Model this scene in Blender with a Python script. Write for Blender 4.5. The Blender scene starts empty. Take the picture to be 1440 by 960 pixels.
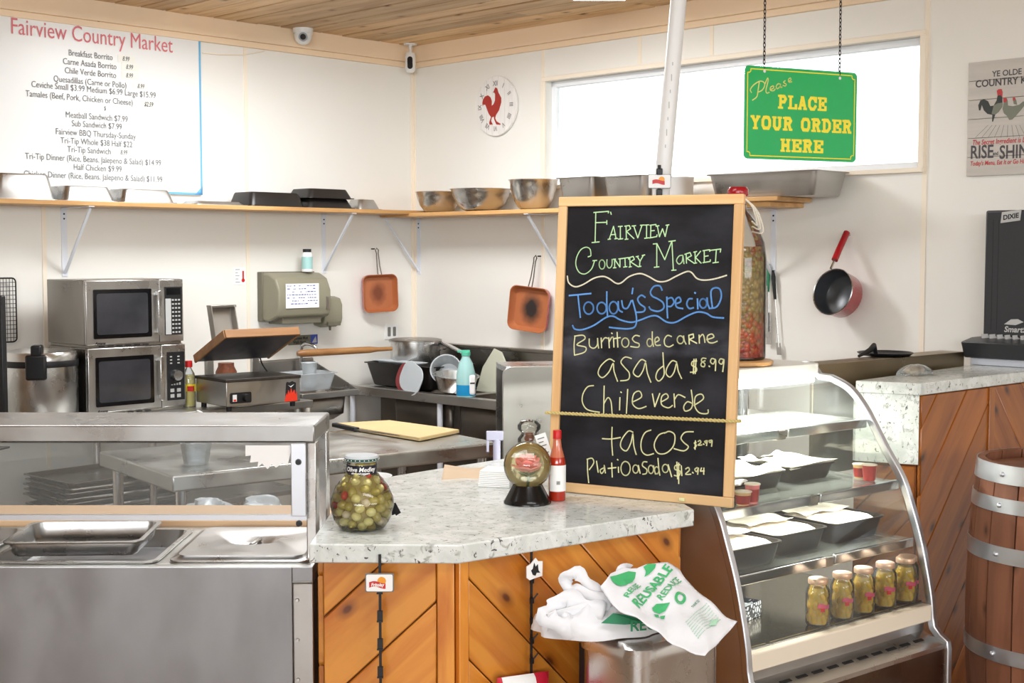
import bpy, bmesh, math, random
from mathutils import Vector, Matrix
random.seed(7)
R = math.radians
PI = math.pi
S = bpy.context.scene
COL = S.collection
# ------------------------------------------------------------ camera
EYE = 1.75
FPX = 1903.0
PITCH = R(3.74)
cam_d = bpy.data.cameras.new('camera')
cam_d.sensor_width = 36.0
cam_d.lens = FPX / 1440 * 36.0
cam_d.clip_start = .05
cam = bpy.data.objects.new('camera', cam_d)
COL.objects.link(cam)
cam.location = (0, 0, EYE)
cam.rotation_euler = (R(90) - PITCH, 0, 0)
S.camera = cam
# ------------------------------------------------------------ world
W = bpy.data.worlds.new('sky')
S.world = W
W.use_nodes = True
bgn = W.node_tree.nodes['Background']
bgn.inputs[0].default_value = (.95, .98, 1.0, 1)
bgn.inputs[1].default_value = 2.5
# ------------------------------------------------------------ exposure
S.view_settings.view_transform = 'Standard'
S.view_settings.look = 'None'
S.view_settings.gamma = 1
S.view_settings.use_curve_mapping = False
S.view_settings.exposure = 0.13

def area(name, loc, target, sx, sy, power, col=(1, 1, 1)):
    l = bpy.data.lights.new(name, 'AREA')
    l.shape = 'RECTANGLE'
    l.size = sx
    l.size_y = sy
    l.energy = power
    l.color = col
    o = bpy.data.objects.new(name, l)
    COL.objects.link(o)
    o.location = loc
    d = Vector(target) - Vector(loc)
    o.rotation_euler = d.to_track_quat('-Z', 'Y').to_euler()
    return o
# daylight through the shop windows behind the camera and the shop's ceiling lights
area('shop_window_light', (-1.6, -6.2, 2.45), (-.6, 6, 1.7), 7.0, 1.2, 430, (.87, .945, 1))
area('shop_window_light', (5.2, -1.6, 2.4), (0, 5, 1.2), 4.0, 1.2, 110, (.87, .945, 1))
area('ceiling_light_glow', (-1.2, 3.6, 3.0), (-1.2, 3.6, 0), 2.4, .6, 34, (.95, .975, 1))
area('ceiling_light_glow', (1.2, 1.5, 3.0), (1.2, 1.5, 0), 2.4, .6, 44, (.95, .975, 1))
area('ceiling_light_glow', (-.7, 6.6, 3.0), (-.7, 6.6, 0), 1.2, .4, 62, (.95, .975, 1))

# ------------------------------------------------------------ projecting helpers (a sight line meets a real surface)
def ray(px, py):
    a = (px - 720) / FPX
    b = (480 - py) / FPX
    return Vector((a, math.cos(PITCH) + b * math.sin(PITCH), -math.sin(PITCH) + b * math.cos(PITCH)))
def hp(px, py, z):
    d = ray(px, py)
    t = (z - EYE) / d.z
    return Vector((d.x * t, d.y * t, z))
def dp(px, py, y):
    d = ray(px, py)
    t = y / d.y
    return Vector((d.x * t, y, EYE + d.z * t))
class Frame:
    """a vertical frame: local x along a wall, local y into it, z up"""
    def __init__(s, x, y, deg):
        s.o = Vector((x, y, 0)); s.a = R(deg)
        s.X = Vector((math.cos(s.a), math.sin(s.a), 0)); s.Y = Vector((-math.sin(s.a), math.cos(s.a), 0))
    def w(s, x, y, z=0):
        return s.o + s.X * x + s.Y * y + Vector((0, 0, z))
    def p(s, px, py, y=0):
        """sight line meets the plane local y = y: local (x, z)"""
        d = ray(px, py)
        t = (s.o.dot(s.Y) + y) / d.dot(s.Y)
        q = d * t
        return (q - s.o).dot(s.X), EYE + q.z
    def l(s, v):
        q = v - s.o
        return Vector((q.dot(s.X), q.dot(s.Y), v.z))
CX, CY = -.636, 8.8
WL = Frame(CX, CY, 45.34)      # left wall, corner at x = 0, room at x < 0, y < 0
WR = Frame(CX, CY, -44.66)     # right wall, corner at x = 0, room at x > 0, y < 0
DC = Frame(.695, 3.947, 39.0)  # display case: x along its front, y to its back
PT = Frame(-1.299, 5.128, 36.5)# prep table

# ------------------------------------------------------------ materials
def lin(c):
    return tuple(((v / 255) / 12.92 if v / 255 <= .04045 else ((v / 255 + .055) / 1.055) ** 2.4) for v in c)
MATS = {}
def mat(name, c, rough=.5, metal=0, spec=.5, noise=0, nscale=8, bump=0, bscale=40, stretch=(1, 1, 1), emit=0, alpha=1, trans=0, coat=0, ior=1.45):
    if name in MATS: return MATS[name]
    m = bpy.data.materials.new(name)
    m.use_nodes = True
    nt = m.node_tree
    b = nt.nodes['Principled BSDF']
    col = lin(c)
    b.inputs['Base Color'].default_value = (*col, 1)
    b.inputs['Roughness'].default_value = rough
    b.inputs['Metallic'].default_value = metal
    b.inputs['Specular IOR Level'].default_value = spec
    b.inputs['Coat Weight'].default_value = coat
    b.inputs['Transmission Weight'].default_value = trans
    b.inputs['IOR'].default_value = ior
    b.inputs['Alpha'].default_value = alpha
    if emit:
        b.inputs['Emission Color'].default_value = (*col, 1)
        b.inputs['Emission Strength'].default_value = emit
    if noise or bump:
        tc = nt.nodes.new('ShaderNodeTexCoord')
        mp = nt.nodes.new('ShaderNodeMapping')
        mp.inputs['Scale'].default_value = stretch
        nt.links.new(tc.outputs['Object'], mp.inputs['Vector'])
    if noise:
        n = nt.nodes.new('ShaderNodeTexNoise')
        n.inputs['Scale'].default_value = nscale
        n.inputs['Detail'].default_value = 5
        nt.links.new(mp.outputs[0], n.inputs['Vector'])
        r = nt.nodes.new('ShaderNodeMapRange')
        r.inputs['From Min'].default_value = .3
        r.inputs['From Max'].default_value = .7
        r.inputs['To Min'].default_value = 1 - noise
        r.inputs['To Max'].default_value = 1 + noise * .4
        nt.links.new(n.outputs['Fac'], r.inputs['Value'])
        mx = nt.nodes.new('ShaderNodeVectorMath')
        mx.operation = 'SCALE'
        mx.inputs[0].default_value = col
        nt.links.new(r.outputs[0], mx.inputs['Scale'])
        nt.links.new(mx.outputs[0], b.inputs['Base Color'])
        if metal > .5:
            r2 = nt.nodes.new('ShaderNodeMapRange')
            r2.inputs['From Min'].default_value = .3
            r2.inputs['From Max'].default_value = .7
            r2.inputs['To Min'].default_value = max(.03, rough - .1)
            r2.inputs['To Max'].default_value = rough + .12
            nt.links.new(n.outputs['Fac'], r2.inputs['Value'])
            nt.links.new(r2.outputs[0], b.inputs['Roughness'])
    if bump:
        n2 = nt.nodes.new('ShaderNodeTexNoise')
        n2.inputs['Scale'].default_value = bscale
        n2.inputs['Detail'].default_value = 3
        nt.links.new(mp.outputs[0], n2.inputs['Vector'])
        bp = nt.nodes.new('ShaderNodeBump')
        bp.inputs['Strength'].default_value = bump
        bp.inputs['Distance'].default_value = .01
        nt.links.new(n2.outputs['Fac'], bp.inputs['Height'])
        nt.links.new(bp.outputs[0], b.inputs['Normal'])
    MATS[name] = m
    return m
def wood(name, c1, c2, knot=None, rough=.35, grain=9, coat=.3, var=.25, kscale=3.2):
    """grain along local x; every piece gets its own tone from Object Info random"""
    if name in MATS: return MATS[name]
    m = bpy.data.materials.new(name); m.use_nodes = True
    nt = m.node_tree; N = nt.nodes; Lk = nt.links
    b = N['Principled BSDF']
    b.inputs['Roughness'].default_value = rough
    b.inputs['Coat Weight'].default_value = coat
    b.inputs['Coat Roughness'].default_value = .2
    tc = N.new('ShaderNodeTexCoord'); oi = N.new('ShaderNodeObjectInfo')
    off = N.new('ShaderNodeVectorMath'); off.operation = 'SCALE'
    off.inputs[0].default_value = (7, 13, 5)
    Lk.new(oi.outputs['Random'], off.inputs['Scale'])
    ad = N.new('ShaderNodeVectorMath'); ad.operation = 'ADD'
    Lk.new(tc.outputs['Object'], ad.inputs[0]); Lk.new(off.outputs[0], ad.inputs[1])
    mp = N.new('ShaderNodeMapping'); mp.inputs['Scale'].default_value = (.9, grain, grain)
    Lk.new(ad.outputs[0], mp.inputs['Vector'])
    n = N.new('ShaderNodeTexNoise'); n.inputs['Scale'].default_value = 2.2; n.inputs['Detail'].default_value = 6; n.inputs['Distortion'].default_value = .6
    Lk.new(mp.outputs[0], n.inputs['Vector'])
    cr = N.new('ShaderNodeValToRGB')
    cr.color_ramp.elements[0].position = .32; cr.color_ramp.elements[0].color = (*lin(c2), 1)
    cr.color_ramp.elements[1].position = .62; cr.color_ramp.elements[1].color = (*lin(c1), 1)
    Lk.new(n.outputs['Fac'], cr.inputs['Fac'])
    hs = N.new('ShaderNodeHueSaturation')
    mr = N.new('ShaderNodeMapRange'); mr.inputs['To Min'].default_value = 1 - var; mr.inputs['To Max'].default_value = 1 + var * .5
    Lk.new(oi.outputs['Random'], mr.inputs['Value']); Lk.new(mr.outputs[0], hs.inputs['Value'])
    Lk.new(cr.outputs[0], hs.inputs['Color'])
    out = hs.outputs[0]
    if knot:
        sp = N.new('ShaderNodeSeparateXYZ'); Lk.new(ad.outputs[0], sp.inputs[0])
        yz = N.new('ShaderNodeMath'); yz.operation = 'ADD'; Lk.new(sp.outputs[1], yz.inputs[0]); Lk.new(sp.outputs[2], yz.inputs[1])
        ys = N.new('ShaderNodeMath'); ys.operation = 'MULTIPLY'; ys.inputs[1].default_value = 1.7; Lk.new(yz.outputs[0], ys.inputs[0])
        cx = N.new('ShaderNodeCombineXYZ'); Lk.new(sp.outputs[0], cx.inputs[0]); Lk.new(ys.outputs[0], cx.inputs[1])
        v = N.new('ShaderNodeTexVoronoi'); v.voronoi_dimensions = '2D'; v.inputs['Scale'].default_value = kscale
        Lk.new(cx.outputs[0], v.inputs['Vector'])
        kr = N.new('ShaderNodeValToRGB')
        kr.color_ramp.elements[0].position = .025; kr.color_ramp.elements[0].color = (1, 1, 1, 1)
        kr.color_ramp.elements[1].position = .11; kr.color_ramp.elements[1].color = (0, 0, 0, 1)
        e = kr.color_ramp.elements.new(.05); e.color = (.5, .5, .5, 1)
        Lk.new(v.outputs['Distance'], kr.inputs['Fac'])
        mx = N.new('ShaderNodeMix'); mx.data_type = 'RGBA'
        Lk.new(kr.outputs[0], mx.inputs['Factor']); Lk.new(out, mx.inputs['A']); mx.inputs['B'].default_value = (*lin(knot), 1)
        out = mx.outputs['Result']
    Lk.new(out, b.inputs['Base Color'])
    bp = N.new('ShaderNodeBump'); bp.inputs['Strength'].default_value = .12; bp.inputs['Distance'].default_value = .004
    Lk.new(n.outputs['Fac'], bp.inputs['Height']); Lk.new(bp.outputs[0], b.inputs['Normal'])
    MATS[name] = m
    return m
def granite(name, base, light, dark, fleck):
    m = bpy.data.materials.new(name); m.use_nodes = True
    nt = m.node_tree; N = nt.nodes; Lk = nt.links; b = N['Principled BSDF']
    b.inputs['Roughness'].default_value = .16
    tc = N.new('ShaderNodeTexCoord')
    def nz(sc, det, mpv=None):
        n = N.new('ShaderNodeTexNoise'); n.inputs['Scale'].default_value = sc; n.inputs['Detail'].default_value = det
        n.inputs['Roughness'].default_value = .65; n.inputs['Distortion'].default_value = .8
        if mpv:
            q = N.new('ShaderNodeMapping'); q.inputs['Scale'].default_value = mpv; q.inputs['Rotation'].default_value = (0, 0, .5)
            Lk.new(tc.outputs['Object'], q.inputs[0]); Lk.new(q.outputs[0], n.inputs['Vector'])
        else: Lk.new(tc.outputs['Object'], n.inputs['Vector'])
        return n
    def mixc(f, a, bcol):
        mx = N.new('ShaderNodeMix'); mx.data_type = 'RGBA'
        Lk.new(f, mx.inputs['Factor'])
        if isinstance(a, tuple): mx.inputs['A'].default_value = (*lin(a), 1)
        else: Lk.new(a, mx.inputs['A'])
        mx.inputs['B'].default_value = (*lin(bcol), 1)
        return mx.outputs['Result']
    def ramp(n, p0, p1):
        r = N.new('ShaderNodeMapRange'); r.inputs['From Min'].default_value = p0; r.inputs['From Max'].default_value = p1
        Lk.new(n.outputs['Fac'], r.inputs['Value']); return r.outputs[0]
    o = mixc(ramp(nz(14, 6), .42, .62), base, light)
    o = mixc(ramp(nz(26, 6, (1, 1.8, 1)), .57, .66), o, fleck)
    o = mixc(ramp(nz(55, 4, (1, 1.6, 1)), .62, .66), o, dark)
    Lk.new(o, b.inputs['Base Color'])
    MATS[name] = m
    return m
def pane(name, tint=(250, 252, 250), refl=1.0, haze=0.0, hazecol=(230, 235, 232)):
    """thin clear sheet: mostly see-through, mirror-like by its real Fresnel"""
    m = bpy.data.materials.new(name); m.use_nodes = True
    nt = m.node_tree; N = nt.nodes; Lk = nt.links
    N.remove(N['Principled BSDF'])
    t = N.new('ShaderNodeBsdfTransparent'); t.inputs[0].default_value = (*lin(tint), 1)
    g = N.new('ShaderNodeBsdfGlossy'); g.inputs['Roughness'].default_value = .03
    f = N.new('ShaderNodeFresnel'); f.inputs['IOR'].default_value = 1.45
    mu = N.new('ShaderNodeMath'); mu.operation = 'MULTIPLY'; mu.inputs[1].default_value = refl
    Lk.new(f.outputs[0], mu.inputs[0])
    mx = N.new('ShaderNodeMixShader'); Lk.new(mu.outputs[0], mx.inputs[0]); Lk.new(t.outputs[0], mx.inputs[1]); Lk.new(g.outputs[0], mx.inputs[2])
    out = mx
    if haze:
        d = N.new('ShaderNodeBsdfDiffuse'); d.inputs[0].default_value = (*lin(hazecol), 1)
        m2 = N.new('ShaderNodeMixShader'); m2.inputs[0].default_value = haze
        Lk.new(mx.outputs[0], m2.inputs[1]); Lk.new(d.outputs[0], m2.inputs[2]); out = m2
    Lk.new(out.outputs[0], N['Material Output'].inputs[0])
    MATS[name] = m
    return m
def chalkboard():
    m = bpy.data.materials.new('chalkboard_black'); m.use_nodes = True
    nt = m.node_tree; N = nt.nodes; Lk = nt.links; b = N['Principled BSDF']
    b.inputs['Roughness'].default_value = .6; b.inputs['Specular IOR Level'].default_value = .25
    tc = N.new('ShaderNodeTexCoord'); mp = N.new('ShaderNodeMapping'); mp.inputs['Scale'].default_value = (1, 1, 2.0)
    Lk.new(tc.outputs['Object'], mp.inputs[0])
    n = N.new('ShaderNodeTexNoise'); n.inputs['Scale'].default_value = 4; n.inputs['Detail'].default_value = 6
    Lk.new(mp.outputs[0], n.inputs['Vector'])
    sx = N.new('ShaderNodeSeparateXYZ'); Lk.new(tc.outputs['Object'], sx.inputs[0])
    # wiped chalk dust band across the middle
    s1 = N.new('ShaderNodeMath'); s1.operation = 'SUBTRACT'; s1.inputs[1].default_value = .47; Lk.new(sx.outputs[2], s1.inputs[0])
    s2 = N.new('ShaderNodeMath'); s2.operation = 'ABSOLUTE'; Lk.new(s1.outputs[0], s2.inputs[0])
    r1 = N.new('ShaderNodeMapRange'); r1.inputs['From Min'].default_value = .02; r1.inputs['From Max'].default_value = .08; r1.inputs['To Min'].default_value = 1; r1.inputs['To Max'].default_value = .22
    Lk.new(s2.outputs[0], r1.inputs['Value'])
    r2 = N.new('ShaderNodeMapRange'); r2.inputs['From Min'].default_value = .42; r2.inputs['From Max'].default_value = .75
    Lk.new(n.outputs['Fac'], r2.inputs['Value'])
    mu = N.new('ShaderNodeMath'); mu.operation = 'MULTIPLY'; Lk.new(r1.outputs[0], mu.inputs[0]); Lk.new(r2.outputs[0], mu.inputs[1])
    mx = N.new('ShaderNodeMix'); mx.data_type = 'RGBA'; Lk.new(mu.outputs[0], mx.inputs['Factor'])
    mx.inputs['A'].default_value = (*lin((19, 18, 21)), 1); mx.inputs['B'].default_value = (*lin((96, 98, 108)), 1)
    Lk.new(mx.outputs['Result'], b.inputs['Base Color'])
    return m

M = MATS
mat('wall_paint', (240, 237, 230), .45, noise=.03, nscale=1.2, bump=.05, bscale=18)
mat('peach_trim', (250, 224, 192), .5, noise=.05, nscale=2, stretch=(1, 1, 1), bump=.08, bscale=12)
mat('seam_strip', (246, 234, 216), .5)
mat('white_paint', (240, 242, 245), .4)
mat('white_metal', (226, 230, 238), .35)
mat('steel', (190, 188, 185), .33, 1, noise=.07, nscale=5, stretch=(1, 1, 1), bump=.02, bscale=30)
mat('steel_bright', (210, 209, 207), .27, 1, noise=.08, nscale=6)
mat('steel_dark', (160, 155, 148), .32, 1, noise=.12, nscale=4)
mat('steel_front', (156, 156, 158), .40, 1, noise=.16, nscale=7, stretch=(1, 1, .5))
mat('steel_shelf', (168, 167, 165), .34, 1, noise=.12, nscale=5)
mat('steel_top', (196, 196, 192), .34, 1, noise=.12, nscale=5)
mat('chrome', (225, 226, 228), .1, 1)
mat('alu_frame', (206, 209, 215), .38, 1)
mat('black_plastic', (28, 28, 30), .4)
mat('black_glass', (14, 14, 16), .12)
mat('black_rubber', (35, 35, 36), .6)
mat('grey_plastic', (120, 118, 112), .5)
mat('taupe_plastic', (142, 138, 118), .42)
mat('taupe_dark', (112, 108, 92), .45)
mat('white_plastic', (238, 238, 236), .35)
mat('white_paper', (246, 246, 244), .7)
mat('cream_paper', (240, 232, 215), .7, noise=.1, nscale=30, bump=.4, bscale=40)
mat('kraft_paper', (222, 197, 166), .8)
mat('kraft_dark', (140, 108, 84), .8)
mat('red_plastic', (200, 30, 30), .35)
mat('red_enamel', (170, 20, 32), .25, coat=.5)
mat('blue_print', (60, 80, 170), .5)
mat('blue_border', (110, 180, 222), .5)
mat('red_print', (222, 120, 128), .6)
mat('grey_print', (112, 112, 115), .6)
mat('ink_black', (30, 30, 32), .6)
mat('ink_faint', (185, 185, 183), .7)
mat('tape_patch', (240, 238, 228), .4)
mat('green_sign', (24, 182, 98), .3, coat=.4)
mat('green_edge', (90, 180, 130), .4)
mat('yellow_print', (255, 238, 70), .4)
mat('green_print', (70, 178, 112), .5)
mat('dark_green_print', (40, 130, 90), .5)
mat('copper_ceramic', (196, 112, 62), .35, noise=.12, nscale=6)
mat('burnt', (70, 45, 30), .5, noise=.3, nscale=40)
mat('burnt_dark', (48, 38, 34), .5, noise=.3, nscale=40)
mat('wire', (90, 86, 80), .35, .8)
mat('dark_wire', (40, 38, 36), .45, .4)
mat('blue_liquid', (40, 150, 205), .2, trans=0)
mat('teal_plastic', (170, 215, 212), .3, alpha=.9)
mat('yellow_label', (235, 215, 40), .4)
mat('yellow_juice', (225, 205, 60), .2)
mat('flame_red', (235, 60, 35), .5)
mat('navy_plastic', (58, 52, 150), .4)
mat('lavender_plastic', (200, 200, 225), .4)
mat('board_poly', (212, 186, 136), .5, noise=.08, nscale=4)
mat('cut_strip', (228, 190, 150), .5, noise=.06, nscale=3)
mat('rope', (206, 186, 120), .6)
mat('chalk_green', (186, 222, 168), .9)
mat('chalk_cream', (228, 222, 196), .9)
mat('chalk_blue', (98, 152, 216), .9)
mat('chalk_yellow', (220, 218, 166), .9)
mat('olive', (184, 168, 80), .3, noise=.15, nscale=40, coat=.5)
mat('olive_pale', (222, 212, 140), .3, noise=.15, nscale=40, coat=.5)
mat('pimento', (200, 64, 42), .35, coat=.5)
mat('onion', (214, 200, 170), .3, coat=.5)
mat('brine', (150, 132, 70), .3)
mat('green_band', (30, 78, 66), .4)
mat('label_black', (20, 20, 40), .4)
mat('hot_sauce', (176, 44, 22), .15, coat=.6)
mat('sauce_neck', (196, 110, 80), .2, coat=.6)
mat('pepper_yellow', (222, 182, 44), .25, noise=.2, nscale=30, coat=.6)
mat('pepper_brine', (188, 158, 54), .3)
mat('lid_gold', (215, 180, 150), .3, .5)
mat('label_pink', (205, 80, 110), .5)
mat('rose_pink', (252, 140, 142), .5)
mat('rose_deep', (236, 96, 106), .5)
mat('leaf_green', (80, 110, 66), .5)
mat('floor_dark', (150, 126, 104), .4, noise=.2, nscale=3)
mat('plastic_bag', (240, 240, 242), .35, alpha=.93, bump=.25, bscale=14)
mat('salsa_red', (160, 44, 40), .3)
mat('cup_pink', (220, 130, 130), .3)
mat('cup_beige', (228, 190, 130), .4)
mat('tortilla', (242, 232, 214), .7, noise=.1, nscale=12)
mat('tray_black', (36, 32, 30), .35)
mat('case_trim', (230, 218, 198), .4)
mat('knife_blade', (120, 118, 112), .3, 1)
mat('pastry', (226, 204, 176), .6, noise=.15, nscale=40)
mat('lamp_or_fill_tube', (255, 252, 245), .5, emit=5)
mat('ceiling_lamp', (255, 252, 245), .5, emit=6)
mat('window_haze', (255, 255, 255), .5)
mat('rooster_red', (172, 50, 40), .6)
mat('sign_wood', (204, 198, 190), .6, noise=.1, nscale=5, stretch=(.4, 1, 6))
mat('clock_face', (240, 236, 232), .5, noise=.07, nscale=4, stretch=(14, 1, .6))
mat('clock_ink', (120, 116, 114), .6)
mat('spice_brown', (120, 66, 40), .5, noise=.4, nscale=60)
mat('chip_red', (205, 34, 60), .3)
mat('logo_orange', (240, 160, 50), .4)
mat('logo_red', (205, 50, 50), .4)
mat('screen_blue', (50, 110, 170), .4)
mat('pattern_box', (60, 70, 80), .5)
mat('grill_dark', (52, 44, 38), .5, noise=.35, nscale=20)
mat('grill_plate', (92, 90, 98), .4, .4, noise=.3, nscale=14)
mat('frost', (222, 228, 232), .3, alpha=.45)
mat('frost_dense', (215, 222, 226), .3, alpha=.75)
mat('grey_bin', (205, 205, 205), .4, alpha=.8)
mat('ceil_back', (84, 56, 34), .7)
mat('micro_win', (62, 62, 66), .12, 0, noise=.4, nscale=5)
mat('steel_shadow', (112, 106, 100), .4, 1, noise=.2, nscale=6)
mat('red_rim', (150, 60, 62), .4, alpha=.8)
mat('cutmat', (196, 196, 176), .5)
mat('teal_cap', (90, 190, 160), .4)
mat('carcass', (120, 62, 22), .6)
mat('bag_white', (226, 227, 230), .4, bump=.3, bscale=18)
mat('pale_green_print', (176, 220, 190), .5)
mat('pale_yellow', (240, 238, 140), .4)
mat('black_glossy', (20, 20, 20), .18)
mat('rose_pale', (240, 165, 160), .5)
mat('white_enamel', (226, 224, 216), .3)
mat('steel_side', (214, 210, 204), .5, 1, noise=.08, nscale=3)
mat('steel_deck', (150, 140, 120), .14, 1)
mat('steel_panel', (120, 100, 86), .3, 1, noise=.15, nscale=4)
mat('chrome_soft', (215, 218, 222), .18, 1)
mat('steel_warm', (150, 134, 108), .35, 1, noise=.1, nscale=4)
mat('dispenser_black', (52, 53, 56), .35)
mat('grey_light', (190, 194, 202), .4)
mat('galvanised', (212, 216, 222), .42, 1, noise=.05, nscale=12)
mat('sign_ink', (84, 80, 84), .6)
mat('rooster_red2', (196, 66, 68), .6)
mat('hen_dark', (62, 66, 64), .6)
mat('hen_grey', (126, 130, 116), .6)
mat('nonstick', (62, 64, 68), .3)
mat('green_grip', (60, 140, 100), .4)
mat('ring_grey', (150, 152, 156), .3)
wood('shelf_wood', (214, 168, 110), (186, 138, 84), None, .45, 6, .1)
wood('ceiling_wood', (226, 190, 142), (196, 154, 106), (130, 88, 52), .55, 7, .05, .3, 2.4)
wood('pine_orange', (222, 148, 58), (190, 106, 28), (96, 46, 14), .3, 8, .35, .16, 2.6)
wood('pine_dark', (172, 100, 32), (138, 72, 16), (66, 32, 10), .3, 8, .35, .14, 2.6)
wood('frame_wood', (236, 196, 142), (222, 174, 118), None, .45, 10, .1)
wood('barrel_wood', (142, 92, 66), (112, 68, 46), (84, 50, 32), .55, 5, .05, .18)
wood('pin_wood', (190, 140, 86), (160, 108, 58), None, .45, 6, .1)
wood('press_wood', (190, 140, 92), (160, 112, 68), None, .5, 6, .1)
granite('granite', (208, 213, 208), (230, 233, 230), (84, 82, 84), (164, 166, 160))
pane('glass_clear')
pane('glass_case', (252, 254, 252), 1.1, .03)
pane('glass_sneeze', (244, 246, 247), 1.1, .06)
pane('glass_jar', (252, 252, 248), 1.2, .02)
pane('plastic_clear', (240, 244, 248), 1.3, .16)
pane('glass_globe', (255, 255, 248), 1.1, .03, (236, 228, 168))
pane('globe_liquid', (253, 250, 222), .2, .38, (240, 230, 165))
def voronoi_print(name, c1, c2, scale, edge):
    m = bpy.data.materials.new(name); m.use_nodes = True; nt = m.node_tree; N = nt.nodes; Lk = nt.links; b = N['Principled BSDF']; b.inputs['Roughness'].default_value = .3
    tc = N.new('ShaderNodeTexCoord'); v = N.new('ShaderNodeTexVoronoi'); v.feature = 'DISTANCE_TO_EDGE'; v.inputs['Scale'].default_value = scale; Lk.new(tc.outputs['Object'], v.inputs['Vector'])
    r = N.new('ShaderNodeMath'); r.operation = 'GREATER_THAN'; r.inputs[1].default_value = edge; Lk.new(v.outputs['Distance'], r.inputs[0])
    mx = N.new('ShaderNodeMix'); mx.data_type = 'RGBA'; Lk.new(r.outputs[0], mx.inputs['Factor']); mx.inputs['A'].default_value = (*lin(c1), 1); mx.inputs['B'].default_value = (*lin(c2), 1)
    Lk.new(mx.outputs['Result'], b.inputs['Base Color']); M[name] = m
voronoi_print('flower_print', (40, 48, 56), (214, 222, 228), 60, .16)
def layered(name):
    """chopped peppers in layers of colour from red at the foot through yellow to red at the shoulder"""
    m = bpy.data.materials.new(name); m.use_nodes = True; nt = m.node_tree; N = nt.nodes; Lk = nt.links; b = N['Principled BSDF']; b.inputs['Roughness'].default_value = .25
    tc = N.new('ShaderNodeTexCoord'); v = N.new('ShaderNodeTexVoronoi'); v.inputs['Scale'].default_value = 60; Lk.new(tc.outputs['Object'], v.inputs['Vector'])
    s = N.new('ShaderNodeSeparateXYZ'); Lk.new(v.outputs['Position'], s.inputs[0])
    cs = N.new('ShaderNodeSeparateColor'); Lk.new(v.outputs['Color'], cs.inputs[0])
    a = N.new('ShaderNodeMath'); a.operation = 'MULTIPLY_ADD'; a.inputs[1].default_value = .13; Lk.new(cs.outputs[0], a.inputs[0])
    sx = N.new('ShaderNodeSeparateXYZ'); Lk.new(tc.outputs['Object'], sx.inputs[0]); Lk.new(sx.outputs[2], a.inputs[2])
    cr = N.new('ShaderNodeValToRGB'); e = cr.color_ramp.elements
    e[0].position = .04; e[0].color = (*lin((170, 36, 20)), 1); e[1].position = .52; e[1].color = (*lin((150, 30, 16)), 1)
    for p, c in ((.10, (214, 84, 40)), (.17, (206, 120, 60)), (.24, (176, 150, 80)), (.32, (190, 160, 96)), (.40, (168, 150, 60)), (.46, (160, 90, 40))):
        q = e.new(p); q.color = (*lin(c), 1)
    Lk.new(a.outputs[0], cr.inputs[0])
    mu = N.new('ShaderNodeVectorMath'); mu.operation = 'SCALE'; Lk.new(cr.outputs[0], mu.inputs[0])
    mr = N.new('ShaderNodeMapRange'); mr.inputs['From Max'].default_value = .8; mr.inputs['To Min'].default_value = 1.15; mr.inputs['To Max'].default_value = .5; Lk.new(v.outputs['Distance'], mr.inputs[0]); Lk.new(mr.outputs[0], mu.inputs['Scale'])
    Lk.new(mu.outputs[0], b.inputs['Base Color'])
    bp = N.new('ShaderNodeBump'); bp.inputs['Strength'].default_value = .5; bp.inputs['Distance'].default_value = .006; bp.invert = True; Lk.new(v.outputs['Distance'], bp.inputs['Height']); Lk.new(bp.outputs[0], b.inputs['Normal'])
    M[name] = m
layered('layers')
pane('glass_shelf', (250, 252, 250), 1.0, .09, (226, 232, 226))
chalkboard_m = chalkboard()

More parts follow.
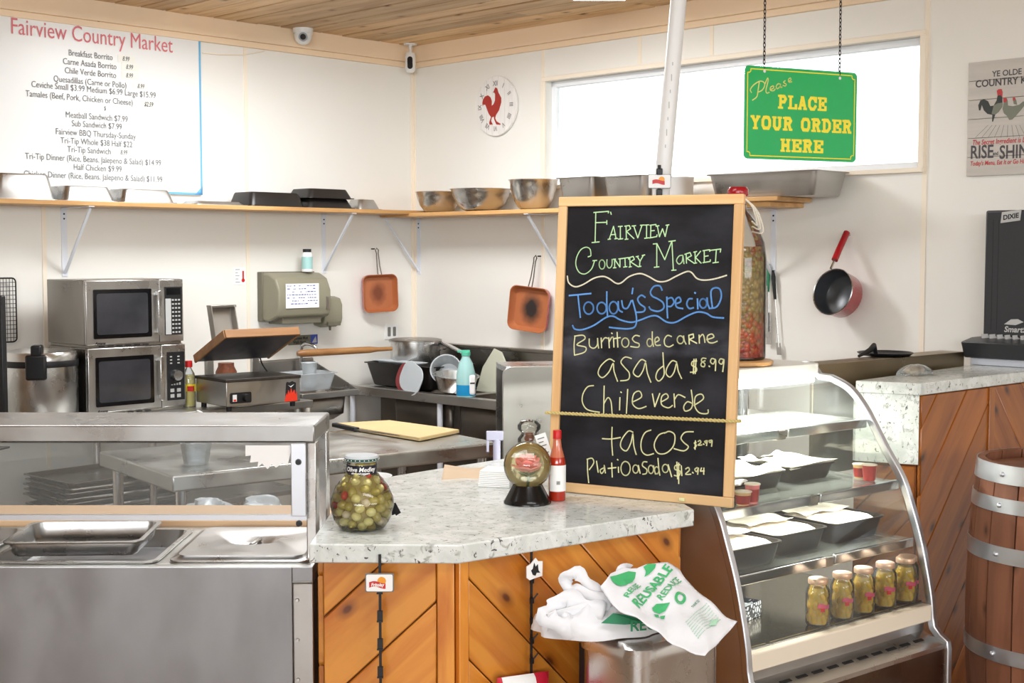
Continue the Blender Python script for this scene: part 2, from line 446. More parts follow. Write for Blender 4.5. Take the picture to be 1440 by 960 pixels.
# ------------------------------------------------------------ mesh builder
LAST = [None]
class MB:
    def __init__(s): s.v = []; s.f = []
    def add(s, vs, fs):
        n = len(s.v); s.v += [tuple(v) for v in vs]; s.f += [tuple(i + n for i in f) for f in fs]; return s
    def box(s, x0, x1, y0, y1, z0, z1):
        return s.add([(x0, y0, z0), (x1, y0, z0), (x1, y1, z0), (x0, y1, z0), (x0, y0, z1), (x1, y0, z1), (x1, y1, z1), (x0, y1, z1)],
                     [(0, 3, 2, 1), (4, 5, 6, 7), (0, 1, 5, 4), (1, 2, 6, 5), (2, 3, 7, 6), (3, 0, 4, 7)])
    def obox(s, c, ax, ay, az):
        """box with centre c and half-axis vectors"""
        c = Vector(c); ax = Vector(ax); ay = Vector(ay); az = Vector(az)
        vs = [c + ax * i + ay * j + az * k for k in (-1, 1) for j, i in ((-1, -1), (-1, 1), (1, 1), (1, -1))]
        return s.add(vs, [(0, 3, 2, 1), (4, 5, 6, 7), (0, 1, 5, 4), (1, 2, 6, 5), (2, 3, 7, 6), (3, 0, 4, 7)])
    def bar(s, p0, p1, w, h, up=(0, 0, 1)):
        p0 = Vector(p0); p1 = Vector(p1); d = p1 - p0
        side = d.cross(Vector(up)).normalized(); u = side.cross(d).normalized()
        return s.obox((p0 + p1) / 2, d / 2, side * w / 2, u * h / 2)
    def prism(s, poly, z0, z1):
        n = len(poly)
        vs = [(x, y, z0) for x, y in poly] + [(x, y, z1) for x, y in poly]
        return s.add(vs, [tuple(range(n - 1, -1, -1)), tuple(range(n, 2 * n))] + [(i, (i + 1) % n, n + (i + 1) % n, n + i) for i in range(n)])
    def prism_y(s, poly, y0, y1):
        """polygon given in (x, z), extruded along y"""
        n = len(poly)
        vs = [(x, y0, z) for x, z in poly] + [(x, y1, z) for x, z in poly]
        return s.add(vs, [tuple(range(n)), tuple(range(2 * n - 1, n - 1, -1))] + [((i + 1) % n, i, n + i, n + (i + 1) % n) for i in range(n)])
    def prism_x(s, poly, x0, x1):
        """polygon given in (y, z), extruded along x"""
        n = len(poly)
        vs = [(x0, y, z) for y, z in poly] + [(x1, y, z) for y, z in poly]
        return s.add(vs, [tuple(range(n)), tuple(range(2 * n - 1, n - 1, -1))] + [((i + 1) % n, i, n + i, n + (i + 1) % n) for i in range(n)])
    def lathe(s, prof, n=24, c=(0, 0, 0), caps=True):
        vs = []; fs = []; c = Vector(c)
        for r, z in prof:
            for k in range(n):
                a = 2 * PI * k / n; vs.append(c + Vector((r * math.cos(a), r * math.sin(a), z)))
        m = len(prof)
        for i in range(m - 1):
            for k in range(n):
                fs.append((i * n + k, i * n + (k + 1) % n, (i + 1) * n + (k + 1) % n, (i + 1) * n + k))
        if caps:
            fs.append(tuple(range(n - 1, -1, -1))); fs.append(tuple(range((m - 1) * n, m * n)))
        return s.add(vs, fs)
    def cyl(s, p0, p1, r0, r1=None, n=16):
        r1 = r0 if r1 is None else r1
        p0 = Vector(p0); p1 = Vector(p1); d = (p1 - p0).normalized()
        q = Vector((0, 0, 1)).rotation_difference(d)
        vs = [p0 + q @ Vector((r0 * math.cos(2 * PI * k / n), r0 * math.sin(2 * PI * k / n), 0)) for k in range(n)]
        vs += [p1 + q @ Vector((r1 * math.cos(2 * PI * k / n), r1 * math.sin(2 * PI * k / n), 0)) for k in range(n)]
        return s.add(vs, [tuple(range(n - 1, -1, -1)), tuple(range(n, 2 * n))] + [(k, (k + 1) % n, n + (k + 1) % n, n + k) for k in range(n)])
    def tube(s, pts, r, n=8, closed=False):
        pts = [Vector(p) for p in pts]; m = len(pts); rings = []
        ref = None
        for i, p in enumerate(pts):
            a = pts[i - 1] if (i > 0 or closed) else p
            b = pts[(i + 1) % m] if (i < m - 1 or closed) else p
            t = (b - a).normalized()
            if ref is None:
                ref = t.orthogonal().normalized()
            ref = (ref - t * ref.dot(t)).normalized()
            o = t.cross(ref)
            rr = r[i] if isinstance(r, (list, tuple)) else r
            rings.append([p + ref * rr * math.cos(2 * PI * k / n) + o * rr * math.sin(2 * PI * k / n) for k in range(n)])
        vs = [v for g in rings for v in g]; fs = []
        for i in range(m if closed else m - 1):
            j = (i + 1) % m
            for k in range(n): fs.append((i * n + k, i * n + (k + 1) % n, j * n + (k + 1) % n, j * n + k))
        if not closed: fs += [tuple(range(n - 1, -1, -1)), tuple(range((m - 1) * n, m * n))]
        return s.add(vs, fs)
    def sphere(s, c, rx, ry=None, rz=None, n=12, m=8):
        ry = rx if ry is None else ry; rz = rx if rz is None else rz; c = Vector(c)
        vs = [c + Vector((0, 0, -rz))]
        for i in range(1, m):
            t = -PI / 2 + PI * i / m
            for k in range(n): vs.append(c + Vector((rx * math.cos(t) * math.cos(2 * PI * k / n), ry * math.cos(t) * math.sin(2 * PI * k / n), rz * math.sin(t))))
        vs.append(c + Vector((0, 0, rz))); fs = []
        for k in range(n):
            fs.append((0, 1 + (k + 1) % n, 1 + k)); L = 1 + (m - 2) * n
            fs.append((L + k, L + (k + 1) % n, len(vs) - 1))
        for i in range(m - 2):
            for k in range(n):
                a = 1 + i * n
                fs.append((a + k, a + (k + 1) % n, a + n + (k + 1) % n, a + n + k))
        return s.add(vs, fs)
    def grid(s, nu, nv, fn):
        vs = [fn(i / (nu - 1), j / (nv - 1)) for j in range(nv) for i in range(nu)]
        return s.add(vs, [(j * nu + i, j * nu + i + 1, (j + 1) * nu + i + 1, (j + 1) * nu + i) for j in range(nv - 1) for i in range(nu - 1)])
    def ribbon(s, pts, w, fn):
        """flat stroke: pts are 2D, w its width, fn maps (x, y) to 3D"""
        P = [Vector((p[0], p[1])) for p in pts]
        for i_, (a, b) in enumerate(zip(P, P[1:])):
            d = b - a
            if d.length < 1e-6: continue
            d.normalize(); n = Vector((-d.y, d.x)) * w / 2; e = d * w * .25
            q = [a - e - n, b + e - n, b + e + n, a - e + n]
            s.add([fn(p.x, p.y) for p in q], [(0, 1, 2, 3)])
        return s
    def build(s, name, m, parent=None, bev=0, solid=0, smooth=40, loc=None, rz=None, sub=0, seg=2):
        me = bpy.data.meshes.new(name)
        me.from_pydata(s.v, [], s.f)
        me.validate(); me.update()
        bm = bmesh.new(); bm.from_mesh(me); bmesh.ops.recalc_face_normals(bm, faces=bm.faces); bm.to_mesh(me); bm.free()
        if smooth:
            me.shade_smooth(); me.set_sharp_from_angle(angle=R(smooth))
        me.materials.append(M[m] if isinstance(m, str) else m)
        o = bpy.data.objects.new(name, me)
        COL.objects.link(o)
        LAST[0] = o
        if parent: o.parent = parent
        if loc is not None: o.location = loc
        if rz is not None: o.rotation_euler = (0, 0, rz) if not isinstance(rz, tuple) else rz
        if solid:
            md = o.modifiers.new('solid', 'SOLIDIFY'); md.thickness = solid; md.offset = 0
        if sub:
            md = o.modifiers.new('sub', 'SUBSURF'); md.levels = sub; md.render_levels = sub
        if bev:
            md = o.modifiers.new('bevel', 'BEVEL'); md.width = bev; md.segments = seg; md.limit_method = 'ANGLE'; md.angle_limit = R(40)
        return o
def tag(o, label, cat, group=None):
    o['label'] = label; o['category'] = cat
    if group: o['group'] = group
    return o
def thing(name, label, cat, loc=(0, 0, 0), rz=0, group=None):
    o = bpy.data.objects.new(name, None); COL.objects.link(o)
    o.empty_display_size = .05
    o.location = loc; o.rotation_euler = (0, 0, rz) if not isinstance(rz, tuple) else rz
    return tag(o, label, cat, group)
def struct(o):
    o['kind'] = 'structure'; return o
def dup(root, loc, rz=None, label=None, group=None):
    r = root.copy(); COL.objects.link(r); r.location = loc
    if rz is not None: r.rotation_euler = (0, 0, rz)
    if label: r['label'] = label
    if group: r['group'] = group
    for ch in list(root.children):
        c = ch.copy(); COL.objects.link(c); c.parent = r
        for g in list(ch.children):
            d = g.copy(); COL.objects.link(d); d.parent = c
    return r
def smooth_pts(pts, k=4):
    """Catmull-Rom through the points"""
    out = []; n = len(pts)
    P = [tuple(p) for p in pts]; D = len(P[0])
    for i in range(n - 1):
        p0 = P[max(i - 1, 0)]; p1 = P[i]; p2 = P[i + 1]; p3 = P[min(i + 2, n - 1)]
        for j in range(k):
            t = j / k
            out.append(tuple(.5 * ((2 * p1[d]) + (-p0[d] + p2[d]) * t + (2 * p0[d] - 5 * p1[d] + 4 * p2[d] - p3[d]) * t * t + (-p0[d] + 3 * p1[d] - 3 * p2[d] + p3[d]) * t ** 3) for d in range(D)))
    out.append(P[-1]); return out
def text(body, size, m, parent, fn, name='lettering', align='CENTER', xs=1.0, weight=0.0, shear=0, spacing=1.0, res=3):
    """flat print: glyph outlines of the built-in font, mapped by fn(x, y) onto the thing's surface"""
    cu = bpy.data.curves.new('t', 'FONT'); cu.body = body; cu.size = size; cu.align_x = align; cu.offset = weight
    cu.shear = shear; cu.space_character = spacing; cu.resolution_u = res; cu.fill_mode = 'FRONT'
    o = bpy.data.objects.new('t', cu); COL.objects.link(o)
    dg = bpy.context.evaluated_depsgraph_get(); me = bpy.data.meshes.new_from_object(o.evaluated_get(dg))
    bpy.data.objects.remove(o); bpy.data.curves.remove(cu)
    for v in me.vertices: v.co = fn(v.co.x * xs, v.co.y)
    me.name = name; me.materials.clear(); me.materials.append(M[m])
    q = bpy.data.objects.new(name, me); COL.objects.link(q); q.parent = parent
    return q
def rrect(x0, x1, z0, z1, r, n=4):
    p = []
    for cx, cz, a0 in ((x1 - r, z0 + r, -90), (x1 - r, z1 - r, 0), (x0 + r, z1 - r, 90), (x0 + r, z0 + r, 180)):
        for k in range(n + 1):
            a = R(a0 + 90 * k / n); p.append((cx + r * math.cos(a), cz + r * math.sin(a)))
    return p
def clip(poly, a, b, c):
    """keep a*x + b*y <= c"""
    out = []
    for i in range(len(poly)):
        p, q = poly[i], poly[(i + 1) % len(poly)]
        dp_, dq = a * p[0] + b * p[1] - c, a * q[0] + b * q[1] - c
        if dp_ <= 0: out.append(p)
        if (dp_ < 0 < dq) or (dq < 0 < dp_):
            t = dp_ / (dp_ - dq); out.append((p[0] + (q[0] - p[0]) * t, p[1] + (q[1] - p[1]) * t))
    return out
def diag_planks(parent, poly, deg, width, m, y=0, th=.016, gap=.004, phase=0.0, minw=.01):
    """boards laid at an angle over a panel given in local (x, z); each board its own object with grain along its length"""
    a = R(deg); ca, sa = math.cos(a), math.sin(a)
    rot = [(x * ca + z * sa, -x * sa + z * ca) for x, z in poly]
    lo = min(p[1] for p in rot); hi = max(p[1] for p in rot)
    k = math.floor((lo - phase) / width)
    while phase + k * width < hi:
        b0 = phase + k * width + gap / 2; b1 = b0 + width - gap
        pc = clip(clip(rot, 0, 1, b1), 0, -1, -b0)
        if len(pc) >= 3 and max(p[1] for p in pc) - min(p[1] for p in pc) > minw:
            ox = sum(p[0] for p in pc) / len(pc); oz = sum(p[1] for p in pc) / len(pc)
            mb = MB(); mb.prism_y([(p[0] - ox, p[1] - oz) for p in pc], -th, 0)
            o = mb.build('plank', m, parent, bev=.003, seg=1)
            o.location = (ox * ca - oz * sa, y, ox * sa + oz * ca); o.rotation_euler = (0, -a, 0)
        k += 1

# ============================================================ THE SETTING
def on(fr): return dict(loc=fr.o, rz=fr.a)
H0 = 3.07          # underside of the ceiling boards
fl = MB().box(-13, 0, -13, 0, -.1, 0).build('floor', 'floor_dark', **on(WL)); struct(fl)
wl = MB().box(-13, 0, 0, .12, 0, 3.2).build('wall_left', 'wall_paint', **on(WL)); struct(wl)
WX0, WX1, WZ0, WZ1 = 1.17, 3.55, 2.14, 2.75
wr = MB()
wr.box(0, WX0, 0, .12, 0, 3.2).box(WX1, 13, 0, .12, 0, 3.2).box(WX0, WX1, 0, .12, 0, WZ0).box(WX0, WX1, 0, .12, WZ1, 3.2)
wr = struct(wr.build('wall_right', 'wall_paint', **on(WR)))
struct(MB().box(-13, 0, -13.1, -13, 0, 3.2).build('wall_front', 'wall_paint', **on(WL)))
struct(MB().box(-13.1, -13, -13, 0, 0, 3.2).build('wall_side', 'wall_paint', **on(WL)))
cl = struct(MB().box(-13, .1, -13, .1, H0 + .018, H0 + .12).build('ceiling', 'ceil_back', **on(WL)))
# ceiling boards run along the right wall; in the frame of the right wall, y counts rows
pw = .152
cinv = Matrix.Rotation(WR.a - WL.a, 4, 'Z')
for k in range(30):
    y1 = -k * pw
    joint = 1.2 + random.random() * 2.5
    for x0, x1 in ((0, joint), (joint + .004, 7.5)):
        dz = random.uniform(-.003, .003)
        mb = MB().box(-(x1 - x0) / 2, (x1 - x0) / 2, -pw / 2 + .005, pw / 2 - .005, -.012, .01)
        o = mb.build('plank', 'ceiling_wood', cl, bev=.004, seg=1)
        o.location = WL.l(WR.w((x0 + x1) / 2, y1 - pw / 2, H0 + .01 + dz)); o.rotation_euler = (0, 0, WR.a - WL.a)
# the rest of the boarded ceiling, out of the photo's view
struct(MB().box(0, 13, -13, -30 * pw, H0, H0 + .017).box(7.5, 13, -30 * pw, 0, H0, H0 + .017).build('ceiling', 'ceiling_wood', **on(WR)))
# wall seams
for x in (-2.53, -1.283, -.012):
    MB().box(x - .012, x + .012, -.004, .001, 0, 2.94).build('seam_strip', 'seam_strip', wl)
for x, z0, z1 in ((.012, 0, 2.94), (1.15, 0, 2.94), (WR.p(1001, 60)[0], WZ1 + .03, 2.94), (3.575, 0, 2.94), (WR.p(900, 60)[0], WZ1 + .03, 2.94)):
    MB().box(x - .012, x + .012, -.004, .001, z0, z1).build('seam_strip', 'seam_strip', wr)
# crown boards
t1 = MB().box(-13, 0, -.035, 0, 2.965, H0 + .012).box(-13, 0, -.022, 0, 2.93, 2.965)
struct(t1.build('trim_1', 'peach_trim', bev=.004, **on(WL)))
t2 = MB().box(0, 13, -.035, 0, 2.965, H0 + .012).box(0, 13, -.022, 0, 2.93, 2.965)
struct(t2.build('trim_2', 'peach_trim', bev=.004, **on(WR)))
# window
wn = thing('window_1', '', ''); del wn['label']; del wn['category']; wn['kind'] = 'structure'
wn.location = WR.o; wn.rotation_euler = (0, 0, WR.a)
f = MB()
for a in ((WX0 - .018, WX1 + .018, WZ1 - .004, WZ1 + .022), (WX0 - .018, WX1 + .018, WZ0 - .018, WZ0 + .004)):
    f.box(a[0], a[1], -.02, .001, a[2], a[3])
f.box(WX0 - .025, WX0 + .004, -.018, .001, WZ0, WZ1).box(WX1 - .004, WX1 + .025, -.018, .001, WZ0, WZ1)
f.build('window_casing', 'seam_strip', wn, bev=.003)
f = MB(); t = .035
f.box(WX0, WX1, .05, .09, WZ1 - t, WZ1).box(WX0, WX1, .05, .09, WZ0, WZ0 + t)
f.box(WX0, WX0 + t, .05, .09, WZ0, WZ1).box(WX1 - t, WX1, .05, .09, WZ0, WZ1)
f.build('window_frame', 'white_paint', wn, bev=.003)
MB().box(WX0 + t, WX1 - t, .068, .074, WZ0 + t, WZ1 - t).build('pane', 'glass_clear', wn)
# thin cables along the top of the walls
c = MB().tube([WL.w(*p) for p in ((-1.57, -.008, 2.868), (-1.45, -.008, 2.872), (-1.3, -.01, 2.885), (-1.15, -.01, 2.925))], .003, 6)
tag(c.build('cable', 'seam_strip'), 'thin pale cable running along the wall under the peach board', 'cable')

# ============================================================ LEFT WALL THINGS
# --- menu board
bx0, bx1, bz0, bz1 = -2.86, -1.59, 2.075, 2.975
mbd = thing('menu_board', 'large white menu board with blue edge and red heading, on the left wall', 'menu board', WL.w(0, -.012), WL.a)
MB().prism_y(rrect(bx0, bx1, bz0, bz1, .012), -.004, .008).build('panel', 'white_plastic', mbd)
e = MB()
for a in ((bx0, bx1, bz1 - .012, bz1), (bx0, bx1, bz0, bz0 + .012), (bx1 - .012, bx1, bz0, bz1), (bx0, bx0 + .012, bz0, bz1)):
    e.box(a[0], a[1], -.0055, -.0035, a[2], a[3])
for sx, sz in ((bx1, bz0), (bx1, bz1)):
    s_ = 1 if sz == bz0 else -1
    e.prism_y([(sx, sz), (sx - .05, sz), (sx - .035, sz + s_ * .016), (sx - .016, sz + s_ * .035), (sx, sz + s_ * .05)][::s_], -.0055, -.0035)
e.build('border', 'blue_border', mbd, smooth=0)
e = MB()
for x, z in ((bx1 - .02, bz1 - .018), (bx1 - .62, bz1 - .01)): e.cyl((x, -.004, z), (x, -.009, z), .006, n=8)
e.build('screw', 'ink_black', mbd)
def menu_line(px, py, body, size, m='grey_print', xs=.62, wgt=.0006, shear=0):
    x, z = WL.p(px, py, -.02)
    text(body, size, m, mbd, lambda a, b: Vector((x + a, -.0065, z + b - size * .35)), xs=xs, weight=wgt, shear=shear)
menu_line(134, 50, 'Fairview Country Market', .116, 'red_print', .78, 0)
rows = [(128, 77, 'Breakfast Borrito'), (127, 89.5, 'Carne Asada Borrito'), (128, 102, 'Chile Verde Borrito'), (128, 115, 'Quesadillas (Carne or Pollo)'),
        (135, 126, 'Ceviche Small $3.99 Medium $6.99 Large $15.99'), (114, 137.5, 'Tamales (Beef, Pork, Chicken or Cheese)'), (148, 152, '$'),
        (137, 164, 'Meatball Sandwich $7.99'), (137, 175.5, 'Sub Sandwich $7.99'), (136, 188, 'Fairview BBQ Thursday-Sunday'),
        (137, 200, 'Tri-Tip Whole $38 Half $22'), (126, 211, 'Tri-Tip Sandwich'), (135, 224, 'Tri-Tip Dinner (Rice, Beans, Jalepeno & Salad) $14.99'),
        (138, 236, 'Half Chicken $9.99'), (135, 248, 'Chicken Dinner (Rice, Beans, Jalepeno & Salad) $11.99')]
for px, py, b in rows: menu_line(px, py, b, .045 if b != '$' else .03, xs=.80, wgt=0)
for px, py, b in ((177, 82.5, '8.99'), (182, 94, '8.99'), (182, 106, '8.99'), (198, 121, '8.99'), (209, 146.5, '$2.59'), (174, 214, '8.99')):
    x, z = WL.p(px, py, -.02)
    MB().box(x - .045, x + .055, -.0058, -.0042, z - .02, z + .018).build('price_patch', 'tape_patch', mbd)
    menu_line(px, py, b, .034, 'grey_print' if '$' not in b else 'ink_black', .7, .0006, .3)

# --- wall shelf left and its brackets
def bracket(fr, x, zt, label, arm=.3, hh=.36, y0=0):
    t = thing('shelf_bracket', label, 'bracket', fr.w(x, y0), fr.a, 'white steel shelf brackets')
    MB().box(-.016, .016, -.004, 0, zt - hh, zt - .001).box(-.016, .016, -arm, 0, zt - .005, zt - .001).build('angle_plate', 'white_metal', t)
    MB().bar((0, -.006, zt - hh + .02), (0, -arm + .02, zt - .012), .01, .014, (1, 0, 0)).build('brace', 'white_metal', t)
    s = MB()
    for z in (zt - .035, zt - .06): s.cyl((0, -.004, z), (0, -.007, z), .0045, n=8)
    s.build('screw', 'ink_black', t)
SZ = 2.0
sh = MB().box(-3.6, -.02, -.30, 0, SZ - .012, SZ + .012)
tag(sh.build('wall_shelf', 'shelf_wood', bev=.003, **on(WL)), 'long wooden shelf on the left wall below the menu board', 'shelf')
bracket(WL, WL.p(90, 330)[0], SZ - .012, 'white steel shelf bracket on the left wall above the microwaves')
bracket(WL, WL.p(455, 330)[0], SZ - .012, 'white steel shelf bracket on the left wall above the towel dispenser')
SR = 1.985
sh = MB().box(.02, 2.93, -.30, 0, SR - .012, SR + .012)
tag(sh.build('wall_shelf', 'shelf_wood', bev=.003, **on(WR)), 'wooden shelf under the window on the right wall holding bowls', 'shelf')
bracket(WR, .05, SR - .012, 'white steel shelf bracket in the wall corner under the bowls')
bracket(WR, 1.3, SR - .012, 'white steel shelf bracket just left of the chalkboard')
bracket(WR, WR.p(1088, 330)[0], SR - .012, 'white steel shelf bracket behind the hanging utensils')

# --- pans on the left shelf
def steam_pan(mb, w, d, h, flip=False, taper=.02, t=.0012, rim=.012):
    """open rectangular pan centred on the origin, base at z 0 (flip: upside down)"""
    def lv(z): return (h - z) if flip else z
    n = 4
    rings = []
    def ring(hw, hd, r, z):
        return [(p[0], p[1], lv(z)) for p in rrect(-hw, hw, -hd, hd, r, n)]
    rings = [ring(w / 2, d / 2, .03, h - .004), ring(w / 2, d / 2, .03, h), ring(w / 2 - rim, d / 2 - rim, .03, h), ring(w / 2 - rim - taper * .25, d / 2 - rim - taper * .25, .03, h - h * .25),
             ring(w / 2 - rim - taper, d / 2 - rim - taper, .03, min(.008, h * .3)), ring(w / 2 - rim - taper - .006, d / 2 - rim - taper - .006, .025, 0)]
    k = len(rings[0])
    inner = [[(x * .992, y * .992, z + (-.0015 if flip else .0015)) for x, y, z in r] for r in rings[::-1]]
    vs = [v for r in rings for v in r]
    fs = [(i * k + j, i * k + (j + 1) % k, (i + 1) * k + (j + 1) % k, (i + 1) * k + j) for i in range(len(rings) - 1) for j in range(k)]
    fs.append(tuple((len(rings) - 1) * k + j for j in range(k)))
    mb.add(vs, fs)
    return mb
def pan_on(fr, pxa, pxb, py, y, w_d, h, mname, name, label, cat, flip, group=None, zb=None, rot=0):
    xa = fr.p(pxa, py, y - w_d / 2)[0]; xb = fr.p(pxb, py, y - w_d / 2)[0]
    o = steam_pan(MB(), xb - xa, w_d, h, flip).build(name, mname, None, solid=.0012, loc=fr.w((xa + xb) / 2, y, zb), rz=fr.a + rot)
    return tag(o, label, cat, group)
ZT = SZ + .0125
pan_on(WL, -8, 84, 275, -.15, .26, .125, 'steel', 'steam_pan', 'tall upturned steel pan at the left end of the left shelf', 'pan', True, zb=ZT)
pan_on(WL, 88, 168, 275, -.16, .25, .075, 'steel', 'steam_pan', 'low upturned steel pan, second from left on the left shelf', 'pan', True, zb=ZT)
pan_on(WL, 170, 252, 275, -.16, .25, .07, 'steel', 'steam_pan', 'upturned steel pan with a wide flat rim, third from left on the shelf', 'pan', True, zb=ZT)
pan_on(WL, 275, 352, 285, -.16, .22, .02, 'steel', 'sheet_pan', 'flat grey sheet pan lying between the steel and the black pans', 'sheet pan', True, zb=ZT)
pan_on(WL, 352, 434, 285, -.16, .26, .08, 'tray_black', 'baking_pan', 'single black upturned baking pan on the left shelf', 'baking pan', True, zb=ZT)
pan_on(WL, 434, 502, 285, -.16, .26, .055, 'tray_black', 'baking_pan', 'lower of two stacked black baking pans on the left shelf', 'baking pan', True, zb=ZT)
pan_on(WL, 435, 501, 275, -.16, .26, .055, 'tray_black', 'baking_pan', 'upper of two stacked black baking pans on the left shelf', 'baking pan', True, zb=ZT + .057)
pan_on(WL, 505, 540, 285, -.17, .18, .06, 'steel', 'steam_pan', 'small upturned steel pan at the right end of the left shelf', 'pan', True, zb=ZT)

# --- bowls on the right shelf
def bowl(px, rpx, top, label, deep=1.0):
    y = -.16 if rpx < 40 else -.20
    x = WR.p(px, 285, y)[0]; q = WR.w(x, y); r = rpx / FPX * q.y
    h = WR.p(px, top, y)[1] - SR - .0125
    pr = [(r * .45, 0), (r * .62, h * .08), (r * .80, h * .35), (r * .92, h * .7), (r * .97, h * .97), (r * 1.02, h), (r * .96, h * .985), (r * .90, h * .7), (r * .78, h * .36), (r * .6, h * .1), (r * .4, .004), (0.001, .004)]
    o = MB().lathe([(.001, 0)] + pr, 40, caps=False).build('mixing_bowl', 'steel_bright', None, loc=(q.x, q.y, SR + .0125), smooth=60)
    tag(o, label, 'bowl')
bowl(617, 33, 270, 'small dull steel bowl, leftmost on the right wall shelf')
bowl(676, 43, 266, 'wide shallow steel bowl, second on the right wall shelf')
bowl(750, 35, 253, 'deep shiny steel bowl beside the grey steam pans')
ZR = SR + .0125
def deep_pan(a, b, top, label, dpt=.26, y=-.15, py=280, m='steel', rim=.012):
    xa = WR.p(a, py, y - dpt / 2)[0]; xb = WR.p(b, py, y - dpt / 2)[0]
    h = WR.p((a + b) / 2, top, y - dpt / 2)[1] - ZR
    o = steam_pan(MB(), xb - xa, dpt, h, False).build('steam_pan', m, None, solid=.0015, loc=WR.w((xa + xb) / 2, y, ZR), rz=WR.a)
    tag(o, label, 'pan')
deep_pan(779, 833, 249, 'deep grey steel pan next to the shiny bowl on the right shelf')
deep_pan(842, 905, 247, 'deep grey steel pan behind the chalkboard top, left of the white pole')
for i in range(2):
    x = WR.p(933 + i * 25, 270, -.15)[0]
    o = MB().lathe([(.055, 0), (.06, .004), (.065, .14), (.068, .145), (.062, .145), (.058, .01), (.001, .01)], 24).build('plastic_tub', 'grey_bin', None, loc=WR.w(x, -.15, ZR))
    tag(o, ['white plastic tub on the right shelf, directly behind the leaning pole', 'white plastic tub on the right shelf, right of the leaning pole'][i], 'tub')
# big pan on a board at the shelf's right end
cb = MB().box(2.58, 3.0, -.34, -.04, ZR, ZR + .022).build('cutting_board', 'shelf_wood', None, bev=.004, **on(WR))
tag(cb, 'light wooden board under the large pan at the right end of the shelf', 'board')
xa = WR.p(992, 265, -.34)[0]; xb = WR.p(1148, 265, -.34)[0]
o = steam_pan(MB(), xb - xa, .32, .115, False, .02).build('steam_pan', 'steel', None, solid=.0015, loc=WR.w((xa + xb) / 2, -.19, ZR + .023), rz=WR.a)
tag(o, 'large grey steel pan at the right end of the shelf under the green sign', 'pan')

# --- work table against the left wall
TZ = .95
wt = thing('work_table', 'steel work table along the left wall under the microwaves', 'table', WL.o, WL.a)
tx1 = WL.p(428, 568, -.62)[0]
MB().box(-3.7, tx1, -.70, -.02, TZ - .04, TZ).build('table_top', 'steel_top', wt, bev=.004)
MB().box(-3.65, tx1 - .05, -.66, -.06, .44, .47).build('under_shelf', 'steel', wt, bev=.003)
for x in (-3.6, -2.3, tx1 - .06):
    for y in (-.64, -.08): MB().cyl((x, y, 0), (x, y, TZ - .04), .02).build('leg', 'steel_bright', wt)
# sheet trays stacked on the under shelf
for i in range(7):
    xx = WL.p(150, 690, -.35)[0] + random.uniform(-.03, .03)
    o = steam_pan(MB(), .66, .46, .022, False, .01).build('sheet_tray', 'steel_dark', None, solid=.0012, loc=WL.w(xx, -.35 + random.uniform(-.02, .02), .471 + i * .025), rz=WL.a + random.uniform(-.06, .06))
    tag(o, 'grey sheet tray under the work table, ' + ['bottom', 'second from bottom', 'third from bottom', 'middle', 'third from top', 'second from top', 'topmost'][i] + ' of its stack', 'tray', 'sheet trays stacked under the work table')

def microwave(zb, label, digital, xl, xr, hh):
    w = xr - xl; d = .40
    t = thing('microwave', label, 'microwave', WL.w(xl, -.55, zb), WL.a)
    MB().box(0, w, .02, d, .012, hh).build('housing', 'steel_dark', t, bev=.004)
    pf = w * .745
    MB().box(0, pf - .002, 0, .02, .014, hh - .002).build('door', 'steel', t, bev=.004)
    dr = LAST[0]
    MB().prism_y(rrect(w * .07, w * .66, hh * .13, hh * .86, .006), -.004, .004).build('window_frame', 'black_glass', dr)
    MB().prism_y(rrect(w * .10, w * .62, hh * .19, hh * .80, .012), -.0055, -.003).build('window_glass', 'micro_win', dr)
    hx = w * .70
    MB().box(hx, hx + .022, -.032, -.022, hh * .16, hh * .83).box(hx + .004, hx + .018, -.024, 0, hh * .18, hh * .24).box(hx + .004, hx + .018, -.024, 0, hh * .75, hh * .81).build('handle', 'steel_bright', dr, bev=.003)
    MB().box(pf, w, 0, .02, .014, hh - .002).build('control_panel', 'steel', t, bev=.003)
    cp = LAST[0]
    MB().box(w * .80, w * .985, -.003, 0, hh * .14, hh * .88).build('button_plate', 'black_plastic', cp)
    if digital:
        MB().box(w * .82, w * .965, -.005, -.003, hh * .76, hh * .86).build('display', 'black_glass', cp)
        b = MB()
        for r_ in range(9):
            for c_ in range(3): b.box(w * (.875 + c_ * .033), w * (.875 + c_ * .033) + .011, -.0045, -.003, hh * (.17 + r_ * .062), hh * (.17 + r_ * .062) + .008)
        b.box(w * .805, w * .865, -.0045, -.003, hh * .15, hh * .70)
        b.build('button', 'ink_faint', cp)
    else:
        MB().cyl((w * .895, -.003, hh * .52), (w * .895, -.026, hh * .52), .03, .026, 24).build('dial', 'steel_bright', cp)
        b = MB()
        for r_ in range(2):
            for c_ in range(2): b.box(w * (.83 + c_ * .07), w * (.83 + c_ * .07) + .022, -.0045, -.003, hh * (.18 + r_ * .085), hh * (.18 + r_ * .085) + .018)
        for r_ in range(3):
            for c_ in range(2): b.box(w * (.83 + c_ * .08), w * (.83 + c_ * .08) + .012, -.0045, -.003, hh * (.70 + r_ * .05), hh * (.70 + r_ * .05) + .006)
        for k in range(4): b.box(w * (.84 + k * .028), w * (.84 + k * .028) + .009, -.0045, -.003, hh * .37, hh * (.385 + k * .008))
        b.build('button', 'ink_faint', cp)
    text('Amana', .02, 'ink_black', dr, lambda a, b: Vector((w * .08 + a, -.001, hh * .045 + b)), align='LEFT', weight=.0006, shear=.3)
    b = MB()
    for k in range(6): b.box(w * (.12 + k * .09), w * (.12 + k * .09) + .03, -.001, .004, .003, .009)
    b.build('vent', 'ink_black', t)
    MB().box(.01, w - .01, .01, d - .01, 0, .013).build('base', 'steel_dark', t)
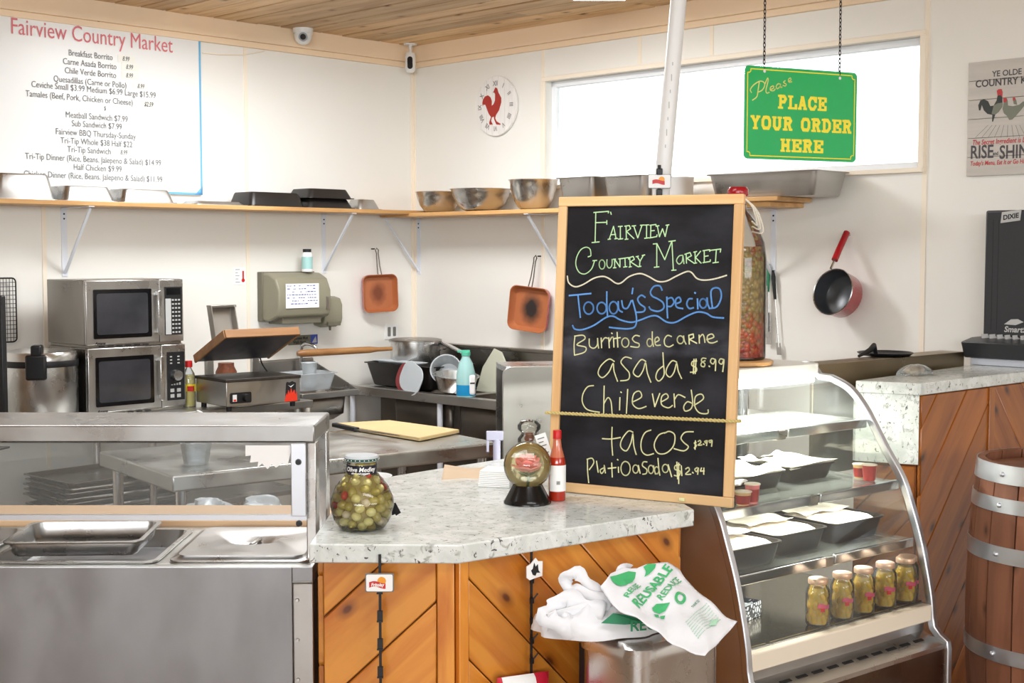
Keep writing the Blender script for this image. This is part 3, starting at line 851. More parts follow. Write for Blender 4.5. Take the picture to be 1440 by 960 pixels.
mx0, mz1 = WL.p(120, 394, -.55); mx1 = WL.p(257, 394, -.55)[0]
mzb = WL.p(120, 490, -.55)[1]
hh2 = mzb - TZ - .002
microwave(TZ + .001, 'lower steel microwave with a round dial, on the work table', False, mx0 + .005, mx1 + .008, hh2)
microwave(mzb, 'upper steel microwave with a keypad, stacked on the other microwave', True, mx0, mx1, mz1 - mzb)

# --- insulated rice pot
q = WL.w(WL.p(56, 500, -.42)[0], -.42, TZ)
zt = q.z; r = 51 / FPX * q.y
zl = dp(56, 492, q.y).z - TZ
rp = thing('rice_pot', 'big round steel rice pot with black latch left of the microwaves', 'pot', q, R(10))
MB().lathe([(r * .96, 0), (r, .01), (r, zl - .075), (r * 1.005, zl - .07)], 40).build('body', 'steel_bright', rp)
MB().lathe([(r * 1.02, zl - .075), (r * 1.03, zl - .07), (r * 1.03, zl - .05), (r * 1.02, zl - .045)], 40).build('rim', 'black_plastic', rp)
MB().lathe([(r * 1.0, zl - .045), (r * 1.0, zl - .02), (r * .95, zl - .005), (r * .5, zl + .008), (.001, zl + .012)], 40).build('lid', 'steel_bright', rp)
MB().box(-.035, .06, -r - .03, -r + .01, zl - .13, zl - .01).box(-.01, .04, -r - .028, -r + .05, zl - .02, zl + .035).build('latch', 'black_plastic', rp, bev=.01)
# --- wire cooling rack leaning on the wall
x0 = WL.p(-25, 430, -.04)[0]; x1 = WL.p(24, 430, -.04)[0]; z0 = WL.p(10, 481, -.04)[1]; z1 = WL.p(10, 391, -.04)[1]
m_ = MB().tube([(p[0], 0, p[1]) for p in rrect(x0, x1, z0, z1, .02)], .004, 6, True)
n = 11
for k in range(1, n): m_.tube([(x0 + (x1 - x0) * k / n, 0, z0), (x0 + (x1 - x0) * k / n, 0, z1)], .0016, 5)
for k in range(1, 15): m_.tube([(x0, 0, z0 + (z1 - z0) * k / 15), (x1, 0, z0 + (z1 - z0) * k / 15)], .0016, 5)
tag(m_.build('wire_rack', 'dark_wire', None, loc=WL.w(0, -.03), rz=WL.a), 'black wire cooling rack hanging on the wall at the left edge', 'rack')
# --- till screen at the left edge
p = dp(4, 497, 5.6)
ts = thing('till_screen', 'black till screen standing at the left edge of the photo', 'screen', (p.x, p.y, .92), R(-14))
MB().box(-.34, 0, 0, .03, .06, dp(4, 416, 5.6).z - .92).build('monitor', 'black_plastic', ts, bev=.004)
MB().box(-.33, -.003, -.002, .0, .075, .10).build('status_bar', 'screen_blue', ts)
MB().box(-.2, -.14, .01, .05, 0, .08).box(-.28, -.06, -.05, .12, 0, .008).build('stand', 'black_plastic', ts)
# --- squeeze bottle with red cap
q = WL.w(WL.p(266, 560, -.5)[0], -.5, TZ)
bt = thing('juice_bottle', 'clear bottle with red cap and yellow label right of the microwaves', 'bottle', q)
h = dp(266, 507, q.y).z - TZ; r = 9.5 / FPX * q.y
MB().lathe([(r, 0), (r, h * .6), (r * .85, h * .72), (r * .4, h * .84), (r * .38, h * .87)], 24).build('body', 'plastic_clear', bt)
MB().lathe([(r * .9, .004), (r * .9, h * .58), (r * .7, h * .70), (r * .001, h * .71)], 20).build('juice', 'yellow_juice', bt)
MB().lathe([(r * 1.02, h * .34), (r * 1.02, h * .5)], 24).build('label', 'yellow_label', bt)
MB().box(0, r * .9, -r * 1.08, -r * .5, h * .35, h * .46).build('label_patch', 'red_plastic', bt)
MB().lathe([(r * .55, h * .86), (r * .55, h)], 20).build('cap', 'red_plastic', bt)

# --- sandwich press
q = dp(318.5, 574.6, 6.78); zb = TZ
pr_ = thing('sandwich_press', 'open steel sandwich press with raised dark upper plate', 'press', (q.x, q.y, zb), R(40))
W_, D_, h_ = .43, .33, dp(318, 535, 6.78).z - zb
MB().box(0, W_, 0, D_, .025, h_ - .008).build('base', 'steel', pr_, bev=.004)
MB().box(-.004, W_ + .004, -.004, D_ + .004, h_ - .012, h_ + .004).build('lower_plate', 'grill_dark', pr_, bev=.003)
for x in (.03, W_ - .03):
    for y in (.03, D_ - .03): MB().cyl((x, y, 0), (x, y, .026), .014).build('foot', 'black_rubber', pr_)
MB().prism_y(rrect(.02, .14, .04, .095, .008), -.004, .001).build('control_plate', 'black_plastic', pr_)
cp = LAST[0]
MB().cyl((.108, -.004, .067), (.108, -.024, .067), .02, .017, 20).build('knob', 'black_plastic', cp)
MB().box(.033, .055, -.007, -.003, .05, .085).build('switch', 'white_plastic', cp)
MB().box(.037, .051, -.0085, -.006, .052, .062).build('switch_light', 'flame_red', cp)
zz = h_
fl_ = [(.335, .03), (.345, .075), (.35, .062), (.357, .09), (.366, .07), (.373, .10), (.382, .072), (.392, .09), (.398, .065), (.405, .078), (.41, .03)]
MB().prism_y([(.34, .06), (.345, .125), (.35, .132), (.365, .128), (.38, .134), (.403, .125), (.40, .06)], -.0025, .001).build('emblem', 'ink_black', pr_, smooth=0)
MB().prism_y(fl_, -.0035, .001).build('emblem', 'flame_red', pr_, smooth=0)
MB().prism_y([(.355, .115), (.37, .108), (.392, .118), (.372, .102)], -.0035, -.002).build('emblem', 'white_paint', pr_, smooth=0)
# raised lid: rises towards the front
s0 = Vector((0, D_, h_ + .07)); s1 = Vector((0, .0, h_ + .215)); up = (s1 - s0).cross(Vector((1, 0, 0))).normalized()
if up.z < 0: up = -up
c_ = (s0 + s1) / 2 + Vector((W_ / 2, 0, 0))
MB().obox(c_ + up * .012, (W_ / 2 - .006, 0, 0), (s1 - s0) / 2 * .97, up * .010).build('upper_plate', 'grill_plate', pr_, bev=.003)
fr_ = MB(); tt = .02
fr_.obox(s1 + Vector((W_ / 2, 0, 0)) + up * .02, (W_ / 2, 0, 0), (s1 - s0).normalized() * .008, up * .022)
fr_.obox(c_ + Vector((-W_ / 2, 0, 0)) + up * .02, (.006, 0, 0), (s1 - s0) / 2, up * .022)
fr_.obox(c_ + Vector((W_ / 2, 0, 0)) + up * .02, (.006, 0, 0), (s1 - s0) / 2, up * .022)
fr_.build('plate_band', 'press_wood', pr_, bev=.003)
MB().obox(c_ + up * .036, (W_ / 2, 0, 0), (s1 - s0) / 2, up * .006).build('lid', 'steel_dark', pr_, bev=.003)
# lifting arm: open box channel at the back
a0 = Vector((.10, D_ - .04, h_ + .15)); a1 = Vector((.10, D_ + .02, h_ + .36)); d_ = (a1 - a0)
ar = MB()
for x in (-.006, .13): ar.bar(a0 + Vector((x, 0, 0)), a1 + Vector((x, 0, 0)), .006, .05, (0, 1, 0))
ar.bar(a1 + Vector((-.01, 0, 0)), a1 + Vector((.14, 0, 0)), .05, .012, (0, 0, 1))
ar.obox((a0 + a1) / 2 + Vector((.06, .02, 0)), (.065, 0, 0), d_ / 2, (0, .003, 0))
ar.build('arm', 'steel_dark', pr_, bev=.002)
MB().box(.06, .10, D_ - .01, D_ + .02, h_ - .02, h_ + .14).box(W_ - .10, W_ - .06, D_ - .01, D_ + .02, h_ - .02, h_ + .14).build('hinge', 'steel', pr_, bev=.002)
MB().tube(smooth_pts([(W_ - .03, D_ * .8, h_ - .01), (W_ - .02, D_ + .03, h_ + .04), (W_ - .05, D_ + .02, h_ + .12)], 5), .004, 6).build('cable', 'black_rubber', pr_)
# white spatula handle lying before the press
a = dp(278, 562, 6.55); b = dp(305, 578, 6.3)
tag(MB().cyl((a.x, a.y, TZ + .03), (b.x, b.y, TZ + .012), .009, n=10).build('spatula', 'white_plastic'), 'white handled spatula lying in front of the sandwich press', 'spatula')
# brown jar behind the press
q = WL.w(WL.p(318, 520, -.12)[0], -.12, TZ)
tag(MB().lathe([(.055, 0), (.06, .02), (.06, .13), (.045, .16), (.045, .18), (.001, .18)], 20).build('sauce_jar', 'spice_brown', None, loc=q), 'dark brown jar standing behind the sandwich press', 'jar')

# --- paper towel dispenser
dx0 = WL.p(378, 400, 0)[0]; dxf0 = WL.p(395, 400, -.20)[0]; dxf1 = WL.p(465, 400, -.20)[0]; dz0 = WL.p(420, 447, -.20)[1]; dz1 = WL.p(430, 384, -.20)[1]
pd = thing('towel_dispenser', 'taupe plastic paper towel dispenser on the left wall', 'dispenser', WL.o, WL.a)
prof = [(0, dz0 - .015), (-.10, dz0 - .02), (-.19, dz0 + .01), (-.205, dz0 + .06), (-.205, dz1 - .10), (-.17, dz1 - .03), (-.10, dz1), (0, dz1 + .005)]
MB().prism_x(prof, dxf0 - .02, dxf1).build('cover', 'taupe_plastic', pd, bev=.012, seg=3)
MB().box(dxf0 - .026, dxf1 - .004, -.05, 0, dz0 - .02, dz1 + .008).build('back_plate', 'taupe_dark', pd, bev=.004)
MB().box(dxf0 + .03, dxf1 - .05, -.17, -.03, dz0 - .035, dz0 + .01).build('slot', 'taupe_dark', pd, bev=.003)
MB().box(dxf1 - .038, dxf1 - .02, -.209, -.2, dz0 + .05, dz0 + .12).build('key_slot', 'steel_dark', pd)
nx0, nz1 = WL.p(402, 399, -.21); nx1, nz0 = WL.p(449, 432, -.21)
nt_ = MB().box(nx0, nx1, -.2085, -.2075, nz0, nz1).build('paper_note', 'white_paper', pd)
b = MB()
random.seed(3)
for k in range(7):
    z = nz1 - .012 - k * (nz1 - nz0 - .02) / 7
    x = nx0 + .01
    while x < nx1 - .02:
        w = random.uniform(.006, .02)
        if random.random() < .7: b.box(x, min(x + w, nx1 - .01), -.2091, -.2086, z - .003, z + .0005 + random.random() * .002)
        x += w + .006
b.build('handwriting', 'blue_print', nt_)
# soap dispenser
sx0 = WL.p(457, 440, -.12)[0]; sx1 = WL.p(482, 440, -.12)[0]; sz0 = WL.p(470, 460, -.12)[1]; sz1 = WL.p(470, 417, -.12)[1]
sd = thing('soap_dispenser', 'small taupe soap dispenser right below the towel dispenser', 'dispenser', WL.o, WL.a)
MB().prism_x([(0, sz0 + .01), (-.06, sz0), (-.11, sz0 + .02), (-.12, sz0 + .05), (-.12, sz1 - .05), (-.10, sz1 - .01), (-.05, sz1), (0, sz1)], sx0, sx1).build('cover', 'taupe_plastic', sd, bev=.008)
MB().box(sx0 + .02, sx1 - .02, -.127, -.11, sz0 + .01, sz0 + .035).build('push_bar', 'taupe_dark', sd, bev=.003)
MB().cyl(((sx0 + sx1) / 2, -.08, sz0 + .01), ((sx0 + sx1) / 2, -.08, sz0 - .02), .009, .006).build('nozzle', 'taupe_dark', sd)
# little bottle on the dispenser
q = WL.w(WL.p(432, 380, -.10)[0], -.10, dz1 + .0075)
lb = thing('pill_bottle', 'small white bottle with black cap standing on the towel dispenser', 'bottle', q)
hb = dp(432, 350, q.y).z - q.z; r = 7.6 / FPX * q.y
MB().lathe([(r, 0), (r, hb * .72), (r * .8, hb * .84), (r * .7, hb * .86)], 20).build('body', 'white_plastic', lb)
MB().lathe([(r * 1.02, hb * .12), (r * 1.02, hb * .66)], 20, caps=False).build('label', 'teal_plastic', lb)
MB().lathe([(r * .78, hb * .86), (r * .78, hb)], 20).build('cap', 'ink_black', lb)
# stickers
x, z = WL.p(337, 388)
sk = thing('temperature_sticker', 'small sticker with a red thermometer on the left wall', 'sticker', WL.w(x, -.001, z), WL.a)
MB().box(-.04, .035, -.001, 0, -.05, .05).build('sheet', 'white_paper', sk)
MB().cyl((.022, -.001, -.025), (.022, -.003, -.025), .011, n=14).box(.017, .027, -.003, -.001, -.02, .03).build('thermometer', 'red_plastic', sk)
b = MB()
for k, w in enumerate((.03, .016, .026, .02, .03)): b.box(-.03, -.03 + w, -.002, -.001, .036 - k * .018, .039 - k * .018)
b.build('lettering', 'grey_print', sk)
x0, z1 = WL.p(405, 472); x1, z0 = WL.p(446, 483)
ws = thing('wash_sign', 'narrow sign reading Employees Must Wash Hands below the dispenser', 'sign', WL.w(0, -.001), WL.a)
MB().box(x0, x1, -.003, 0, z0, z1).build('plate', 'taupe_dark', ws)
w_ = x1 - x0
MB().box(x1 - w_ * .24, x1, -.0045, -.003, z0, z1).build('emblem_field', 'blue_print', ws)
MB().prism_y([(x1 - w_ * .2, z0 + .008), (x1 - w_ * .03, z0 + .008), (x1 - w_ * .07, z1 - .01)], -.0052, -.004).build('emblem', 'ink_faint', ws, smooth=0)
text('Employees Must', .026, 'ink_black', ws, lambda a, b: Vector((x0 + w_ * .38 + a, -.0035, (z0 + z1) / 2 + .003 + b)), xs=.72, weight=.0008)
text('Wash Hands', .026, 'ink_black', ws, lambda a, b: Vector((x0 + w_ * .38 + a, -.0035, (z0 + z1) / 2 - .021 + b)), xs=.72, weight=.0008)
# outlet
x, z = WL.p(550, 466)
ol = thing('wall_outlet', 'white double socket on the left wall near the corner', 'outlet', WL.w(x, 0, z), WL.a)
MB().box(-.055, .055, -.006, 0, -.05, .05).build('plate', 'white_plastic', ol, bev=.002)
b = MB()
for sx in (-.022, .022): b.prism_y(rrect(sx - .012, sx + .012, -.03, .03, .006), -.008, -.005)
b.build('socket', 'grey_plastic', ol)

# --- square copper pans
def square_pan(fr, name_label, px, py, half, tilt, hl, burn, off=-.045):
    x, z = fr.p(px, py, off)
    t = thing('square_skillet', name_label, 'pan', fr.w(x, off, z), fr.a)
    t.rotation_euler = (0, tilt[0], fr.a + tilt[1]); t.rotation_mode = 'XYZ'
    s = half
    def ring(r, rr, y): return [(p[0], y, p[1]) for p in rrect(-r, r, -r, r, rr, 5)]
    rs = [ring(s * .90, s * .3, 0), ring(s * .98, s * .34, -.02), ring(s, s * .34, -.05), ring(s * .97, s * .33, -.05), ring(s * .9, s * .3, -.02)]
    k = len(rs[0]); vs = [v for r_ in rs for v in r_]
    m = MB(); m.add([v for r_ in rs[:3] for v in r_], [(i * k + j, i * k + (j + 1) % k, (i + 1) * k + (j + 1) % k, (i + 1) * k + j) for i in range(2) for j in range(k)] + [tuple(range(k))])
    m.build('outer_shell', 'red_enamel', t)
    m = MB(); vs = [v for r_ in (rs[2], rs[3], rs[4], ring(s * .82, s * .25, -.008)) for v in r_]
    m.add(vs, [(i * k + j, i * k + (j + 1) % k, (i + 1) * k + (j + 1) % k, (i + 1) * k + j) for i in range(3) for j in range(k)] + [tuple(3 * k + j for j in range(k))])
    m.build('cooking_surface', 'pan_' + burn, t)
    m = MB()
    m.tube([(-.012, -.045, s), (-.009, -.03, s + hl * .3), (-.006, -.02, s + hl * .8), (-.010, -.015, s + hl * .92), (0, -.013, s + hl), (.010, -.015, s + hl * .92), (.006, -.02, s + hl * .8), (.009, -.03, s + hl * .3), (.012, -.045, s)], .0035, 6)
    m.build('handle', 'wire', t)
    tag(MB().cyl((0, off * 0 + .0, 0), (0, -.03, 0), .004, n=8).build('nail', 'ink_black', None, loc=fr.w(x, 0, z) + Vector((0, 0, 0)) + (Matrix.Rotation(fr.a, 3, 'Z') @ Vector((math.sin(tilt[0]) * (s + hl * .97), 0, math.cos(tilt[0]) * (s + hl * .97)))), rz=fr.a),
        'nail holding up the ' + name_label.split(' on the')[0].split(' hanging')[0], 'nail')
def burnmat(name, dark, r):
    m = bpy.data.materials.new(name); m.use_nodes = True; nt = m.node_tree; N = nt.nodes; Lk = nt.links; b = N['Principled BSDF']
    b.inputs['Roughness'].default_value = .38
    tc = N.new('ShaderNodeTexCoord'); v = N.new('ShaderNodeVectorMath'); v.operation = 'LENGTH'
    mp = N.new('ShaderNodeMapping'); mp.inputs['Scale'].default_value = (1.25, .2, .95); Lk.new(tc.outputs['Object'], mp.inputs[0])
    n = N.new('ShaderNodeTexNoise'); n.inputs['Scale'].default_value = 30
    ad = N.new('ShaderNodeMath'); ad.operation = 'MULTIPLY_ADD'; ad.inputs[1].default_value = .03
    Lk.new(mp.outputs[0], v.inputs[0]); Lk.new(tc.outputs['Object'], n.inputs[0]); Lk.new(n.outputs[0], ad.inputs[0]); Lk.new(v.outputs['Value'], ad.inputs[2])
    cr = N.new('ShaderNodeValToRGB'); cr.color_ramp.elements[0].position = r * .45; cr.color_ramp.elements[0].color = (*lin(dark), 1)
    cr.color_ramp.elements[1].position = r; cr.color_ramp.elements[1].color = (*lin((178, 106, 66)), 1)
    Lk.new(ad.outputs[0], cr.inputs[0]); Lk.new(cr.outputs[0], b.inputs['Base Color']); M[name] = m
burnmat('pan_light', (120, 62, 36), .095); burnmat('pan_heavy', (48, 40, 38), .12)
square_pan(WL, 'smaller copper coloured square pan hanging on the left wall', 531, 412, .118, (R(-2), R(-16)), .165, 'light')
square_pan(WR, 'larger scorched copper coloured square pan hanging on the right wall', 748, 434, .132, (R(6), R(14)), .185, 'heavy')

# ============================================================ SINKS AND TABLES BEHIND
# --- hand sink on the left wall
SK = .95
hx0 = WL.p(425, 560, -.46)[0]; hx1 = WL.p(505, 550, -.46)[0]
hs = thing('hand_sink', 'small steel hand sink with tall back plate on the left wall', 'sink', WL.o, WL.a)
zf = WL.p(505, 547, -.46)[1]; zbk = WL.p(470, 500, -.01)[1]
m = MB(); zr = zf - .0
m.box(hx0, hx1, -.03, -.005, zr - .04, zbk)
m.build('back_plate', 'steel_dark', hs, bev=.01)
bx0_, bx1_ = hx0 + .04, hx1 - .05
m = MB().box(hx0, hx1, -.46, -.43, zr - .035, zr).box(hx0, hx1, -.09, -.03, zr - .035, zr).box(hx0, bx0_, -.43, -.09, zr - .035, zr).box(bx1_, hx1, -.43, -.09, zr - .035, zr)
m.prism_x([(-.03, zr - .03), (-.46, zr - .03), (-.46, zr), (-.03, zbk - .02)], hx1 - .006, hx1)
m.build('rim', 'steel', hs, bev=.003)
m = MB()
def rr3(x0, x1, y0, y1, r, z): return [(p[0], p[1], z) for p in rrect(x0, x1, y0, y1, r, 4)]
def basin(x0, x1, y0, y1, zt, dp_, r=.05):
    rs = [rr3(x0, x1, y0, y1, r, zt), rr3(x0 + .01, x1 - .01, y0 + .01, y1 - .01, r, zt - dp_ * .8), rr3(x0 + .05, x1 - .05, y0 + .05, y1 - .05, r, zt - dp_)]
    k = len(rs[0]); mb = MB()
    return mb.add([v for q in rs for v in q], [(i * k + j, i * k + (j + 1) % k, (i + 1) * k + (j + 1) % k, (i + 1) * k + j) for i in range(2) for j in range(k)] + [tuple(2 * k + j for j in range(k))])
basin(bx0_, bx1_, -.43, -.09, zr - .002, .17).build('basin', 'steel_dark', hs, solid=.002)
fx = WL.p(431, 520, -.12)[0]; ft = WL.p(432, 485, -.12)[1]
m = MB().tube(smooth_pts([(fx, -.07, zr), (fx, -.07, ft - .04), (fx + .005, -.085, ft), (fx + .02, -.13, ft + .005), (fx + .035, -.165, ft - .015), (fx + .038, -.17, ft - .05)], 5), .011, 10)
m.lathe([(.022, 0), (.022, .012), (.014, .02)], 16, (fx, -.07, zr)).build('faucet', 'chrome', hs)
# clear tub with a cup in the sink
tq = WL.w((hx0 + hx1) / 2 - .03, -.27, zr + .001); 
tb = tag(steam_pan(MB(), .30, .24, .10, False, .02).build('plastic_tub', 'frost', None, solid=.002, loc=tq + Vector((0, 0, .001)), rz=WL.a), 'clear plastic tub standing on the hand sink', 'tub')
tag(MB().lathe([(.03, .0), (.045, .14), (.05, .145), (.046, .14), (.03, .006), (.001, .006)], 24).build('plastic_cup', 'frost_dense', None, loc=tq + WL.X * .02 + Vector((0, 0, .012)), rz=0), 'upright frosted cup inside the clear tub on the hand sink', 'cup')
# rolling pin across the back plates
a = dp(418, 497, 7.75); b = dp(551, 490, 8.05)
tag(MB().tube([a, a.lerp(b, .05), a.lerp(b, .1), a.lerp(b, .75), a.lerp(b, .85), b], [.014, .022, .022, .020, .013, .012], 12).build('wooden_paddle', 'pin_wood'), 'long wooden stirring paddle lying above the hand sink', 'paddle')

# --- dish sink along the right wall
DZ = .93
ds = thing('dish_sink', 'long steel dish sink and drainboard along the right wall', 'sink', WR.o, WR.a)
yf = -.60
xl = .03; xr = 2.35
bs = WR.p(617, 481, 0)[1]
MB().box(xl, xr, -.03, -.004, DZ - .05, bs).box(xl, xr, -.055, -.03, bs - .02, bs).build('backsplash', 'steel_dark', ds, bev=.004)
x1b, x2b = WR.p(552, 580, yf)[0] + .05, 2.2
bw = .52
m = MB()
m.box(xl, xr, yf, yf + .05, DZ - .045, DZ + .008).box(xl, xr, -.09, -.03, DZ - .03, DZ)
m.box(xl, .42, yf + .05, -.09, DZ - .012, DZ)
for k in range(3): m.box(.42 + (k + 1) * (bw + .05) - .05, .42 + (k + 1) * (bw + .05), yf + .05, -.09, DZ - .012, DZ)
m.build('rim', 'steel', ds, bev=.003)
for k in range(3):
    xb = .42 + k * (bw + .05)
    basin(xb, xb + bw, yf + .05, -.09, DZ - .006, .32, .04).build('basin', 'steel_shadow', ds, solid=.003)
for x in (.07, WR.p(617, 590, yf + .02)[0], 2.25):
    for y in (yf + .03, -.08): MB().cyl((x, y, 0), (x, y, DZ - .04), .017).build('leg', 'white_metal' if y < -.3 else 'steel', ds)
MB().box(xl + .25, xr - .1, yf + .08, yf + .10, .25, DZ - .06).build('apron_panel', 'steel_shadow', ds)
m = MB()
fp = []
for px, py, off in ((600, 522, -.12), (600, 496, -.12), (605, 484, -.13), (618, 481, -.16), (638, 490, -.24), (655, 500, -.34), (658, 512, -.36)):
    x_, z_ = WR.p(px, py, off); fp.append((x_, off, z_))
m.tube([(fp[0][0], -.12, DZ)] + smooth_pts(fp, 5), .014, 12)
m.cyl((fp[0][0], -.12, DZ), (fp[0][0], -.12, DZ + .05), .026)
m.build('faucet', 'chrome', ds)
# backsplash labels
xq, zq = WR.p(737, 497, -.035)
# --- black bus tub
q = hp(556, 548, DZ + .008)
bt_ = thing('bus_tub', 'black plastic bus tub in the corner of the dish sink', 'tub', WR.w(.24, -.35, DZ + .009), WR.a + R(90) * 0)
b0 = WR.p(509, 530, -.52)[0]; b1 = WR.p(604, 530, -.52)[0]
bt_.location = WR.w((b0 + b1) / 2 , -.325, DZ + .009)
steam_pan(MB(), b1 - b0, .38, .138, False, .03).build('body', 'tray_black', bt_, solid=.004)
tag(steam_pan(MB(), (b1 - b0) * .7, .10, .016, False).build('food_cover', 'frost_dense', None, solid=.002, loc=WR.w((b0 + b1) / 2 - .03, -.455, DZ + .148), rz=WR.a), 'clear plastic lid lying across the black bus tub', 'lid')
# --- stock pot in the tub
q = WR.w(WR.p(584, 490, -.27)[0], -.27, DZ + .025)
r = 36 / FPX * q.y
ztp = dp(584, 477, q.y).z - q.z
sp = thing('stock_pot', 'shiny steel stock pot with a lid in the corner', 'pot', q)
MB().lathe([(r * .93, 0), (r * .97, .008), (r * .97, ztp - .02), (r * 1.02, ztp - .018), (r * 1.02, ztp - .01)], 36).build('body', 'steel_bright', sp)
MB().lathe([(r * 1.04, ztp - .01), (r * 1.04, ztp), (r * .9, ztp + .006), (.001, ztp + .012)], 36).build('lid', 'steel_dark', sp)
m = MB()
for s in (-1, 1): m.tube([(s * r * .95, -.03, ztp * .75), (s * (r + .03), -.03, ztp * .78), (s * (r + .03), .03, ztp * .78), (s * r * .95, .03, ztp * .75)], .004, 6)
m.build('handle', 'chrome', sp)
# black mug with wire handle left of the pot
q = WR.w(WR.p(532, 495, -.24)[0], -.24, DZ + .10)
mg = thing('black_pot', 'small black pot with a round wire handle beside the stock pot', 'pot', q)
MB().lathe([(.05, 0), (.055, .005), (.055, .07), (.058, .075), (.05, .075), (.048, .01), (.001, .01)], 24).build('body', 'black_plastic', mg)
MB().tube([(-.08 * math.cos(R(a)), 0, .05 + .075 * math.sin(R(a))) for a in range(0, 181, 15)], .004, 6).build('handle', 'wire', mg)
# leaning clear bowls, lids, colander
def round_tub(px, py, r, h, mname, label, nm, cat, rot, y=-.33, z=None):
    x, zz = WR.p(px, py, y)
    o = MB().lathe([(r * .78, 0), (r * .82, .01), (r, h), (r * 1.06, h), (r * 1.06, h * .96), (r * .97, h * .94), (r * .78, .008), (.001, .006)], 28).build(nm, mname, None, loc=WR.w(x, y, zz))
    o.rotation_euler = rot
    return tag(o, label, cat)
round_tub(630, 527, .088, .10, 'frost', 'round clear plastic container leaning on its side by the faucet', 'plastic_container', 'container', (R(60), R(-30), R(10)), -.40)
round_tub(640, 548, .13, .09, 'steel_bright', 'low steel pan lying in the dish sink', 'steel_pan', 'pan', (R(6), R(4), 0), -.47)
x, z = WR.p(598, 532, -.46)
lid = MB().prism_y(rrect(-.11, .11, -.08, .10, .07, 6), -.004, .004).build('food_cover', 'frost_dense', None, loc=WR.w(x, -.575, z), bev=.002)
lid.rotation_euler = (R(-12), R(20), WR.a + R(-10)); tag(lid, 'clear rounded lid leaning against the black bus tub', 'lid')
lid = MB().prism_y(rrect(-.12, .12, -.08, .09, .07, 6), -.004, .004).build('food_cover', 'red_rim', None, loc=WR.w(x - .045, -.56, z - .01), bev=.002)
lid.rotation_euler = (R(-12), R(20), WR.a + R(-10)); tag(lid, 'dark red tinted lid leaning behind the clear one', 'lid')
x, z = WR.p(690, 530, -.20)
o = MB().prism_y([(-.14, -.10), (.16, -.10), (.12, .03), (.02, .15), (-.05, .17), (-.12, .05)], -.005, .005).build('cutting_mat', 'cutmat', None, loc=WR.w(x, -.16, z), bev=.004)
o.data.materials.clear(); o.data.materials.append(M['cutmat'])
o.rotation_euler = (R(-14), 0, WR.a); tag(o, 'pale worn cutting mat standing behind the blue spray bottle', 'cutting mat')
# spray bottle with blue liquid
q = WR.w(WR.p(666, 550, -.50)[0], -.56, DZ + .009)
sb = thing('spray_bottle', 'teal tinted spray bottle half full of blue liquid on the dish sink', 'bottle', q, R(15))
hb = dp(666, 495, q.y).z - q.z
r = 13.5 / FPX * q.y
MB().lathe([(r, 0), (r * 1.02, .01), (r, hb * .5), (r * .72, hb * .75), (r * .42, hb * .88), (r * .40, hb * .97)], 28).build('body', 'teal_plastic', sb)
MB().lathe([(r * 1.012, .006), (r * 1.03, .012), (r * 1.015, hb * .27)], 28).build('liquid', 'blue_liquid', sb)
MB().box(r * .1, r * .8, -r * 1.06, -r * .5, hb * .05, hb * .50).build('label', 'white_paper', sb, bev=.01)
MB().box(r * .2, r * .7, -r * 1.08, -r * 1.05, hb * .3, hb * .33).build('label_print', 'ink_black', sb)
MB().lathe([(r * .48, hb * .93), (r * .48, hb)], 20).box(-r * .9, r * .4, -.008, .008, hb, hb + .012).build('cap', 'teal_cap', sb)

# --- standing steel panel (side splash) by the counter opening
q0 = dp(708, 516, 6.6); 
spn = thing('side_panel', 'rounded upright steel panel behind the chalkboard', 'panel', (dp(707, 516, 6.4).x, 6.4, 0), R(10))
zt = dp(707, 516, 6.4).z
MB().prism_y([(0, 0), (.62, 0), (.62, zt + .008)] + [(.04 - .04 * math.sin(R(a)), zt - .04 + .04 * math.cos(R(a))) for a in (0, 30, 60, 90)], 0, .02).build('sheet', 'steel', spn, bev=.003)
MB().box(.02, .62, .02, .32, zt - .03, zt).build('top_ledge', 'steel_bright', spn, bev=.003)
MB().box(.02, .62, .30, .32, 0, zt - .03).build('rear_sheet', 'steel_dark', spn)

# --- prep table
pt = thing('prep_table', 'steel prep table holding the yellow cutting board', 'table', PT.o, PT.a)
PZ = .90
ptt = MB().box(0, 1.55, 0, .80, PZ - .065, PZ).build('table_top', 'steel_top', pt, bev=.008)
for x in (.06, 1.49):
    for y in (.06, .74): MB().cyl((x, y, 0), (x, y, PZ - .06), .022).build('leg', 'steel_bright', pt)
m = MB(); m.box(.06, 1.49, .06, .74, .24, .26); m.build('under_shelf', 'steel', pt)
# wrapped plastic bundles under/behind the table
def blob(mb, c, rx, ry, rz, amp=.2, seed=1, n=16, k=10):
    rnd = random.Random(seed); ph = [rnd.uniform(0, 6) for _ in range(6)]
    st = len(mb.v); mb.sphere((0, 0, 0), 1, n=n, m=k)
    for i in range(st, len(mb.v)):
        v = Vector(mb.v[i]); s = 1 + amp * (math.sin(3 * v.x + ph[0]) * math.sin(4 * v.y + ph[1]) + .5 * math.sin(9 * v.z + ph[2] + 5 * v.x) + .4 * math.sin(11 * v.y + ph[3]))
        mb.v[i] = (c[0] + v.x * rx * s, c[1] + v.y * ry * s, c[2] + v.z * rz * (1 + .4 * (s - 1)))
    return mb
for i, (px, w, l) in enumerate(((300, .075, 'left of two plastic wrapped bundles seen through the steam table glass'), (372, .085, 'right of two plastic wrapped bundles seen through the steam table glass'))):
    p = dp(px, 702, 5.0)
    tag(blob(MB(), (0, 0, 0), w * 1.15, .10, .085, .35, i + 3, 28, 18).build('wrapped_bundle', 'frost_dense', None, loc=(p.x, 4.95, .765)), l, 'bundle')
stb = MB().box(-1.3, -.50, 4.74, 5.15, .64, .665)
tag(stb.build('low_shelf', 'steel', bev=.003), 'low steel shelf behind the steam table carrying wrapped bundles', 'shelf')
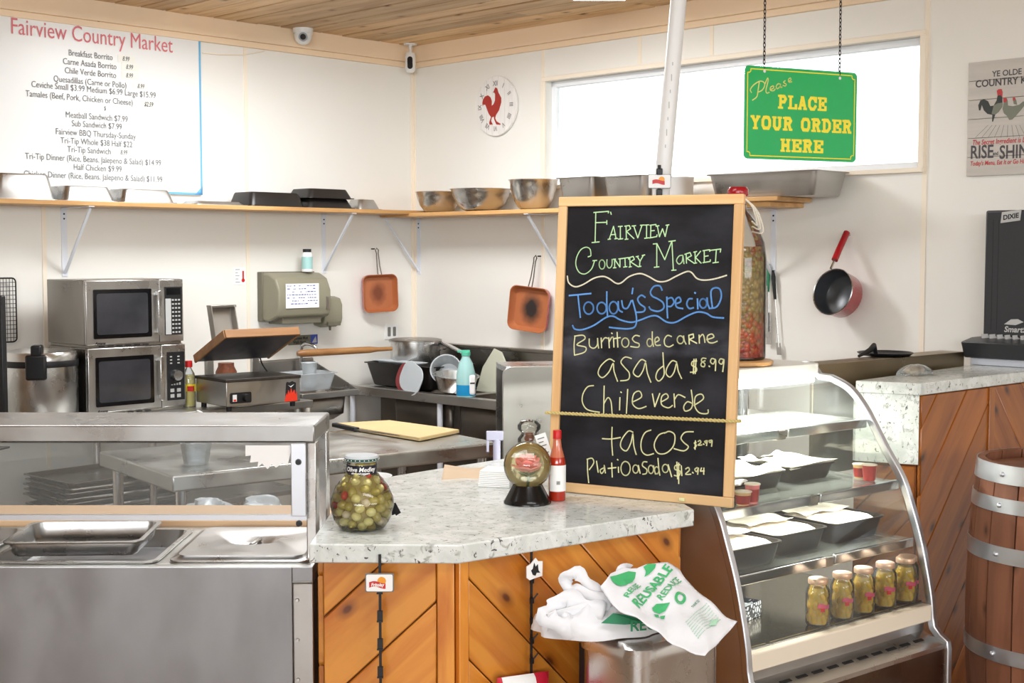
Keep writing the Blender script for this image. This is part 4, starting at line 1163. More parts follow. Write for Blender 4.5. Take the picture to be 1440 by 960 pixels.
# cutting board and knife
c0 = hp(460, 603, PZ); c1 = hp(590, 622, PZ); c2 = hp(645, 610, PZ); c3 = hp(560, 597, PZ)
cpoly = [tuple(hp(466, 601, PZ).xy), tuple(hp(590, 621.5, PZ).xy), tuple(hp(646, 610, PZ).xy), tuple(hp(548, 596.5, PZ).xy)]
cb = MB().prism(cpoly, PZ + .004, PZ + .022).build('cutting_board', 'board_poly', None, bev=.004)
tag(cb, 'thick yellow cutting board with a knife on the prep table', 'cutting board')
k0 = hp(470, 597, PZ + .03); k1 = hp(502, 604, PZ + .03); k2 = hp(562, 613, PZ + .03)
kn = thing('chef_knife', 'black handled chef knife lying on the yellow cutting board', 'knife', k1)
MB().bar(k0 - k1, Vector((0, 0, 0)), .03, .02).build('handle', 'black_plastic', kn, bev=.005)
d = (k2 - k1); n_ = Vector((-d.y, d.x, 0)).normalized()
m = MB(); m.add([(-n_ * .02), n_ * .018, d * .8 + n_ * .012, d, -n_ * .02 + Vector((0, 0, .003)), n_ * .018 + Vector((0, 0, .003)), d * .8 + n_ * .012 + Vector((0, 0, .003)), d + Vector((0, 0, .002))],
      [(0, 1, 2, 3), (7, 6, 5, 4), (0, 4, 5, 1), (1, 5, 6, 2), (2, 6, 7, 3), (3, 7, 4, 0)])
m.build('blade', 'knife_blade', kn)

# ============================================================ STEAM TABLE
ST = Frame(-.54, 3.625, 0)
YT = .90
st = thing('steam_table', 'steel steam table with glass sneeze guard at lower left', 'steam table', (-.54, 3.625, 0))
L0 = -1.75
yb = .55
# body
MB().box(L0, -.02, .01, yb, .08, YT - .045).build('body', 'steel_front', st, bev=.004)
MB().box(L0, -.057, -.003, .01, .08, YT - .001).box(-.057, 0, -.003, .004, YT - .04, YT - .001).build('front_sheet', 'steel_front', st, bev=.002)
MB().box(-.055, 0, -.003, .01, .08, YT - .045).build('corner_stile', 'steel', st, bev=.003)
m = MB()
for z in (YT - .09, YT - .2, YT - .31, YT - .42): m.cyl((-.043, -.002, z), (-.043, -.008, z), .006, .004, 12)
m.build('rivet', 'steel_bright', st)
# top deck with openings
wells = [(-1.72, -.93 + -.02), (-.89, -.45), (-.39, -.03)]
wy0, wy1 = .045, .47
m = MB(); m.box(L0, 0, 0, wy0, YT - .045, YT).box(L0, 0, wy1, yb, YT - .045, YT)
ed = [L0] + [v for w in wells for v in w] + [0]
for i in range(0, len(ed), 2): m.box(ed[i], ed[i + 1], wy0, wy1, YT - .03, YT)
m.build('top_deck', 'steel_top', st, bev=.003)
for i, (x0, x1) in enumerate(wells):
    mm = MB().box(x0, x1, wy0, wy1, YT - .15, YT - .14); 
    mm.build('well', 'steel_dark', st)
MB().box(L0, .0, yb + .005, yb + .26, YT - .012, YT + .018).build('cutting_strip', 'cut_strip', st, bev=.004)
MB().box(L0, .0, yb, yb + .26, YT - .04, YT - .013).build('strip_support', 'steel', st)
# overshelf
zs = 1.28
MB().box(L0, 0, .06, .36, zs - .05, zs).build('overshelf', 'steel_shelf', st, bev=.006)
ov = LAST[0]
MB().box(-.028, 0, .075, .135, YT + .0, zs - .05).box(-.028, 0, .29, .35, YT, zs - .05).build('post', 'steel_bright', st, bev=.003)
MB().cyl((-1.31, .16, YT), (-1.31, .16, zs - .05), .016).build('post', 'steel', st)
MB().box(L0, -.024, .055, .061, YT + .13, zs - .05).build('glass_panel', 'glass_sneeze', st)
gp = LAST[0]
MB().box(L0, -.024, .050, .066, YT + .118, YT + .132).build('glass_edge', 'alu_frame', gp)
MB().box(-.065, -.024, .045, .055, YT + .13, zs - .05).build('glass_clamp', 'alu_frame', st, bev=.002)
clamp_ = LAST[0]
for z in (zs - .10, zs - .27): MB().cyl((-.044, .046, z), (-.044, .036, z), .009, .007, 14).build('bolt', 'black_plastic', clamp_)
# torn paper on the glass
pz = zs - .055
zz = [(-.19, pz), (-.19, pz - .03), (-.175, pz - .028), (-.178, pz - .048), (-.155, pz - .045), (-.158, pz - .062), (-.145, pz - .05), (-.13, pz - .066), (-.118, pz - .052), (-.107, pz - .062), (-.09, pz - .05), (-.075, pz - .056), (-.066, pz - .02), (-.066, pz)]
tag(MB().prism_y(zz, 0, .0006).build('torn_paper', 'white_paper', None, loc=(-.54, 3.625 + .053, 0), smooth=0), 'torn white paper stuck to the upper corner of the sneeze guard glass', 'paper')
# pans in the wells
def well_pan(x0, x1, h, dz, label, m_='steel_bright'):
    o = steam_pan(MB(), x1 - x0, wy1 - wy0 + .02, h, False, .025).build('steam_pan', m_, None, solid=.0015, loc=(-.54 + (x0 + x1) / 2, 3.625 + (wy0 + wy1) / 2, YT + dz))
    return tag(o, label, 'pan')
well_pan(-1.74, -.94, .09, -.08, 'wide steel pan sunk in the leftmost well of the steam table')
well_pan(-.905, -.435, .09, -.084, 'steel pan sunk level in the middle well under the tilted pan')
o = steam_pan(MB(), .385, .30, .042, False, .006).build('steam_pan', 'steel_bright', None, solid=.0015, loc=(-.54 - .69, 3.625 + .23, YT + .008))
o.rotation_euler = (0, 0, R(3)); tag(o, 'shallow steel pan sitting proud in the middle well of the steam table', 'pan')
well_pan(-.405, -.015, .09, -.088, 'steel pan under the domed lid in the right well of the steam table')
lidt = thing('pan_lid', 'flat steel lid with a recessed oval grip on the right well', 'lid', (-.54 - .21, 3.625 + .255, YT + .004))
m = MB()
def ringz(a, b, r, z): return [(p[0], p[1], z) for p in rrect(-a, a, -b, b, r, 4)]
rs = [ringz(.195, .215, .03, 0), ringz(.195, .215, .03, .004), ringz(.183, .203, .03, .006), ringz(.175, .195, .03, .014)]
k = len(rs[0]); m.add([v for q in rs for v in q], [(i * k + j, i * k + (j + 1) % k, (i + 1) * k + (j + 1) % k, (i + 1) * k + j) for i in range(3) for j in range(k)])
# top with an oval recess
n = k; ov_ = [(.075 * math.cos(2 * PI * j / n - PI / 4), .055 * math.sin(2 * PI * j / n - PI / 4), .014) for j in range(n)]
ov2 = [(.055 * math.cos(2 * PI * j / n - PI / 4), .038 * math.sin(2 * PI * j / n - PI / 4), .001) for j in range(n)]
b_ = len(m.v); m.add(rs[3] + ov_ + ov2, [(j, (j + 1) % n, n + (j + 1) % n, n + j) for j in range(n)] + [(n + j, n + (j + 1) % n, 2 * n + (j + 1) % n, 2 * n + j) for j in range(n)] + [tuple(2 * n + j for j in range(n))])
m.build('cover', 'steel', lidt)
MB().bar((0, -.045, .011), (.012, .045, .011), .012, .008).build('grip', 'steel_bright', lidt, bev=.003)
# cup standing on the prep table seen through the glass
q = hp(276, 652, PZ); q = Vector((q.x, q.y, PZ + .001))
r = 22 / FPX * q.y
tag(MB().lathe([(r * .78, 0), (r * .8, .004), (r, .085), (r * 1.05, .088), (r * .97, .088), (r * .76, .006), (.001, .004)], 32).build('plastic_cup', 'plastic_clear', None, loc=q), 'clear plastic cup on the prep table seen through the sneeze guard', 'cup')

# ============================================================ FRONT COUNTER
CZ = 1.0
ct = thing('counter', 'angled counter with pale granite top and orange pine cladding', 'counter', (0, 0, 0))
poly = [(-.525, 3.455), (-.137, 3.445), (.535, 3.93), (.49, 4.16), (.17, 4.56), (.03, 4.97), (-.24, 4.70), (-.47, 4.45), (-.525, 4.45)]
def shrink(p, e):
    c = Vector((.0, 4.1)); return [tuple(Vector(q) + (c - Vector(q)).normalized() * e) for q in p]
MB().prism(poly, CZ - .05, CZ).build('granite_top', 'granite', ct, bev=.004)
inner = [(-.495, 3.51), (-.150, 3.50), (.485, 3.955), (.44, 4.16), (.12, 4.54), (.0, 4.88), (-.24, 4.64), (-.495, 4.42)]
MB().prism(inner, 0, CZ - .051).build('carcass', 'carcass', ct)
# panel A faces the camera, panel B the case
def clad(a, b, deg, w, phase, stile_l, stile_r, z1, parent, m='pine_orange', mid=None):
    """clad the vertical face from a to b (2D points) with diagonal planks between upright stiles"""
    a = Vector(a); b = Vector(b); L = (b - a).length; ang = math.atan2(b.y - a.y, b.x - a.x)
    e = thing('cladding', '', ''); del e['label']; del e['category']
    e.parent = parent; e.location = (a.x, a.y, 0); e.rotation_euler = (0, 0, ang)
    if stile_l: MB().box(0, stile_l, -.022, 0, 0, z1).build('stile', m + '_up', e, bev=.003)
    if stile_r: MB().box(L - stile_r, L, -.022, 0, 0, z1).build('stile', m + '_up', e, bev=.003)
    diag_planks(e, [(stile_l + .002, .02), (L - stile_r - .002, .02), (L - stile_r - .002, z1), (stile_l + .002, z1)], deg, w, m, 0, .016, .004, phase)
    return e
for nm in ('pine_orange', 'pine_dark'):
    # same timber with the grain upright
    src = M[nm].copy(); src.name = nm + '_up'
    for nd in src.node_tree.nodes:
        if nd.type == 'MAPPING': nd.inputs['Scale'].default_value = tuple(reversed(nd.inputs['Scale'].default_value))
    M[nm + '_up'] = src
p0, p1, p2 = (-.495, 3.505), (-.150, 3.497), (.485, 3.952)
clad(p0, p1, 43, .170, .072, 0, .045, CZ - .052, ct)
clad(p1, p2, -46, .150, .048, .03, 0, CZ - .052, ct)
clad((-.495, 4.42), (-.495, 3.51), 45, .17, 0, 0, 0, CZ - .052, ct)
clad((.485, 3.955), (.44, 4.16), 45, .15, 0, 0, 0, CZ - .052, ct)
clad((.44, 4.16), (.12, 4.54), 45, .15, 0, 0, 0, CZ - .052, ct)

# ============================================================ CHALKBOARD
class Plane:
    """a flat rectangular thing from three of its corners: local x along U, z along V, -y towards the room"""
    def __init__(s, bl, br, tl, tr):
        s.o = bl; U = (br - bl) + (tr - tl); s.U = U.normalized()
        V = (tl - bl) + (tr - br); V = V - s.U * V.dot(s.U); s.V = V.normalized(); s.N = s.V.cross(s.U)
        s.M = Matrix((s.U, s.N * -1 * -1, s.V)).transposed()
        # right handed: x = U, y = V x U, z = V
        s.w = ((br - bl).dot(s.U) + (tr - tl).dot(s.U)) / 2; s.h = ((tl - bl).dot(s.V) + (tr - br).dot(s.V)) / 2
        c = (bl + br + tl + tr) / 4
        s.o = c - s.U * s.w / 2 - s.V * s.h / 2
        s.Yv = s.V.cross(s.U)
    def place(s, o):
        m = Matrix((s.U, s.Yv, s.V)).transposed().to_4x4(); m.translation = s.o; o.matrix_world = m
    def p(s, px, py):
        d = ray(px, py); O = Vector((0, 0, EYE))
        t = (s.o - O).dot(s.Yv) / d.dot(s.Yv); q = O + d * t - s.o
        return q.dot(s.U), q.dot(s.V)
B = Plane(dp(774, 692, 4.24), dp(1031, 718, 3.95), dp(785, 281, 4.30), dp(1047, 276, 4.01))
# rest the lower left corner on the granite
B.o.z = CZ + .002
cbd = thing('chalkboard', 'black menu chalkboard with pine frame and coloured chalk writing on the counter', 'chalkboard')
B.place(cbd)
BW, BH = B.w, B.h; fw = .030
MB().box(fw * .6, BW - fw * .6, .0, .008, fw * .6, BH - fw * .6).build('panel', chalkboard_m, cbd)
for nm, b_ in (('top', (0, BW, BH - fw, BH)), ('bot', (0, BW, 0, fw)), ('l', (0, fw, fw, BH - fw)), ('r', (BW - fw, BW, fw, BH - fw))):
    mb = MB(); lx = (b_[1] - b_[0]); lz = b_[3] - b_[2]
    if lx > lz:
        mb.box(-lx / 2, lx / 2, -.009, .012, -lz / 2, lz / 2); o = mb.build('frame_rail', 'frame_wood', cbd, bev=.003)
    else:
        mb.box(-lz / 2, lz / 2, -.009, .012, -lx / 2, lx / 2); o = mb.build('frame_rail', 'frame_wood', cbd, bev=.003); o.rotation_euler = (0, R(90), 0)
    o.location = ((b_[0] + b_[1]) / 2, 0, (b_[2] + b_[3]) / 2)
rnd = random.Random(5)
def chalk(strokes, m, w, crop, name='chalk_writing', k=4):
    ox, oy, sc = crop; mb = MB()
    for s in strokes:
        pts = [B.p(ox + x / sc, oy + y / sc) for x, y in s]
        if len(pts) == 1: pts = [pts[0], (pts[0][0] + .003, pts[0][1] - .002)]
        if len(pts) > 2: pts = smooth_pts(pts, k)
        lay = len(mb.v) * 4e-7; mb.ribbon(pts, w, lambda a, b: Vector((a, -.0008 - lay, b)))
    o = mb.build(name, m, cbd, smooth=0); return o
def loop(cx, cy, rx, ry, a0=-60, n=10, span=370):
    return [(cx + rx * math.cos(R(a0 - span * i / n)), cy + ry * math.sin(R(a0 - span * i / n))) for i in range(n + 1)]
K1 = (760, 260, 4.0); K2 = (760, 480, 3.84)
def seg(*p): return [list(p[i:i + 2]) for i in range(len(p) - 1)]
def sharp(strokes):
    out = []
    for s in strokes:
        out += seg(*s)
    return out
green_cap = sharp([[(312, 155), (308, 322)], [(300, 155), (384, 148)], [(309, 212), (374, 210)], [(290, 324), (332, 320)], [(384, 148), (382, 158)], [(395, 152), (399, 166)], [(374, 200), (374, 222)],
    [(388, 305), (412, 232), (426, 302)], [(396, 280), (424, 278)], [(380, 306), (396, 304)], [(418, 303), (434, 300)], [(450, 235), (450, 303)], [(438, 234), (462, 232)], [(438, 305), (464, 302)],
    [(482, 230), (484, 305)], [(474, 232), (500, 228), (508, 245), (485, 262), (527, 302)], [(476, 306), (494, 304)], [(525, 230), (548, 298), (572, 226)], [(515, 231), (537, 229)], [(562, 227), (584, 225)],
    [(598, 226), (597, 298)], [(588, 226), (610, 224)], [(586, 300), (610, 297)], [(622, 226), (620, 296)], [(616, 227), (650, 222), (651, 230)], [(621, 258), (642, 256)], [(614, 298), (655, 290), (656, 280)],
    [(658, 230), (670, 292), (687, 246), (702, 290), (716, 226)], [(650, 232), (668, 229)], [(706, 227), (724, 224)],
    [(418, 465), (418, 418), (448, 462), (448, 415)], [(410, 418), (424, 417)], [(440, 416), (456, 414)], [(410, 466), (426, 465)], [(456, 414), (496, 408), (497, 418)], [(476, 412), (478, 460)], [(468, 462), (488, 459)],
    [(505, 460), (503, 408)], [(496, 410), (522, 402), (529, 418), (507, 432), (547, 458)], [(498, 462), (513, 459)], [(545, 402), (562, 430)], [(580, 395), (560, 430), (558, 458)], [(538, 404), (552, 400)], [(572, 397), (588, 393)], [(550, 460), (567, 457)],
    [(655, 330), (655, 462)], [(634, 332), (656, 330), (700, 420), (740, 315), (748, 475)], [(722, 318), (760, 313)], [(640, 463), (668, 460)], [(738, 480), (764, 478)],
    [(822, 440), (820, 388)], [(812, 390), (842, 380), (850, 398), (824, 412), (862, 438)], [(870, 375), (872, 440)], [(902, 372), (873, 408), (905, 440)], [(862, 378), (880, 374)], [(864, 441), (880, 438)],
    [(922, 368), (922, 435)], [(914, 370), (952, 364), (953, 374)], [(922, 402), (945, 398)], [(914, 437), (955, 430), (956, 420)], [(955, 368), (1015, 360), (1012, 378)], [(990, 362), (985, 436)], [(970, 438), (1002, 434)]])
chalk(green_cap, 'chalk_green', .0034, K1)
chalk([[(285, 398), (280, 362), (258, 350), (228, 364), (205, 405), (200, 450), (218, 490), (252, 500), (288, 472), (305, 426)], [(295, 426), (318, 424)], [(282, 400), (268, 404)], loop(347, 447, 16, 26), [(375, 420), (375, 452), (388, 467), (402, 452), (404, 418)],
       [(801, 395), (780, 400), (766, 425), (780, 445), (798, 430), (802, 398), (808, 443)]], 'chalk_green', .0034, K1)
chalk([[(152, 512), (160, 550), (195, 572), (240, 560), (300, 525), (350, 514), (385, 525), (425, 552), (455, 550), (500, 515), (560, 498), (610, 515), (660, 542), (710, 540), (760, 515), (820, 488), (850, 492), (880, 525), (920, 535), (980, 528), (1048, 508)]], 'chalk_cream', .0044, K1)
chalk([[(162, 622), (285, 610)], [(212, 622), (218, 680), (225, 745)], loop(272, 692, 27, 34), [(374, 600), (374, 670), (378, 735)], loop(345, 692, 26, 32), loop(412, 690, 24, 34), [(438, 655), (442, 700), (462, 715)],
       [(458, 650), (466, 688), (490, 692), (512, 650)], [(518, 648), (540, 735), (535, 792), (500, 808), (440, 806), (388, 800)], [(521, 580), (516, 612)],
       [(590, 632), (568, 620), (548, 640), (560, 668), (588, 690), (580, 712), (540, 716)], [(685, 592), (672, 568), (640, 570), (620, 600), (630, 625), (660, 640), (690, 662), (694, 692), (665, 710), (625, 702), (612, 685)],
       [(712, 630), (713, 690), (716, 748)], [(712, 642), (738, 634), (752, 658), (736, 682), (714, 682)], [(762, 668), (790, 655), (782, 632), (762, 645), (766, 685), (802, 695)], [(855, 640), (835, 642), (824, 670), (838, 694), (862, 690)],
       [(884, 640), (886, 697)], [(868, 605)], loop(916, 666, 20, 26), [(938, 635), (942, 668), (950, 690)], [(968, 688), (960, 600), (985, 578), (1012, 590), (1017, 635), (992, 685), (950, 694)],
       [(182, 790), (195, 810), (235, 814), (300, 790), (370, 745), (410, 738), (450, 758), (510, 772), (560, 760), (620, 738), (660, 738), (710, 770), (760, 772), (820, 740), (880, 715), (930, 720), (970, 742), (1032, 748)]], 'chalk_blue', .0050, K1)
y1 = [[(195, 848), (190, 900), (192, 957)], [(192, 850), (240, 845), (250, 866), (205, 898), (255, 912), (248, 940), (192, 957)], [(275, 865), (277, 905), (300, 918), (320, 900), (322, 862)], [(322, 862), (324, 890), (328, 918)],
      [(342, 860), (345, 916)], [(344, 885), (362, 860), (378, 862)], [(385, 858), (388, 916)], [(388, 882), (400, 858), (410, 856)], [(412, 862), (414, 912)], [(400, 832)], [(432, 828), (436, 912)], [(415, 864), (450, 858)], loop(478, 886, 20, 26),
      [(558, 850), (535, 846), (518, 864), (530, 882), (555, 893), (550, 912), (508, 908)], [(630, 825), (630, 865), (636, 908)], loop(615, 886, 15, 22), [(645, 886), (668, 872), (660, 855), (645, 868), (650, 900), (676, 900)],
      [(738, 852), (715, 846), (698, 870), (702, 900), (725, 910), (748, 898)], loop(788, 870, 18, 22), [(806, 848), (810, 875), (820, 895)], [(895, 890), (893, 843)], [(893, 862), (912, 840), (922, 858), (926, 886)], [(935, 870), (975, 856), (965, 838), (940, 850), (945, 882), (970, 888), (996, 878)]]
chalk(y1, 'chalk_yellow', .0038, K1)
chalk(sharp([[(838, 895), (835, 845), (860, 838), (862, 858), (838, 868), (880, 890)]]), 'chalk_yellow', .0038, K1)
y2 = [[(400, 108), (370, 95), (328, 130), (312, 172), (335, 195), (370, 165), (393, 118), (398, 160), (417, 215)], [(492, 92), (458, 84), (435, 110), (455, 140), (480, 170), (475, 205), (433, 212)],
      [(570, 108), (545, 98), (515, 135), (502, 170), (530, 190), (555, 155), (568, 115), (578, 170), (597, 220)], [(662, 60), (665, 120), (668, 180), (642, 213), (624, 195), (634, 158), (664, 132)],
      [(737, 112), (712, 104), (686, 138), (679, 172), (700, 192), (722, 165), (736, 118), (745, 160), (763, 200)], [(845, 105), (822, 108), (818, 128), (842, 142), (840, 162), (810, 166)], [(830, 95), (826, 174)], [(841, 94), (836, 174)],
      [(895, 92), (876, 90), (870, 105), (888, 120), (884, 136), (868, 130), (872, 113), (890, 104)], [(910, 132)], [(945, 97), (926, 92), (919, 110), (934, 121), (947, 100), (945, 158)], [(990, 97), (972, 94), (965, 112), (980, 122), (992, 98), (985, 163)],
      [(288, 238), (255, 245), (230, 285), (228, 330), (255, 368), (320, 382)], [(345, 240), (342, 392)], [(344, 335), (365, 303), (382, 325), (388, 394)], [(430, 302), (428, 370)], [(434, 272)], [(472, 258), (465, 388)],
      [(495, 328), (546, 300), (535, 268), (505, 283), (498, 335), (530, 362), (572, 350)], [(655, 325), (690, 303), (680, 282), (656, 298), (655, 340), (690, 358), (714, 345)],
      [(722, 282), (726, 355)], [(724, 315), (745, 287), (782, 302)], [(822, 335), (795, 325), (775, 350), (782, 375), (812, 365), (823, 330), (815, 262)], [(830, 345), (880, 310), (870, 284), (838, 298), (835, 350), (860, 385), (903, 388), (906, 368)],
      [(388, 462), (386, 540), (391, 614)], [(335, 524), (380, 526), (433, 518)], [(501, 490), (475, 484), (440, 530), (435, 570), (465, 590), (490, 545), (500, 498), (505, 560), (518, 610)], [(598, 478), (565, 493), (545, 540), (548, 590), (575, 613), (612, 605)],
      [(682, 490), (640, 505), (615, 558), (635, 602), (680, 602), (720, 562), (726, 505), (697, 485), (670, 495)], [(827, 487), (782, 490), (760, 520), (775, 545), (800, 568), (775, 590), (722, 578)],
      [(842, 545), (832, 548), (843, 562), (831, 575)], [(838, 535), (836, 582)], [(852, 540), (862, 534), (867, 545), (852, 559), (873, 558)], [(880, 552)], [(898, 535), (888, 540), (896, 548), (902, 535), (898, 562)], [(925, 532), (912, 536), (918, 546), (928, 534), (925, 566)],
      [(255, 635), (256, 700), (262, 762)], [(252, 636), (280, 630), (289, 655), (265, 692)], [(304, 645), (313, 706)], [(342, 682), (324, 694), (331, 712), (345, 695), (346, 668), (352, 710)], [(386, 655), (389, 732)], [(366, 685), (410, 680)], [(422, 677), (423, 707)], [(416, 636)],
      loop(461, 685, 25, 38), loop(515, 688, 15, 22), [(530, 668), (540, 712)], [(577, 650), (558, 650), (552, 670), (575, 690), (572, 712), (553, 716)], loop(598, 690, 14, 22), [(612, 670), (622, 716)], [(636, 630), (640, 680), (646, 722)], loop(629, 695, 12, 19), loop(676, 685, 16, 22), [(691, 664), (710, 730)],
      [(756, 665), (730, 670), (728, 690), (756, 700), (748, 725), (724, 722)], [(738, 650), (742, 742)], [(748, 655), (748, 767)], [(762, 670), (765, 724)], [(785, 688), (800, 680), (805, 695), (785, 716), (814, 716)], [(822, 706)], [(848, 680), (835, 690), (845, 702), (855, 682), (850, 717)],
      [(884, 682), (883, 717)]]
chalk(y2, 'chalk_yellow', .0038, K2)
chalk(sharp([[(605, 282), (618, 352), (645, 280)], [(870, 682), (864, 700), (886, 698)]]), 'chalk_yellow', .0038, K2)
# golden cord tied round the board, twisted of two strands
ca = B.p(776, 580); cb_ = B.p(1038, 592)
rope = thing('cord', 'golden twisted cord tied across the chalkboard', 'cord'); B.place(rope)
for ph in (0, PI):
    pts = []
    n = 150
    for i in range(n + 1):
        t = i / n; x = -.012 + (BW + .022) * t
        pts.append((x, -.0155 + .0028 * math.cos(i * 1.05 + ph), ca[1] + (cb_[1] - ca[1]) * t + .0028 * math.sin(i * 1.05 + ph)))
    MB().tube(pts, .0032, 6).build('strand', 'rope', rope)
MB().tube([(-.012, -.0155, ca[1]), (-.014, .005, ca[1]), (-.008, .018, ca[1]), (BW * .5, .02, (ca[1] + cb_[1]) / 2), (BW + .006, .018, cb_[1]), (BW + .012, 0, cb_[1]), (BW + .010, -.0155, cb_[1])], .0045, 8).build('strand', 'rope', rope)
x, z = B.p(961, 702)
ck = MB().box(x - .009, x + .009, -.016, -.0095, z - .004, z + .006).build('chalk_stub', 'chalk_yellow', None, bev=.002); B.place(ck)
tag(ck, 'tiny yellow chalk piece on the lower frame of the chalkboard', 'chalk')

# ============================================================ THINGS ON THE COUNTER
# --- olive jar
q = hp(507, 749, CZ); q.y += .06; q.z = CZ + .001
q.x = (507 - 720) / FPX * q.y
hj = dp(507, 640, q.y).z - CZ; rj = 45.5 / FPX * q.y
oj = thing('olive_jar', 'round bellied glass jar of olives with black neck label, on the counter corner', 'jar', q)
prof = [(rj * .55, 0), (rj * .72, .004), (rj * .9, hj * .14), (rj, hj * .32), (rj * .98, hj * .42), (rj * .82, hj * .58), (rj * .56, hj * .72), (rj * .47, hj * .78), (rj * .46, hj * .93)]
MB().lathe([(.001, 0)] + prof, 48, caps=False).build('glass', 'glass_jar', oj, smooth=80)
core = [(r_ * .74, min(z_ + .006, hj * .9)) for r_, z_ in prof]
MB().lathe([(.001, .008)] + core + [(.001, hj * .91)], 32, caps=False).build('brine', 'brine', oj)
MB().lathe([(rj * .475, hj * .75), (rj * .475, hj * .88)], 32, caps=False).build('label', 'label_black', oj)
lbj = LAST[0]
for body, z, s in (('Olive Medley', hj * .80, .017), ('olives and peppers', hj * .765, .007)):
    text(body, s, 'white_paper', lbj, lambda a, b, z=z: Vector((rj * .482 * math.sin(a / (rj * .48)), -rj * .482 * math.cos(a / (rj * .48)), z + b)), weight=.0004, shear=.2)
MB().lathe([(rj * .50, hj * .925), (rj * .53, hj * .93), (rj * .53, hj * .975), (rj * .50, hj)], 36).build('lid', 'frost_dense', oj)
ld = LAST[0]
MB().lathe([(rj * .535, hj * .935), (rj * .535, hj * .968)], 36, caps=False).build('lid_band', 'green_band', ld)
b = MB()
for k in range(24):
    a = 2 * PI * k / 24; b.sphere((rj * .537 * math.cos(a), rj * .537 * math.sin(a), hj * .952), .0016, n=6, m=4)
b.build('lid_print', 'white_paper', ld)
protos = {}
for nm, m_, sx in (('olive', 'olive', (.0125, .0125, .0150)), ('olive', 'olive_pale', (.0125, .0125, .0140)), ('pepper_piece', 'pimento', (.014, .011, .010)), ('onion', 'onion', (.012, .012, .012))):
    protos[m_] = (nm, MB().sphere((0, 0, 0), *sx, n=10, m=7).build(nm, m_, oj))
rnd = random.Random(11)
def rad_at(z):
    for (r0, z0), (r1, z1) in zip(prof, prof[1:]):
        if z0 <= z <= z1: return r0 + (r1 - r0) * (z - z0) / (z1 - z0)
    return prof[-1][0]
placed = []
tries = 0
while len(placed) < 190 and tries < 12000:
    tries += 1
    z = rnd.uniform(.014, hj * .88); rr = rad_at(z) - .0150; a = rnd.uniform(0, 2 * PI)
    p = Vector((rr * math.cos(a), rr * math.sin(a), z))
    if all((p - o_).length > .0205 for o_ in placed): placed.append(p)
first = {k: True for k in protos}
for p in placed:
    u = rnd.random(); low = p.z < hj * .3
    m_ = 'olive' if u < .55 else 'olive_pale' if u < .80 else ('pimento' if (u < .93 and low) or u < .86 else 'onion' if u < .97 else 'olive')
    nm, pr0 = protos[m_]
    if first[m_]: o = pr0; first[m_] = False
    else: o = pr0.copy(); COL.objects.link(o)
    o.parent = oj; o.location = p; o.rotation_euler = (rnd.uniform(0, 3), rnd.uniform(0, 3), rnd.uniform(0, 3))
# --- white bowl with forks behind the jar
q = dp(519, 700, 4.02); q.z = CZ + .001; r = 33 / FPX * 4.02; hb = dp(519, 669, 4.02).z - CZ
wb = MB().lathe([(.001, 0), (r * .6, 0), (r * .66, .004), (r * .97, hb), (r, hb), (r * .94, hb - .002), (r * .6, .006), (.001, .006)], 36, caps=False).build('white_bowl', 'white_plastic', None, loc=q)
tag(wb, 'white bowl standing behind the olive jar', 'bowl')
for i, (a, lab) in enumerate(((0, 'dark plastic fork leaning against the olive jar, nearer one'), (.018, 'dark plastic fork leaning against the olive jar, farther one'))):
    f0 = dp(541, 686, 3.75 + a); f1 = dp(560 - i * 5, 722, 3.72 + a); f1.z = max(f1.z, CZ + .01)
    m = MB().tube([f0, f0.lerp(f1, .6)], .003, 6).obox(f0.lerp(f1, .82), (f1 - f0) * .2, (f1 - f0).cross(Vector((0, 1, 0))).normalized() * .008, (0, .0015, 0))
    tag(m.build('plastic_fork', 'black_plastic'), lab, 'fork')
# --- kraft menu card
def card(px4, d4, name, m_, label, cat, th=.002, nu=12, sag=.0):
    P = [dp(px4[i][0], px4[i][1], d4[i]) for i in range(4)]   # bl, br, tr, tl
    def fn(u, v):
        a = P[0].lerp(P[1], u); b2_ = P[3].lerp(P[2], u); q_ = a.lerp(b2_, v)
        q_ = q_ + Vector((0, 0, -sag * (1 - abs(2 * u - 1)))); return q_
    return tag(MB().grid(nu, 4, fn).build(name, m_, None, solid=th), label, cat)
card([(620, 680), (683, 680), (690, 657), (625, 653)], [4.42, 4.42, 4.56, 4.56], 'kraft_card', 'kraft_paper', 'creased kraft paper card lying on the counter left of the white napkins', 'card', sag=.008)
MB_ = card([(620, 684), (683, 682), (684, 679), (620, 679)], [4.40, 4.40, 4.44, 4.44], 'kraft_card', 'kraft_dark', 'dark lower fold of a kraft card on the counter', 'card')
# --- napkin stack
q = dp(697, 690, 4.3); q.z = CZ + .001
ns = thing('napkin_stack', 'stack of white napkins between the kraft card and the rose globe', 'napkins', (dp(698, 690, 4.32).x, 4.34, CZ + .001), R(-14))
m = MB()
for k in range(9): m.box(-.05 + k * .0008, .055, -.045, .05, k * .006, k * .006 + .0052)
m.build('napkin', 'white_paper', ns, bev=.001)['kind'] = 'stuff'
